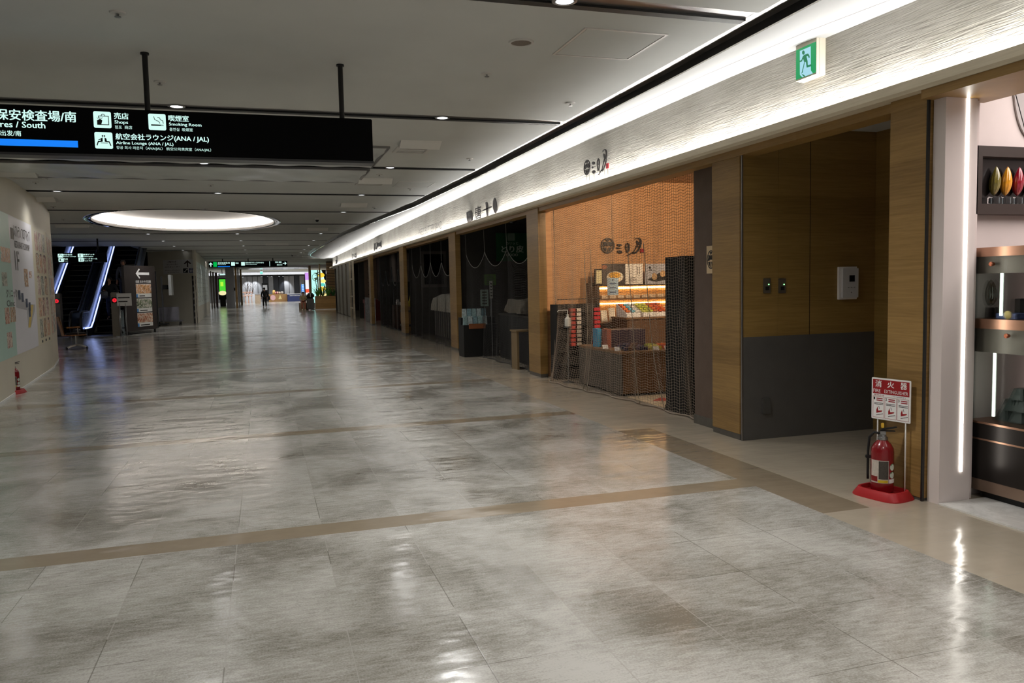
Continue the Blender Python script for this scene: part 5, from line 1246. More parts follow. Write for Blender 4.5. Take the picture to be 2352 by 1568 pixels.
HF.rect(MB(), aW, zb0, aC-.02, zt0, 0, .003).build('photo_panel', mat('print_cream', (214, 206, 180), .45, var=.01), pr)
ptc = [((120, 84, 60), (200, 170, 140)), ((70, 58, 50), (170, 140, 110)), ((140, 110, 90), (220, 206, 190)), ((96, 70, 64), (206, 150, 120)), ((60, 64, 60), (160, 160, 150))]
def photo_mat(i):
    nm = 'photo_print_%d' % i
    if nm in MATS: return MATS[nm]
    n = NT(nm); d, l = ptc[i % 5]
    n.link(n.ramp(n.noise(n.scaled(1, 1, 1), 7+i, 3, .5, 1.2), [(.34, lin(d)), (.44, lin(((176, 84, 52), (190, 130, 60), (150, 60, 50), (204, 150, 80), (110, 124, 80))[i % 5])), (.52, lin(l)), (.6, lin((232, 222, 206))), (.68, lin(d))]), n.b.inputs['Base Color']); n.b.inputs['Roughness'].default_value = .4
    MATS[nm] = n.m; return n.m
zr = [hq(330, y)[1] for y in (215, 440, 668, 890, 1115)]; zr2 = [hq(360, y)[1] for y in (385, 590, 815, 1035, 1265)]
cap = MB()
for r in range(5):
    za, zb_ = zr2[r], zr[r]
    za = zb_-.38
    for c in range(3):
        a = aW+.35+c*(aC-aW-.5)/3; w_ = (aC-aW-.5)/3-.12
        HF.rect(MB(), a, za, a+w_, zb_, .003, .005).build('photo', photo_mat((r+c*2) % 5), pr)
        HF.rect(cap, a+.1, za-.10, a+w_*.7, za-.05, .003, .005)
put(cap, HF, '1F', *hq(150, 610), *hq(180, 430), .02, .006)
h0 = hq(135, 290); h1 = hq(285, 215); put(cap, HF, 'レストラン フロアマップ', h0[0], h0[1]+.02, h1[0], h0[1]+.24, .02, .006)
put(cap, HF, 'RESTAURANT FLOOR MAP', h0[0], h0[1]-.16, h1[0]-.1, h0[1]-.04, .012, .006)
a, b = hq(35, 890); put(cap, HF, 'クリニック', a+.2, b, a+1.2, b+.14, .02, .006); put(cap, HF, 'Clinic', a+.2, b-.14, a+.9, b-.04, .01, .006)
cap.build('lettering', mat('print_ink', (66, 62, 62), .6, var=0), pr)
def hrect(x0, y0, x1, y1): return hq(x0, (y0+y1)/2)[0], hq((x0+x1)/2, y1)[1], hq(x1, (y0+y1)/2)[0], hq((x0+x1)/2, y0)[1]
HF.rect(MB(), *hrect(100, 190, 130, 300), .003, .005).build('dish_icon', mat('print_grey', (120, 112, 104), .6, var=.1), pr)
mp = MB(); HF.poly(mp, [hq(*q) for q in ((145, 800), (190, 850), (215, 880), (260, 945), (345, 955), (345, 1010), (305, 1180), (280, 1180), (265, 1010), (160, 985))], .003, .005); mp.build('map_shape', mat('print_map', (176, 176, 180), .6, var=.05), pr)
mp = MB(); HF.poly(mp, [hq(*q) for q in ((300, 960), (328, 960), (300, 1185), (278, 1185))], .005, .007); mp.build('map_highlight', mat('print_yellow', (206, 180, 96), .6), pr)
mp = MB()
for q in ((180, 905), (212, 930), (255, 985), (285, 1020), (285, 1080)):
    a, b = hq(*q); HF.rect(mp, a, b, a+.2, b+.16, .007, .009)
mp.build('map_mark', mat('print_ink2', (70, 78, 100), .6, var=0), pr)
for k, q in enumerate(((238, 600, 275, 775), (287, 622, 312, 690), (2, 385, 94, 530), (14, 632, 65, 770), (46, 985, 90, 1150), (98, 980, 150, 1130), (66, 1230, 118, 1390))):
    HF.rect(MB(), *hrect(*q), .004, .006).build('photo', photo_mat(k+1), pr)
# second face
Jd = (H2-H1).normalized(); JN = Jd.cross(Vector((0, 0, 1))); JF = Fr(H1+JN*.004, Jd, (0, 0, 1)); Jl = (H2-H1).length
p2 = thing('floor_guide_print', H1+Jd*1+Vector((0, 0, zb0)), 'end panel of the floor guide print with narrow photos beyond the hoarding corner', 'poster')
JF.rect(MB(), .02, zb0+.1, Jl-.1, zt0, 0, .003).build('photo_panel', mat('print_cream_dark', (196, 190, 172), .45, var=.01), p2)
for r in range(5):
    for c in range(3): JF.rect(MB(), .15+c*.8, zr[r]-.38, .75+c*.8, zr[r], .003, .005).build('photo', photo_mat((r*2+c) % 5), p2)

# ---- office chair by the hoarding end
cb = onz(177, 801); ch = thing('office_chair', (cb.x, cb.y, 0), 'wooden shell armchair with dark seat and star base beside the hoarding end', 'chair')
def chm(mb, nm, mt, sm='auto'): mb.rot(radians(-78), 'Z', (0, 0, 0)).move((cb.x, cb.y, 0)); return mb.build(nm, mt, ch, smooth=sm)
m_chw = wood('chair_wood', (150, 98, 48), (186, 130, 72), .4, .3, 'v')
chm(MB().grid(lambda u, v: Vector((-.27+.54*u, -.30-.12*v-.06*(1-(2*u-1)**2)*1.2, .40+.55*v)), 12, 8).grid(lambda u, v: Vector((-.27+.54*u, -.285-.12*v-.06*(1-(2*u-1)**2)*1.2, .40+.55*v)), 12, 8), 'backrest', m_chw, True)
chm(MB().box((-.27, -.3, .40), (.27, .27, .425), .01), 'seat_shell', m_chw)
chm(MB().box((-.25, -.27, .426), (.25, .26, .475), .02), 'seat_cushion', mat('cushion_dark', (44, 42, 44), .8))
for s_ in (-1, 1): chm(MB().box((s_*.30-.025, -.24, .62), (s_*.30+.025, .12, .645), .008), 'armrest', m_chw); chm(MB().tube([(s_*.29, .05, .42), (s_*.3, .05, .62)], .012, 8), 'arm_support', m_steel)
chm(MB().tube([(0, 0, .08), (0, 0, .40)], .03, 12), 'column', m_steel)
for k in range(4):
    a = pi/4+k*pi/2; chm(MB().tube([(0, 0, .12), (.2*cos(a), .2*sin(a), .08), (.36*cos(a), .36*sin(a), .035)], [.03, .024, .016], 8), 'leg', mat('chair_base', (190, 186, 178), .35, .6), True)
    chm(MB().lathe([(.03, -.015), (.032, 0), (.03, .015)], (.36*cos(a), .36*sin(a), .032), 12, 'x'), 'caster', m_rubber)

# ================================================================== ESCALATORS
m_step = mat('step_black', (7, 7, 8), .8, var=.1, spec=.15)
m_edge = mat('step_edge', (120, 112, 84), .5, var=0)
m_blu = mat('balustrade_blue', (104, 120, 152), .25, .3, var=.05)
m_deck = mat('deck_steel', (150, 154, 164), .3, .85, var=.03)
m_ledb = emitter('skirt_led', (170, 190, 255), 4)
Y0E = 34.1; TAN = math.tan(radians(30)); 
def prof_z(y): return max(0, (y-Y0E))*TAN
def escalator(x0, x1, yb, label, led):
    t = thing('escalator', ((x0+x1)/2, yb, 0), label, 'escalator')
    for k in range(27):
        y = yb+.4*k; z = prof_z(y)
        mb = MB().box((x0, y, z-.24), (x1, y+.41, z+.012)); mb.build('step', m_step, t)
        MB().box((x0+.01, y-.003, z-.004), (x1-.01, y+.012, z+.016)).build('step_edge_line', m_edge, t)
    MB().box((x0-.05, yb-1.0, 0), (x1+.05, yb-.02, .012)).build('comb_plate', m_deck, t)
    for side, xs in ((-1, x0), (1, x1)):
        def rail(off, y_a, y_b, n=26):
            out = []
            for i in range(n+1): y = y_a+(y_b-y_a)*i/n; out.append((y, prof_z(y+.15)+off))
            return out
        xin = xs+side*.03; xo = xs+side*.24
        top = rail(.92, yb-.55, 46); bot = rail(.10, yb-.55, 46)
        # newel nose
        nose = [(yb-.55-.40*sin(a), .51+.41*cos(a)) for a in [pi*i/10 for i in range(11)]]
        pts = [(y, z) for y, z in bot]+[(y, z) for y, z in reversed(top)]+nose[1:-1]
        mb = MB().prism([(xs+side*.12, y, z) for y, z in pts], (side*.02, 0, 0)); mb.build('balustrade_panel', m_blu, t)
        path = [(xs+side*.13, y, z) for y, z in reversed(nose)]+[(xs+side*.13, y, z) for y, z in top[1:]]
        MB().tube(path, .045, 10).build('handrail', mat('handrail_black', (20, 20, 22), .35), t, True)
        sk_ = rail(.0, yb-.5, 46)
        MB().prism([(xin, y, z) for y, z in rail(-.06, yb-.5, 46)]+[(xin, y, z) for y, z in reversed(rail(.26, yb-.5, 46))], (side*.02, 0, 0)).build('skirt_panel', m_deck, t)
        MB().prism([(xin, y, z) for y, z in rail(.25, yb-.6, 46)]+[(xin, y, z) for y, z in reversed(rail(.28, yb-.6, 46))], (side*.25, 0, 0)).build('deck', m_deck, t)
        if side in led: MB().tube([(xin+side*.03, y, z) for y, z in rail(.305, yb-.6, 46)], .018, 6).build('led_line', m_ledb, t)
    return t
escalator(-6.34, -5.3, 33.4, 'right escalator carrying two people up beyond the dark direction board', (-1,))
escalator(-8.0, -6.95, 33.4, 'left empty escalator with blue lit skirt behind the hoarding end', (-1,))

# ================================================================== PEOPLE
def skin(verts, edges, radii, root=0, sub=1):
    me = bpy.data.meshes.new('skin'); me.from_pydata([tuple(v) for v in verts], edges, [])
    ob = bpy.data.objects.new('skin', me); COL.objects.link(ob)
    md = ob.modifiers.new('s', 'SKIN'); md.use_smooth_shade = True; md.branch_smoothing = .6
    lay = me.skin_vertices[0].data if me.skin_vertices else None
    if lay is None:
        bm = bmesh.new(); bm.from_mesh(me); bm.verts.layers.skin.verify(); bm.to_mesh(me); bm.free(); lay = me.skin_vertices[0].data
    for i, r in enumerate(radii):
        lay[i].radius = (r, r) if not isinstance(r, tuple) else r; lay[i].use_root = (i == root)
    if sub:
        sd = ob.modifiers.new('d', 'SUBSURF'); sd.levels = sub; sd.render_levels = sub
    bpy.context.view_layer.update()
    out = bpy.data.meshes.new_from_object(ob.evaluated_get(bpy.context.evaluated_depsgraph_get()))
    mb = MB(); mb.mesh(out, Matrix.Identity(4)); bpy.data.objects.remove(ob); return mb
def person(loc, rz, J, cols, label, h=1.7):
    """J: joints in a 1.7 m figure facing +Y; L/R arms and legs given as (shoulder, elbow, wrist), (hip, knee, ankle)"""
    s = h/1.7
    T = Matrix.Translation(loc) @ Matrix.Rotation(rz, 4, 'Z') @ Matrix.Scale(s, 4)
    t = thing('person', loc, label, 'person')
    def fin(mb, nm, c, rough=.8, **k):
        mb.v = [tuple(T @ Vector(v)) for v in mb.v]; return mb.build(nm, mat('cloth_%s_%d_%d_%d' % (nm, *c), c, rough, **k), t, smooth=True)
    V = Vector; P, CH, NK, HD = [V(J[k]) for k in ('pelvis', 'chest', 'neck', 'head')]
    vs = [P, P.lerp(CH, .5), CH, NK, NK.lerp(HD, .55), HD, HD+(HD-NK).normalized()*.10]
    ra = [.12, .105, .115, .055, .055, .085, .055]; ed = [(0, 1), (1, 2), (2, 3), (3, 4), (4, 5), (5, 6)]
    top_v = [P+V((0, 0, -.06)), P.lerp(CH, .5), CH, NK+V((0, 0, -.03))]; top_r = [.155, .145, .165, .08]; top_e = [(0, 1), (1, 2), (2, 3)]
    leg_v = [P]; leg_r = [.145]; leg_e = []
    for sd in 'LR':
        S, E_, Wr = [V(q) for q in J['arm'+sd]]; n = len(vs)
        dirh = (Wr-E_).normalized(); sx = -1 if sd == 'L' else 1
        hand = Wr+dirh*.08; side = V((sx, 0, 0)); nrm = dirh.cross(side)
        nrm = nrm.normalized() if nrm.length > .1 else V((0, 1, 0)); lat = nrm.cross(dirh).normalized()
        vs += [S, E_, Wr, hand]; ra += [.055, .042, .03, .036]; ed += [(2, n), (n, n+1), (n+1, n+2), (n+2, n+3)]
        for i, (o, L) in enumerate(((-.030, .065), (-.010, .078), (.010, .072), (.028, .055))):
            k = len(vs); b = hand+lat*o+dirh*.015
            vs += [b, b+dirh*L*.6+nrm*.008, b+dirh*L+nrm*.026]; ra += [.010, .009, .007]; ed += [(n+3, k), (k, k+1), (k+1, k+2)]
        k = len(vs); b = Wr+dirh*.03-lat*.032
        vs += [b, b+dirh*.04-lat*.018+nrm*.01]; ra += [.012, .009]; ed += [(n+2, k), (k, k+1)]
        m = len(top_v); top_v += [S, E_, Wr.lerp(E_, .08)]; top_r += [.09, .062, .046]; top_e += [(2, m), (m, m+1), (m+1, m+2)]
        Hp, Kn, An = [V(q) for q in J['leg'+sd]]; n = len(vs); fd = V(J.get('foot'+sd, (0, .16, 0)))
        vs += [Hp, Kn, An, An+fd*.6+V((0, 0, -.05)), An+fd+V((0, 0, -.055))]; ra += [.085, .058, .04, .04, .03]; ed += [(0, n), (n, n+1), (n+1, n+2), (n+2, n+3), (n+3, n+4)]
        m = len(leg_v); leg_v += [Hp, Kn, An+V((0, 0, .01))]; leg_r += [.105, .075, .062]; leg_e += [(0, m), (m, m+1), (m+1, m+2)]
        shoe = skin([An+V((0, 0, -.02)), An+fd*.5+V((0, 0, -.045)), An+fd+V((0, 0, -.055))], [(0, 1), (1, 2)], [.05, .048, .036]); fin(shoe, 'shoe', cols['shoe'], .5)
    bd = skin(vs, ed, ra); 
    fwd = V(J.get('face', (0, 1, 0))).normalized(); up = (HD-NK).normalized(); rt = fwd.cross(up)
    fin(bd, 'body', cols['skin'], .6)
    fc = MB().lathe([(0, -.012), (.012, -.008), (.014, 0), (0, .018)], HD+fwd*.085+up*.0, 8); fin(fc, 'nose', cols['skin'], .6)
    for sx in (-1, 1):
        fin(MB().lathe([(0, -.006), (.008, 0), (0, .006)], HD+fwd*.082+rt*sx*.03+up*.025, 8), 'eye', (24, 20, 18), .3)
        fin(MB().lathe([(0, -.028), (.012, -.01), (.016, .012), (0, .03)], HD+rt*sx*.088, 8), 'ear', cols['skin'], .6)
    fin(MB().box(tuple(HD+fwd*.08-up*.045-V((.02, .004, .004))), tuple(HD+fwd*.08-up*.045+V((.02, .004, .004)))), 'mouth', (120, 60, 56), .5)
    fin(skin(top_v, top_e, top_r), 'top', cols['top']); fin(skin(leg_v, leg_e, leg_r), 'trousers', cols['legs'])
    hr = MB(); n = 10; hv = []
    for i in range(n+1):
        th = (.62 if cols.get('hairlen', 0) == 0 else .72)*pi*i/n
        for j in range(16):
            ph = 2*pi*j/16; d = V((sin(th)*cos(ph)*.098, 0, 0)); q = rt*(sin(th)*cos(ph)*.102)+fwd*(sin(th)*sin(ph)*.108-.012)+up*(cos(th)*.118+.03)
            if q.dot(fwd) > .035 and q.dot(up) < .07: q = q-fwd*(q.dot(fwd)-.035)
            hv.append(HD+q)
    hr.add(hv, [(i*16+j, i*16+(j+1) % 16, (i+1)*16+(j+1) % 16, (i+1)*16+j) for i in range(n) for j in range(16)]); fin(hr, 'hair', cols['hair'], .7)
    return t
STAND = dict(pelvis=(0, 0, .92), chest=(0, .01, 1.24), neck=(0, 0, 1.43), head=(0, .01, 1.56), armL=((-.17, 0, 1.37), (-.24, -.02, 1.10), (-.25, .05, .86)), armR=((.17, 0, 1.37), (.24, -.02, 1.10), (.25, .05, .86)),
             legL=((-.09, 0, .86), (-.10, .01, .48), (-.10, -.02, .085)), legR=((.09, 0, .86), (.10, .01, .48), (.10, -.02, .085)))
SK = (176, 128, 100)
def on_step(u, v, x):
    p = onx(u, v, x); k = round((p.y-33.4-.2)/.4); y = 33.4+.4*k+.2; return (x, y, prof_z(33.4+.4*k)+.012)
q = on_step(255, 677, -5.9)
J1 = dict(STAND); J1['armR'] = ((.17, 0, 1.37), (.27, .06, 1.14), (.14, .26, 1.16)); J1['armL'] = ((-.17, 0, 1.37), (-.27, -.04, 1.12), (-.26, .08, .90))
pe = person(q, radians(180-12), J1, dict(skin=SK, top=(18, 18, 20), legs=(26, 32, 58), hair=(20, 16, 14), shoe=(60, 60, 70)), 'person in black top and dark blue trousers standing on the right escalator, one hand raised', 1.72)
bg = thing('tote_bag', (q[0]+.05, q[1]-.3, q[2]+1.0), 'grey patterned bag held by the person in the black top', 'bag')
MB().box((q[0]-.3, q[1]-.34, q[2]+.86), (q[0]-.04, q[1]-.24, q[2]+1.15), .03).build('bag_body', mat('bag_grey', (88, 88, 92), .8, var=.4, vs=30), bg, smooth=True)
MB().tube([(q[0]-.27, q[1]-.29, q[2]+1.14), (q[0]-.2, q[1]-.27, q[2]+1.24), (q[0]-.12, q[1]-.27, q[2]+1.24), (q[0]-.07, q[1]-.29, q[2]+1.14)], .012, 6).build('handle', m_rubber, bg, True)
q = on_step(287, 708, -5.55)
person((q[0], q[1]+.0, q[2]), radians(180), STAND, dict(skin=SK, top=(84, 86, 92), legs=(50, 52, 58), hair=(70, 62, 54), shoe=(30, 30, 32)), 'person with short greying hair on the right escalator, mostly behind the direction board', 1.74)

# ================================================================== DIRECTION BOARD, BARRIERS, TROLLEY
A0 = onz(293, 770); A1 = onz(363, 762); A1 = Vector((A1.x, A1.y, 0))
ad = (A1-A0).normalized(); 
AF = Fr(A0, ad, (0, 0, 1)); aw = (A1-A0).length
m_brd = mat('board_brown', (44, 36, 34), .5, var=.02)
ab = thing('direction_board', A0+ad*aw/2, 'tall dark brown direction board with white left arrow and three food photos', 'sign')
ztop = 2.62
AF.rrect(MB(), 0, .14, aw, ztop, .04, -.10, 0).build('board', m_brd, ab)
for a in (.12, aw-.12): MB().box(tuple(AF.p(a-.03, 0, -.07)), tuple(AF.p(a+.03, .15, -.03))).build('foot', m_rubber, ab)
mb = MB(); ay = ztop-.30
AF.poly(mb, [(.36*aw, ay), (.47*aw, ay+.19), (.50*aw, ay+.16), (.44*aw, ay+.045), (.80*aw, ay+.045), (.80*aw, ay-.055), (.44*aw, ay-.055), (.50*aw, ay-.17), (.47*aw, ay-.2)], .001, .004); mb.build('arrow', m_white, ab)
mb = MB(); put(mb, AF, '北館 おみやげ店舗', .34*aw, ztop-.66, .84*aw, ztop-.56, .02, .002); mb.build('lettering', m_white, ab)
for k, (zb_, cc) in enumerate(((1.22, 3), (.66, 1), (.10, 0))):
    zz = zb_+.18
    pn = AF.rect(MB(), .34*aw, zz, .84*aw, zz+.52, .001, .004).build('photo_card', mat('card_white', (216, 214, 208), .5, var=.02), ab)
    AF.rect(MB(), .34*aw, zz+.15, .84*aw, zz+.50, .004, .006).build('photo', photo_mat(k+3), pn)
    AF.rect(MB(), .34*aw, zz, .39*aw, zz+.13, .004, .006).build('blue_tab', mat('tab_blue', (70, 130, 190), .5), pn)
    mb = MB(); AF.rect(mb, .44*aw, zz+.04, (.62+.06*k)*aw, zz+.075, .004, .006); mb.build('caption', m_ink, pn)
def gate(u, v, lab):
    p = onz(u, v); t = thing('entry_post', (p.x, p.y, 0), lab, 'post')
    MB().box((p.x-.13, p.y, .0), (p.x+.13, p.y+.3, 1.62), .02).build('column', mat('post_taupe', (122, 116, 106), .45, .3), t)
    Fr((p.x, p.y-.001, 0), (1, 0, 0), (0, 0, 1)).rrect(MB(), -.1, 1.22, .1, 1.44, .03, 0, .008).build('display', m_blackg, t)
    mb = MB(); f = Fr((p.x, p.y-.001, 0), (1, 0, 0), (0, 0, 1)); f.ring(mb, 0, 1.33, .075, .075, .05, .009, .012, 20); f.rect(mb, -.05, 1.32, .05, 1.34, .009, .012); mb.build('red_light', emitter('red_lit', (255, 40, 56), .8), t)
gate(268, 772, 'taupe escalator entry post with red light beside the direction board')
gate(135, 771, 'taupe escalator entry post with red light at the hoarding end')
p = onz(288, 772); sb = thing('notice_stand', (p.x, p.y-.2, 0), 'white notice on a two-legged stand in front of the direction board', 'sign')
nz0, nz1 = 1.12, 1.58; x0 = ony(269, 700, p.y-.2).x; x1 = ony(303, 700, p.y-.2).x; f = Yfr(p.y-.2)
f.rect(MB(), x0, nz0, x1, nz1, 0, .012).build('notice', m_white, sb)
mb = MB()
for j in range(2): f.rect(mb, x0+.1*(x1-x0), nz0+.14+.14*j, x0+(.72+.16*j)*(x1-x0), nz0+.18+.14*j, .012, .014)
mb.build('lettering', m_ink, sb)
for k in (.15, .55): 
    x = x0+k*(x1-x0); MB().tube([(x, p.y-.19, .02), (x, p.y-.19, nz0+.1)], .025, 8).build('leg', m_steel, sb, True)
    MB().lathe([(.16, 0), (.16, .02), (.03, .03)], (x, p.y-.19, 0), 20).build('foot_plate', m_steel, sb, smooth='auto')
# monitor on a stand, seen edge-on, and a flat trolley
p = onz(372, 747); ms = thing('monitor_stand', (p.x, p.y-.6, 0), 'grey twin-post monitor stand beside the direction board', 'stand')
for dx in (-.2, .12): MB().box((p.x+dx, p.y-.65, .1), (p.x+dx+.07, p.y-.58, 2.3)).build('post', mat('stand_grey', (96, 96, 98), .4, .5), ms)
MB().box((p.x-.4, p.y-1.1, .06), (p.x+.35, p.y-.2, .12)).build('base', m_rubber, ms)
MB().box((p.x+.5, p.y-1.2, 1.42), (p.x+.62, p.y-.3, 2.36), .01).build('screen', mat('monitor_white', (180, 182, 180), .4), ms)
MB().box((p.x+.2, p.y-.75, 1.7), (p.x+.5, p.y-.55, 1.9)).build('bracket', m_rubber, ms)
q0 = onz(350, 755); pf = thing('panel_frame', (q0.x, q0.y+.9, 0), 'black framed panel standing behind the direction board', 'panel')
MB().box((q0.x-.08, q0.y+.8, 0), (q0.x+.16, q0.y+.9, 2.5)).build('frame', m_rubber, pf)
MB().box((q0.x-.05, q0.y+.79, .3), (q0.x+.13, q0.y+.8, 2.4)).build('panel_sheet', mat('panel_blue', (70, 78, 92), .3), pf)
t0 = onz(392, 746); tl = thing('flat_trolley', (t0.x, t0.y, 0), 'low black trolley by the cream hoarding', 'trolley')
MB().box((t0.x-.6, t0.y-.5, .17), (t0.x+.55, t0.y+.25, .23), .01).build('platform', mat('trolley_grey', (100, 100, 104), .5), tl)
for dx in (-.5, .45):
    for dy in (-.42, .15): MB().lathe([(.07, -.02), (.075, 0), (.07, .02)], (t0.x+dx, t0.y+dy, .076), 16, 'x').build('wheel', m_rubber, tl, smooth='auto'); MB().box((t0.x+dx-.03, t0.y+dy-.03, .11), (t0.x+dx+.03, t0.y+dy+.03, .17)).build('caster_fork', m_steel, tl)
MB().tube([(t0.x-.58, t0.y-.4, .23), (t0.x-.58, t0.y-.4, .95), (t0.x-.58, t0.y+.15, .95), (t0.x-.58, t0.y+.15, .23)], .02, 8).build('handle', m_steel, tl, True)
tag(MB().box((t0.x-.45, t0.y-.4, .23), (t0.x+.4, t0.y+.1, .86), .01).build('storage_box', mat('box_lilac', (126, 124, 134), .6)), 'pale grey box standing on the low trolley', 'box')

# ---- notice and striped corner on the second hoarding
Gd = (G1-G0).normalized(); GN = Gd.cross(Vector((0, 0, 1))); GF = Fr(G0+GN*.004, Gd, (0, 0, 1))
def gp(u, v): p = onplane(u, v, G0, GN); return ((p-G0).dot(Gd), p.z)
a0, b0 = gp(376, 629); a1, b1 = gp(446.5, 595)
nt = thing('elevator_notice', GF.p((a0+a1)/2, b0), 'grey elevator and escalator notice with up arrow on the cream hoarding', 'sign')
GF.rect(MB(), a0, b0, a1-.02, b1, 0, .004).build('sheet', mat('notice_grey', (206, 204, 202), .5, var=.01), nt)
w_ = a1-a0; h_ = b1-b0; mb = MB()
for k, s_ in enumerate(('1階行き', 'エレベーター', 'エスカレーター')): put(mb, GF, s_, a0+(.16-.05*k)*w_, b0+(.8-.18*k)*h_, a0+(.42+.06*k)*w_, b0+(.92-.18*k)*h_, .015, .006)
put(mb, GF, 'Elevators & Escalators', a0+.06*w_, b0+.22*h_, a0+.54*w_, b0+.29*h_, 0, .006); put(mb, GF, 'to the first floor', a0+.14*w_, b0+.08*h_, a0+.5*w_, b0+.15*h_, 0, .006)
GF.poly(mb, [(a0+.78*w_, b0+.95*h_), (a0+.90*w_, b0+.7*h_), (a0+.86*w_, b0+.66*h_), (a0+.80*w_, b0+.78*h_), (a0+.80*w_, b0+.44*h_), (a0+.76*w_, b0+.44*h_), (a0+.76*w_, b0+.78*h_), (a0+.70*w_, b0+.66*h_), (a0+.66*w_, b0+.7*h_)], .004, .006)
mb.build('lettering', mat('notice_ink', (70, 50, 50), .6, var=0), nt)
GF.rect(MB(), a0+.63*w_, b0+.04*h_, a0+.78*w_, b0+.36*h_, .004, .006).build('escalator_pictogram', m_rubber, nt)
mb = MB(); GF.line(mb, [(a0+.66*w_, b0+.12*h_), (a0+.69*w_, b0+.12*h_), (a0+.74*w_, b0+.28*h_), (a0+.77*w_, b0+.28*h_)], .03, .006, .008); mb.build('pictogram_line', m_white, nt)
pi_ = GF.rect(MB(), a0+.82*w_, b0+.04*h_, a0+.97*w_, b0+.36*h_, .004, .006).build('elevator_pictogram', mat('picto_navy', (40, 42, 92), .5), nt)
mb = MB()
for k in range(3): GF.rect(mb, a0+(.845+.04*k)*w_, b0+.09*h_, a0+(.865+.04*k)*w_, b0+.24*h_, .006, .008)
GF.rect(mb, a0+.86*w_, b0+.28*h_, a0+.93*w_, b0+.32*h_, .006, .008); mb.build('pictogram_figure', m_white, nt)
cg = thing('corner_guard', G1+Vector((-.05, -.06, .0)), 'dark corner guard with pale diagonal stripes at the end of the cream hoarding', 'corner guard')
zc = gp(447, 633)[1]
GF.rect(MB(), (G1-G0).length-.22, .0, (G1-G0).length+.0, zc, .0, .012).build('guard', mat('guard_dark', (62, 58, 58), .6), cg)
mb = MB(); L_ = (G1-G0).length
for k in range(8):
    z = .22+.31*k
    if z+.2 < zc: GF.poly(mb, [(L_-.18, z), (L_-.0, z+.08), (L_-.0, z+.18), (L_-.18, z+.10)], .012, .014)
mb.build('stripe', mat('stripe_grey', (150, 146, 144), .6), cg)
Kd = (G2-G1).normalized(); KN = Kd.cross(Vector((0, 0, 1))); KF = Fr(G1+KN*.004, Kd, (0, 0, 1)); Kl = (G2-G1).length
sp_ = thing('wall_print', KF.p(8, 1), 'pale mint line-drawn print on the side of the cream hoarding', 'poster')
KF.rect(MB(), .5, .8, Kl-1.5, 3.1, 0, .004).build('sheet', mat('print_pale', (206, 214, 206), .5, var=.04), sp_)
mb = MB()
for i in range(7):
    for j in range(4): KF.ring(mb, 2+2.4*i, 1.15+.5*j, .7, .16, .04, .004, .006, 12)
mb.build('line_drawing', mat('print_line', (150, 156, 152), .6, var=0), sp_)
for k, (a, z) in enumerate(((1.2, 2.9), (7, 2.9), (14, 2.9))):
    light('hoarding_spot', 'SPOT', tuple(KF.p(a, 3.45, .25)), 40, COOL, aim=tuple(KF.p(a, 1.8, .02)), spot=radians(50), radius=.03)

# ---- the two farther hanging signs
def small_sign(y, xl, xr, zt_, zb_, poles, label):
    t = thing('directional_sign', ((xl+xr)/2, y, zb_), label, 'sign')
    MB().box((xl, y, zb_), (xr, y+.16, zt_), .006).build('sign_box', m_signblk, t)
    for x in poles: MB().tube([(x, y+.08, zt_), (x, y+.08, 3.6)], .03, 10).build('hanging_pole', m_black, t, True)
    return t, Yfr(y)
Y2 = 32.3
zt_ = ony(244, 580, Y2).z; zb_ = ony(244, 602, Y2).z; xr = ony(244, 590, Y2).x
t, f = small_sign(Y2, xr-4.2, xr, zt_, zb_, (ony(223, 560, Y2).x, xr-3.2), 'black hanging sign with lit pictograms in front of the escalators')
def X2(u, v=590): return ony(u, v, Y2).x
mb = MB(); ic = MB(); h_ = zt_-zb_
for u, r in ((133, 1), (134, 0), (179, 1), (180, 0)):
    a = X2(u); f.rrect(ic, a, zb_+(.08+.45*r)*h_, a+.17, zb_+(.47+.45*r)*h_, .02, .001, .004)
ic.build('pictogram', m_lit, t)
for u, r, s_, e_ in ((145, 1, '航空会社', 'Airline Lounge'), (145, 0, '売店', 'Shops'), (191, 1, '展望デッキ', 'Observation'), (192, 0, 'フードホール', 'Food Hall')):
    a = X2(u); put(mb, f, s_, a, zb_+(.30+.45*r)*h_, a+.075*len(s_), zb_+(.44+.45*r)*h_, .03, .003); put(mb, f, e_, a, zb_+(.12+.45*r)*h_, a+.030*len(e_), zb_+(.22+.45*r)*h_, .012, .003)
mb.build('lettering', m_lit, t)
ic = MB(); icon_lounge(ic, f, X2(133), zb_+.55*h_, .17); icon_shop(ic, f, X2(134), zb_+.1*h_, .17); f.rect(ic, X2(183), zb_+.6*h_, X2(185), zb_+.85*h_, .006, .008)
for k in (0, 1): f.rect(ic, X2(184)+.05*k, zb_+.14*h_, X2(184)+.02+.05*k, zb_+.42*h_, .006, .008)
ic.build('pictogram_figure', m_pict, t)
Y3 = 54.3
zt_ = ony(570, 599.5, Y3).z; zb_ = ony(570, 613, Y3).z; xl = ony(479, 605, Y3).x; xr = ony(660, 604, Y3).x
t, f = small_sign(Y3, xl, xr, zt_, zb_, [ony(u, 600, Y3).x for u in (511, 570, 627)], 'long black hanging sign with up arrow, green panel and right arrow far down the hall')
def X3(u): return ony(u, 606, Y3).x
h_ = zt_-zb_; mb = MB()
def arrow(mb, f, a, b, s, right=False):
    pts = [(0, .5), (.42, .06), (.30, -.06), (.1, .14), (.1, -.5), (-.1, -.5), (-.1, .14), (-.30, -.06), (-.42, .06)]
    f.poly(mb, [(a+(y if right else x)*s, b+(x if right else y)*s) for x, y in pts], .001, .004)
arrow(mb, f, X3(484), zb_+.5*h_, .7*h_); arrow(mb, f, X3(654), zb_+.55*h_, .65*h_, True)
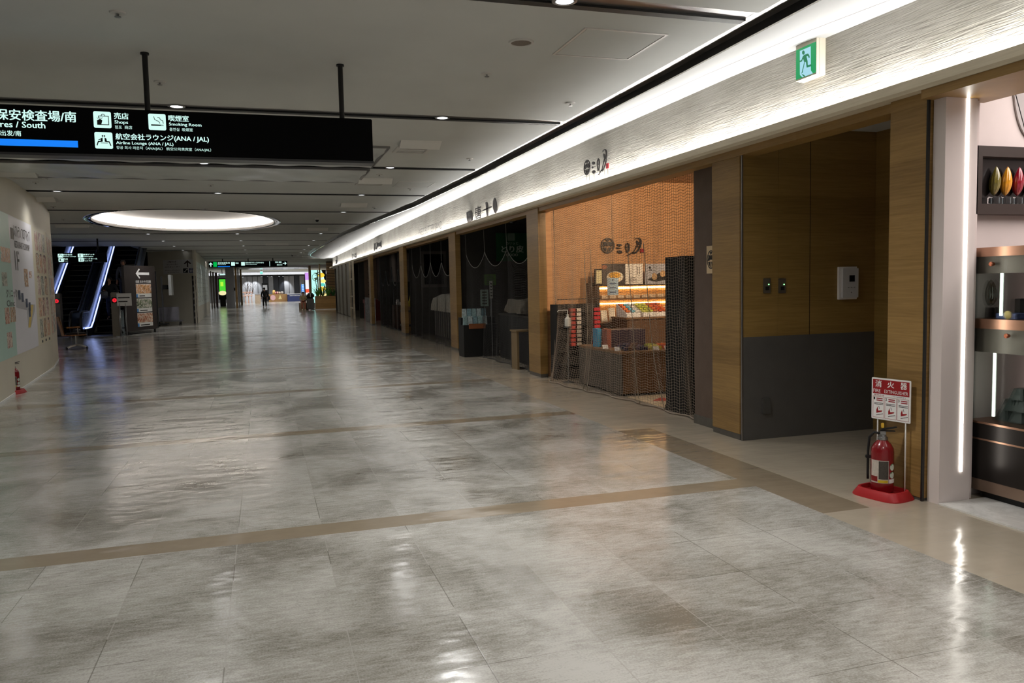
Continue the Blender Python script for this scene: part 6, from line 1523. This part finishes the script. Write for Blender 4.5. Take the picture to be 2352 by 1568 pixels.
for u in (531, 554): f.rrect(mb, X3(u), zb_+.25*h_, X3(u)+.6*h_, zb_+.85*h_, .02, .001, .004)
f.rect(mb, X3(619), zb_+.08*h_, X3(620), zb_+.92*h_, .001, .004)
for u, r, s_, w_ in ((500, .60, '保安検査場/南', 28), (500, .42, 'Departures/South', 19), (541, .55, '売店', 7), (564, .58, '航空会社ラウンジ(ANA/JAL)', 42), (564, .38, 'Airline Lounge (ANA/JAL)', 26), (632, .62, '到着', 15), (636, .18, '出口', 12)): put(mb, f, s_, X3(u), zb_+r*h_, X3(u+w_), zb_+(r+(.26 if len(s_) < 16 or 'ANA' in s_ and r > .5 else .13))*h_, .02, .003)
mb.build('lettering', m_lit, t)
f.rect(MB(), X3(490), zb_+.1*h_, X3(498), zb_+.9*h_, .001, .004).build('green_panel', emitter('panel_green', (0, 190, 80), .9), t)
f.rect(MB(), X3(500), zb_+.08*h_, X3(528), zb_+.2*h_, .001, .004).build('blue_bar', m_litblue, t)
# ================================================================== FAR END OF THE HALL
def bpx(xl, yt, xr, yb, y, dep):
    a = ony(xl, yb, y); b = ony(xl, yt, y); c = ony(xr, yb, y)
    return (a.x, y, max(0, a.z)), (c.x, y+dep, b.z)
def bx(px, y, dep, nm, m, label=None, cat=None, par=None, floor=True, group=None, top=None):
    lo, hi = bpx(*px, y, dep)
    if floor: lo = (lo[0], lo[1], 0)
    if top: hi = (hi[0], hi[1], top)
    o = MB().box(lo, hi).build(nm, m, par)
    if label: tag(o, label, cat, group)
    return o, lo, hi
m_fw = mat('far_white', (214, 214, 218), .6, var=.02)
m_fg = mat('far_pillar', (192, 192, 196), .6, var=.03)
# left side: grey pillar, oak posts, green screen
pr_, lo, hi = bx((521, 612, 540, 705), 75, .9, 'grey_pillar', m_fg, 'square grey pillar with small switch panel far down the hall', 'pillar', top=3.6)
f = Yfr(75); a = ony(529, 668, 75); 
MB().box((a.x+.3, 74.97, 1.5), (a.x+.6, 75, 1.75)).build('switch_panel', mat('switch_dark', (50, 50, 56), .4), pr_)
for px, y, lab in (((542.5, 612, 547, 706), 72.5, 'slim oak post right beside the grey far pillar'), ((554, 612, 558, 702), 84, 'slim oak post farther back, right of the grey far pillar')):
    bx(px, y, .5, 'oak_post', m_wood, lab, 'post', top=3.6)
bx((548.5, 612, 551.5, 705), 78, .4, 'white_post', m_fw, 'slim white post between the two far oak posts', 'post', top=3.6)
for i, (u0, u1, c) in enumerate(((486, 489, (120, 112, 104)), (491, 495, (150, 142, 136)), (497, 502, (140, 118, 122)))):
    p = onz((u0+u1)/2, 709-i*2); bx((u0, 620, u1, 710), p.y, .25, 'pillar_drape', mat('drape_%d' % i, c, .8), ['greyish fabric strip nearest the mint-printed wall', 'pale fabric strip, middle of three by the mint-printed wall', 'pinkish fabric strip beside the green screen'][i], 'fabric strip', top=3.2)
gs, lo, hi = bx((503, 639, 521, 688), 82, .15, 'green_screen', m_rubber, 'tall bright green advertising screen at the far left of the hall', 'screen', floor=False)
f = Yfr(82); mid = lo[2]+(hi[2]-lo[2])*.25
f.rect(MB(), lo[0]+.08, mid, hi[0]-.06, hi[2]-.1, .001, .02).build('lit_picture', emitter('screen_green', (70, 190, 50), 1.3), gs)
f.rect(MB(), lo[0]+.2, mid+.5*(hi[2]-mid), hi[0]-.25, hi[2]-.35, .021, .03).build('lime_figure', emitter('screen_lime', (170, 230, 60), 1.2), gs)
f.ell(MB(), lo[0]+.5*(hi[0]-lo[0]), mid+.12, .36, .22, .021, .03).build('food_picture', emitter('screen_food', (236, 226, 170), 1.1), gs)
MB().box((lo[0]+.1, 82, 0), (hi[0]-.1, 82.15, lo[2])).build('stand', m_darkg, gs)
b_, lo, hi = bx((502, 628, 521, 633), 82, .12, 'lit_shop_name', m_rubber, 'lit white name strip above the green screen', 'sign', floor=False)
f.rect(MB(), lo[0]+.1, lo[2]+.04, hi[0]-.05, hi[2]-.04, .001, .012).build('lit_strip', m_lit, b_)
MB().box((lo[0]+.3, 82.03, hi[2]), (lo[0]+.36, 82.09, 3.6)).build('hanger', m_black, b_)
# far bright shop: back wall panels with wash lights
m_fp = mat('far_panel', (200, 200, 204), .6, var=.03)
xw0 = ony(556, 650, 108).x; xw1 = ony(700, 650, 108).x
n_ = 12; names = 0
for i in range(n_):
    x0 = xw0+(xw1-xw0)*i/n_; x1 = xw0+(xw1-xw0)*(i+1)/n_
    dk = i in (4, 6, 7, 10)
    struct(MB().box((x0, 108, 0), (x1-.06, 108.2, 3.2)).build('wall_far_panel', mat('far_panel_dark', (60, 62, 70), .4) if dk else m_fp))
for u in (569, 585, 656):
    p = ony(u, 640, 107.2); light('wash_light', 'SPOT', (p.x, 106.9, 3.1), 140, COOL, aim=(p.x, 108, 1.6), spot=radians(60), radius=.05)
struct(MB().box((xw0-8, 96, 3.2), (9.3, 96.4, 3.6)).build('wall_bulkhead', m_fp))
def track(u, y=104):
    p = ony(u, 636, y); t = thing('track_spotlight', (p.x, y, 3.2), 'small bright track spotlight over the far shop', 'spotlight', 'track spotlights over the far shop')
    MB().tube([(p.x, y, 3.6), (p.x, y, 3.3)], .03, 8).build('stem', m_black, t)
    MB().lathe([(.10, 3.10), (.12, 3.2), (.09, 3.32), (0, 3.33)], (p.x, y, 0), 14).build('head', m_black, t, smooth='auto')
    MB().lathe([(.0, 3.098), (.10, 3.099)], (p.x, y, 0), 14).build('lens', emitter('track_lens', (240, 246, 255), 12), t)
for u in (558, 601, 615, 624, 641, 650): track(u)
# counters
wc, lo, hi = bx((618, 676, 660, 690), 100, 2.2, 'wood_counter', mat('counter_oak', (150, 112, 66), .5, var=.05), 'long oak fronted counter in the bright far shop', 'counter')
f = Yfr(100); f.ell(MB(), lo[0]+.55*(hi[0]-lo[0])*.4, .5, .3, .33, .001, .02).build('pink_emblem', mat('emblem_pink', (206, 160, 160), .6), wc)
f.poly(MB(), [(lo[0]+1.1, .3), (lo[0]+1.5, .3), (lo[0]+1.3, .85)], .001, .02).build('tree_emblem', mat('emblem_gold', (206, 190, 130), .6), wc)
zc_ = hi[2]
for i, (u, c, lab, h_) in enumerate(((629, (226, 186, 110), 'tan pouch standing on the oak far counter', .5), (634, (216, 140, 140), 'pink bundle on the oak far counter', .3), (637, (226, 170, 160), 'pale pink bundle on the oak far counter', .32), (642, (190, 170, 150), 'beige bundle on the oak far counter', .3), (648, (176, 168, 160), 'grey beige bundle on the oak far counter', .34))):
    x = ony(u, 672, 101).x; tag(MB().box((x-.16, 101, zc_), (x+.16, 101.3, zc_+h_), .05).build('gift_bundle', mat('bundle_far_%d' % i, c, .7), smooth=True), lab, 'bundle')
nc_, lo, hi = bx((661, 676, 690, 690), 99, 2.0, 'navy_counter', mat('counter_navy', (38, 48, 92), .5, var=.05), 'navy blue counter with a white lettered band in the far shop', 'counter')
f = Yfr(99); mb = MB()
for k in range(8): f.rect(mb, lo[0]+.25+.15*k, hi[2]-.2, lo[0]+.35+.15*k, hi[2]-.12, .001, .02)
mb.build('lettering', m_white, nc_)
MB().box((lo[0]-.05, 98.9, hi[2]), (hi[0]+.05, 101.1, hi[2]+.06)).build('counter_top', m_fp, nc_)
# stacked pale chairs and tables on the left of the far shop
for i, (u, v, lab) in enumerate(((561, 697, 'pale wooden stool leftmost of the stacked furniture in the far shop'), (568, 696, 'pale wooden stool second from left of the stacked furniture in the far shop'), (575, 696, 'pale wooden stool third from left of the stacked furniture in the far shop'))):
    p = onz(u, v); y = min(p.y, 95); x = ony(u, v, y).x
    t = thing('wooden_stool', (x, y, 0), lab, 'stool')
    for dx in (-.2, .2):
        for dy in (-.2, .2): MB().tube([(x+dx, y+dy, 0), (x+dx*.7, y+dy*.7, .8)], .035, 6).build('leg', mat('stool_pale', (206, 166, 146), .5), t)
    MB().lathe([(.3, .8), (.32, .84), (.3, .88), (0, .88)], (x, y, 0), 16).build('seat', mat('stool_pale', (206, 166, 146), .5), t, smooth='auto')
    MB().tube([(x-.25, y, 1.25), (x-.2, y, .88)], .03, 6).tube([(x+.25, y, 1.25), (x+.2, y, .88)], .03, 6).tube([(x-.25, y, 1.25), (x+.25, y, 1.25)], .04, 6).build('backrest', mat('stool_pale', (206, 166, 146), .5), t)
p = onz(590, 697); y = min(p.y, 96); x0, x1 = ony(586, 690, y).x, ony(599, 690, y).x
t = thing('display_table', ((x0+x1)/2, y, 0), 'pale boxy display table beside the stacked stools', 'table')
MB().box((x0, y, 0), (x1, y+.8, 1.0)).build('table_body', mat('table_pale', (206, 182, 156), .5), t)
MB().box((x0-.04, y-.04, 1.0), (x1+.04, y+.84, 1.05)).build('table_top', m_fp, t)
for k, u in enumerate((566, 573, 580)):
    x = ony(u, 660, 98).x; t = thing('potted_twigs', (x, 98, 0), ['thin twig arrangement, left of three behind the stools', 'thin twig arrangement, middle of three behind the stools', 'thin twig arrangement, right of three behind the stools'][k], 'plant')
    MB().lathe([(.2, 0), (.25, .5), (.2, 1.0), (0, 1.0)], (x, 98, 0), 14).build('pot', m_fp, t, smooth='auto')
    for j in range(6):
        a = j*1.05; MB().tube([(x, 98, .98), (x+.12*cos(a), 98+.1*sin(a), 1.7), (x+.5*cos(a), 98+.3*sin(a), 2.2+.1*(j % 3))], [.02, .016, .008], 5).build('twig', mat('twig_brown', (96, 74, 60), .7), t)
mo, lo, hi = bx((602, 650, 616, 668), 106, .1, 'lit_poster_board', m_rubber, 'dark board with a pale picture behind the walking person', 'poster', floor=False)
Yfr(106).rect(MB(), lo[0]+.1, lo[2]+.1, hi[0]-.1, hi[2]-.25, .001, .02).build('picture', emitter('poster_pale', (206, 206, 206), .5), mo)
MB().box((lo[0]+.2, 106, 0), (hi[0]-.2, 106.1, lo[2])).build('stand', m_darkg, mo)
bs_, lo, hi = bx((692, 652, 700, 672), 90, .12, 'blue_screen', m_rubber, 'upright bright blue information screen in front of the far shop', 'screen', floor=False)
f = Yfr(90); f.rect(MB(), lo[0]+.03, lo[2]+.03, hi[0]-.03, hi[2]-.03, .001, .02).build('lit_picture', emitter('screen_blue', (90, 150, 250), 1.2), bs_)
mb = MB()
for k in range(5): f.rect(mb, lo[0]+.1, lo[2]+.12+.18*k, hi[0]-.1, lo[2]+.2+.18*k, .021, .025)
mb.build('white_bar', m_lit, bs_); MB().box((lo[0]+.15, 90, 0), (hi[0]-.15, 90.12, lo[2])).build('stand', m_darkg, bs_)
vs_, lo, hi = bx((702, 626, 711, 678), 76, .15, 'tall_screen', m_rubber, 'tall narrow screen fading from violet to white and red', 'screen', floor=False)
f = Yfr(76); H_ = hi[2]-lo[2]
for a, b, c in ((.0, .12, (236, 240, 240)), (.12, .28, (236, 90, 60)), (.28, .68, (238, 236, 240)), (.68, 1, (206, 150, 236))):
    f.rect(MB(), lo[0]+.02, lo[2]+a*H_, hi[0]-.02, lo[2]+b*H_, .001, .02).build('lit_picture', emitter('tall_%d_%d' % (c[1], c[2]), c, 1.1), vs_)
MB().box((lo[0]+.1, 76, 0), (hi[0]-.1, 76.15, lo[2])).build('stand', m_darkg, vs_)
bx((711.5, 618, 716.5, 690), 74, .5, 'oak_post', m_wood, 'oak post between the tall narrow screen and the mint mural', 'post', top=3.6)
mu, lo, hi = bx((716.5, 620, 751, 690), 70, .15, 'backlit_mural', m_rubber, 'large backlit mint mural with yellow shapes behind the plants', 'mural', floor=False)
lo = (lo[0], lo[1], .3); f = Yfr(70); W_ = hi[0]-lo[0]; H_ = hi[2]-lo[2]
MB().box((lo[0], 70, 0), (hi[0], 70.15, .3)).build('base', m_darkg, mu)
f.rect(MB(), lo[0]+.02, lo[2], lo[0]+.42*W_, hi[2], .001, .01).build('mint_panel', emitter('mural_mint', (176, 236, 226), 1.25), mu)
f.poly(MB(), [(lo[0]+.48*W_, lo[2]), (hi[0]-.06*W_, lo[2]), (hi[0]-.05*W_, lo[2]+.55*H_), (hi[0]-.18*W_, lo[2]+.85*H_), (lo[0]+.70*W_, hi[2]), (lo[0]+.48*W_, hi[2])], .001, .01).build('picture_panel', emitter('mural_pale', (206, 240, 220), 1.25), mu)
f.ring(MB(), lo[0]+.32*W_, lo[2]+.78*H_, .32, .36, .03, .011, .016, 24).build('round_mark', m_pict, mu)
for (a, b, r, c) in ((.68, .84, .28, (246, 206, 60)), (.80, .66, .22, (252, 232, 130)), (.70, .42, .30, (244, 210, 80)), (.84, .26, .22, (250, 226, 150)), (.62, .2, .2, (160, 226, 214)), (.75, .55, .2, (90, 200, 190))):
    f.ell(MB(), lo[0]+a*W_, lo[2]+b*H_, r, r*.7, .011+.001*a, .016).build('yellow_shape' if c[2] < 160 else 'teal_shape', emitter('mural_%d' % c[1], c, 1.15), mu)
bx((735, 618, 738.5, 690), 69, .2, 'slim_post', mat('post_tan', (150, 132, 96), .5), 'slim tan post standing before the mint mural', 'post', top=3.6)
ww = thing('slatted_wall', (5.2, 63, 0), 'dark brown horizontally slatted screen wall beyond the fascia end', 'screen wall')
p0 = ony(751, 640, 62); MB().box((p0.x, 62.2, 0), (7.5, 62.5, 3.6)).build('panel', mat('slat_dark', (58, 42, 28), .6), ww)
for i in range(22): MB().box((p0.x-.02, 62.12, .9+.12*i), (7.5, 62.2, .955+.12*i)).build('slat', m_wood, ww)
# planter with leafy plants
pl_ = thing('planter_box', (3.9, 60, 0), 'long oak planter box full of spiky green plants', 'planter')
q0 = onz(723, 711); q1 = onz(768, 710); py = 59.6
x0, x1 = ony(725, 700, py).x, 5.6
MB().box((x0, py, .05), (x1, py+1.4, .42)).build('lower_tier', m_wood, pl_); MB().box((x0+.04, py+.04, .43), (x1, py+1.36, .98)).build('upper_tier', m_wood, pl_)
MB().box((x0-.3, py-.25, 0), (x1, py+1.5, .05)).build('plinth', m_fp, pl_); MB().box((x0+.1, py+.1, .98), (x1-.05, py+1.3, .985)).build('soil', mat('soil', (40, 32, 26), .9), pl_)
m_leaf = mat('leaf_green', (84, 150, 60), .5, var=.3, vs=8); m_leafd = mat('leaf_dark_green', (52, 104, 56), .5, var=.3, vs=8)
def blade(mb, base, d, L, w, droop):
    d = Vector(d).normalized(); s_ = d.cross(Vector((0, 0, 1)));  s_ = s_.normalized() if s_.length > .05 else Vector((1, 0, 0))
    pts = []; 
    for i in range(6): f_ = i/5; c = Vector(base)+d*L*f_+Vector((0, 0, -droop*L*f_*f_)); wd = w*sin(pi*(.12+.88*f_))*.5; pts.append((c-s_*wd, c+s_*wd))
    vs = [p for q in pts for p in q]; return mb.add(vs, [(2*i, 2*i+1, 2*i+3, 2*i+2) for i in range(5)])
rr = random.Random(3)
for k, (fx, hh, lab, mt, sp) in enumerate(((.12, 1.0, 'spiky green plant at the left end of the oak planter', m_leaf, .6), (.3, 1.25, 'tall spiky plant, second from left in the oak planter', m_leafd, .6), (.48, 1.15, 'spiky green plant in the middle of the oak planter', m_leaf, .6), (.68, .9, 'low leafy plant right of the middle of the oak planter', m_leafd, .8), (.86, .8, 'low leafy plant at the right end of the oak planter', m_leafd, .9))):
    bx_ = x0+(x1-x0)*fx; by_ = py+.6+.2*(k % 2); t = thing('spiky_plant', (bx_, by_, .98), lab, 'plant')
    for j in range(15):
        a = 2.4*j; d = (cos(a)*sp*(.3+rr.random()), sin(a)*sp*(.3+rr.random()), 1)
        blade(MB(), (bx_+.05*cos(a), by_+.05*sin(a), .975), d, hh*(.7+.4*rr.random()), .09, .25).build('leaf', mt, t)
for k, (u, lab, n, mt, z1) in enumerate(((714, 'slender plant with yellow green tuft at the left end of the oak planter', 12, mat('leaf_yellow', (150, 160, 60), .5, var=.2), 2.3), (730, 'tall dark plant with spreading palm leaves behind the oak planter', 14, m_leafd, 2.65))):
    x = ony(u, 660, py+1.0).x; x = max(x, x0+.25) if k else x0+.15; t = thing('palm_plant', (x, py+1.0, .98), lab, 'plant')
    MB().tube([(x, py+1.0, .97), (x+.03, py+1.0, 1.6), (x-.02, py+1.0, z1-.2)], [.03, .025, .02], 6).build('trunk', mat('trunk_brown', (90, 74, 54), .8), t)
    for j in range(n):
        a = 2.4*j; blade(MB(), (x-.02, py+1.0, z1-.22+.02*j), (cos(a), sin(a), .5+.5*rr.random()), .5+.25*rr.random(), .10, .45).build('leaf', mt, t)
# bench block with a seated person, suitcase in front
bb = ony(688, 711, 59.2).x; b1 = ony(706, 711, 59.2).x
tag(MB().box((bb, 59.2, 0), (b1+.1, 60.0, .52), .01).build('bench_block', mat('bench_taupe', (128, 112, 94), .6)), 'taupe bench block at the end of the oak planter', 'bench')
SIT = dict(pelvis=(0, 0, .62), chest=(0, .06, .95), neck=(0, .10, 1.13), head=(0, .14, 1.27), armL=((-.17, .06, 1.07), (-.24, .14, .84), (-.10, .34, .78)), armR=((.17, .06, 1.07), (.24, .14, .84), (.10, .34, .78)),
           legL=((-.10, .05, .60), (-.12, .46, .58), (-.11, .44, .085)), legR=((.10, .05, .60), (.12, .46, .58), (.11, .44, .085)))
person((ony(697, 700, 59.4).x, 59.55, 0), radians(180), SIT, dict(skin=SK, top=(150, 140, 110), legs=(150, 96, 80), hair=(60, 48, 40), shoe=(226, 226, 226)), 'person in a khaki top and white shoes seated on the bench block', 1.62)
sx0, sx1 = ony(705, 700, 58.6).x, ony(722, 700, 58.6).x
su = thing('suitcase', ((sx0+sx1)/2, 58.6, 0), 'large dark grey ribbed suitcase standing before the oak planter', 'suitcase')
MB().box((sx0, 58.5, .06), (sx1, 58.9, .84), .05).build('shell', mat('case_grey', (66, 68, 72), .4, var=.04), su, smooth='auto')
for k in range(5): MB().box((sx0+.09+k*(sx1-sx0-.18)/4-.01, 58.485, .14), (sx0+.09+k*(sx1-sx0-.18)/4+.01, 58.5, .76)).build('rib', mat('case_rib', (50, 52, 56), .4), su)
for dx in (.06, sx1-sx0-.06): MB().lathe([(.03, -.015), (.032, 0), (.03, .015)], (sx0+dx, 58.7, .032), 12, 'x').build('wheel', m_rubber, su)
MB().tube([(sx0+.17, 58.84, .84), (sx0+.17, 58.84, 1.12), (sx1-.17, 58.84, 1.12), (sx1-.17, 58.84, .84)], .012, 6).build('handle', m_steel, su, True)
bk = thing('backpack', ((sx0+sx1)/2, 58.6, .84), 'black backpack resting on top of the grey suitcase', 'backpack')
MB().box((sx0+.0, 58.5, .842), (sx1+.02, 58.82, 1.24), .09).build('bag_body', m_rubber, bk, smooth=True)
MB().box(((sx0+sx1)/2-.03, 58.485, .95), ((sx0+sx1)/2+.03, 58.5, 1.22)).build('strap', m_steel, bk)
# walking person
WALK = dict(STAND); WALK['legL'] = ((-.09, 0, .86), (-.10, .14, .48), (-.10, .06, .085)); WALK['legR'] = ((.09, 0, .86), (.10, -.02, .48), (.10, -.20, .10)); WALK['armR'] = ((.17, 0, 1.37), (.25, -.06, 1.10), (.24, -.02, .86)); WALK['face'] = (0, 1, 0)
wp = onz(608.5, 705.5)
person((wp.x, wp.y, 0), radians(4), WALK, dict(skin=SK, top=(12, 12, 13), legs=(12, 12, 14), hair=(14, 12, 11), shoe=(14, 14, 14)), 'person in black walking away down the middle of the hall', 1.72)
bg = thing('shoulder_bag', (wp.x+.36, wp.y, .7), 'black shoulder bag hanging at the side of the walking person', 'bag')
MB().box((wp.x+.30, wp.y-.2, .62), (wp.x+.46, wp.y+.2, .98), .04).build('bag_body', m_rubber, bg, smooth=True)
MB().tube([(wp.x+.38, wp.y-.1, .97), (wp.x+.30, wp.y-.05, 1.2), (wp.x+.22, wp.y, 1.46), (wp.x+.30, wp.y+.05, 1.2), (wp.x+.38, wp.y+.1, .97)], .015, 6).build('strap', m_rubber, bg, True)
# far exit sign and a pendant bar
e_, lo, hi = bx((597, 623, 604, 629.5), 88, .12, 'exit_sign', m_fw, 'small lit pale green exit sign hanging over the far shop', 'exit sign', floor=False)
Yfr(88).rect(MB(), lo[0]+.03, lo[2]+.03, hi[0]-.03, hi[2]-.03, .001, .02).build('lit_face', emitter('exit_far', (130, 226, 210), 1.2), e_)
MB().box(((lo[0]+hi[0])/2-.02, 88.04, hi[2]), ((lo[0]+hi[0])/2+.02, 88.1, 3.6)).build('hanger', m_black, e_)
# distant lit ceiling oval
t = thing('oval_ceiling_light', (2.0, 82, 3.6), 'long glowing pale oval light in the far ceiling', 'ceiling light')
MB().lathe([(3.1, 3.595), (3.0, 3.57), (2.8, 3.575)], (1.6, 82, 0), 48, sy=1.6).build('rim', m_blackg, t, True)
MB().lathe([(2.85, 3.58), (0, 3.58)], (1.6, 82, 0), 48, sy=1.6).build('lit_panel', emitter('oval_lit', (250, 248, 244), 3), t)
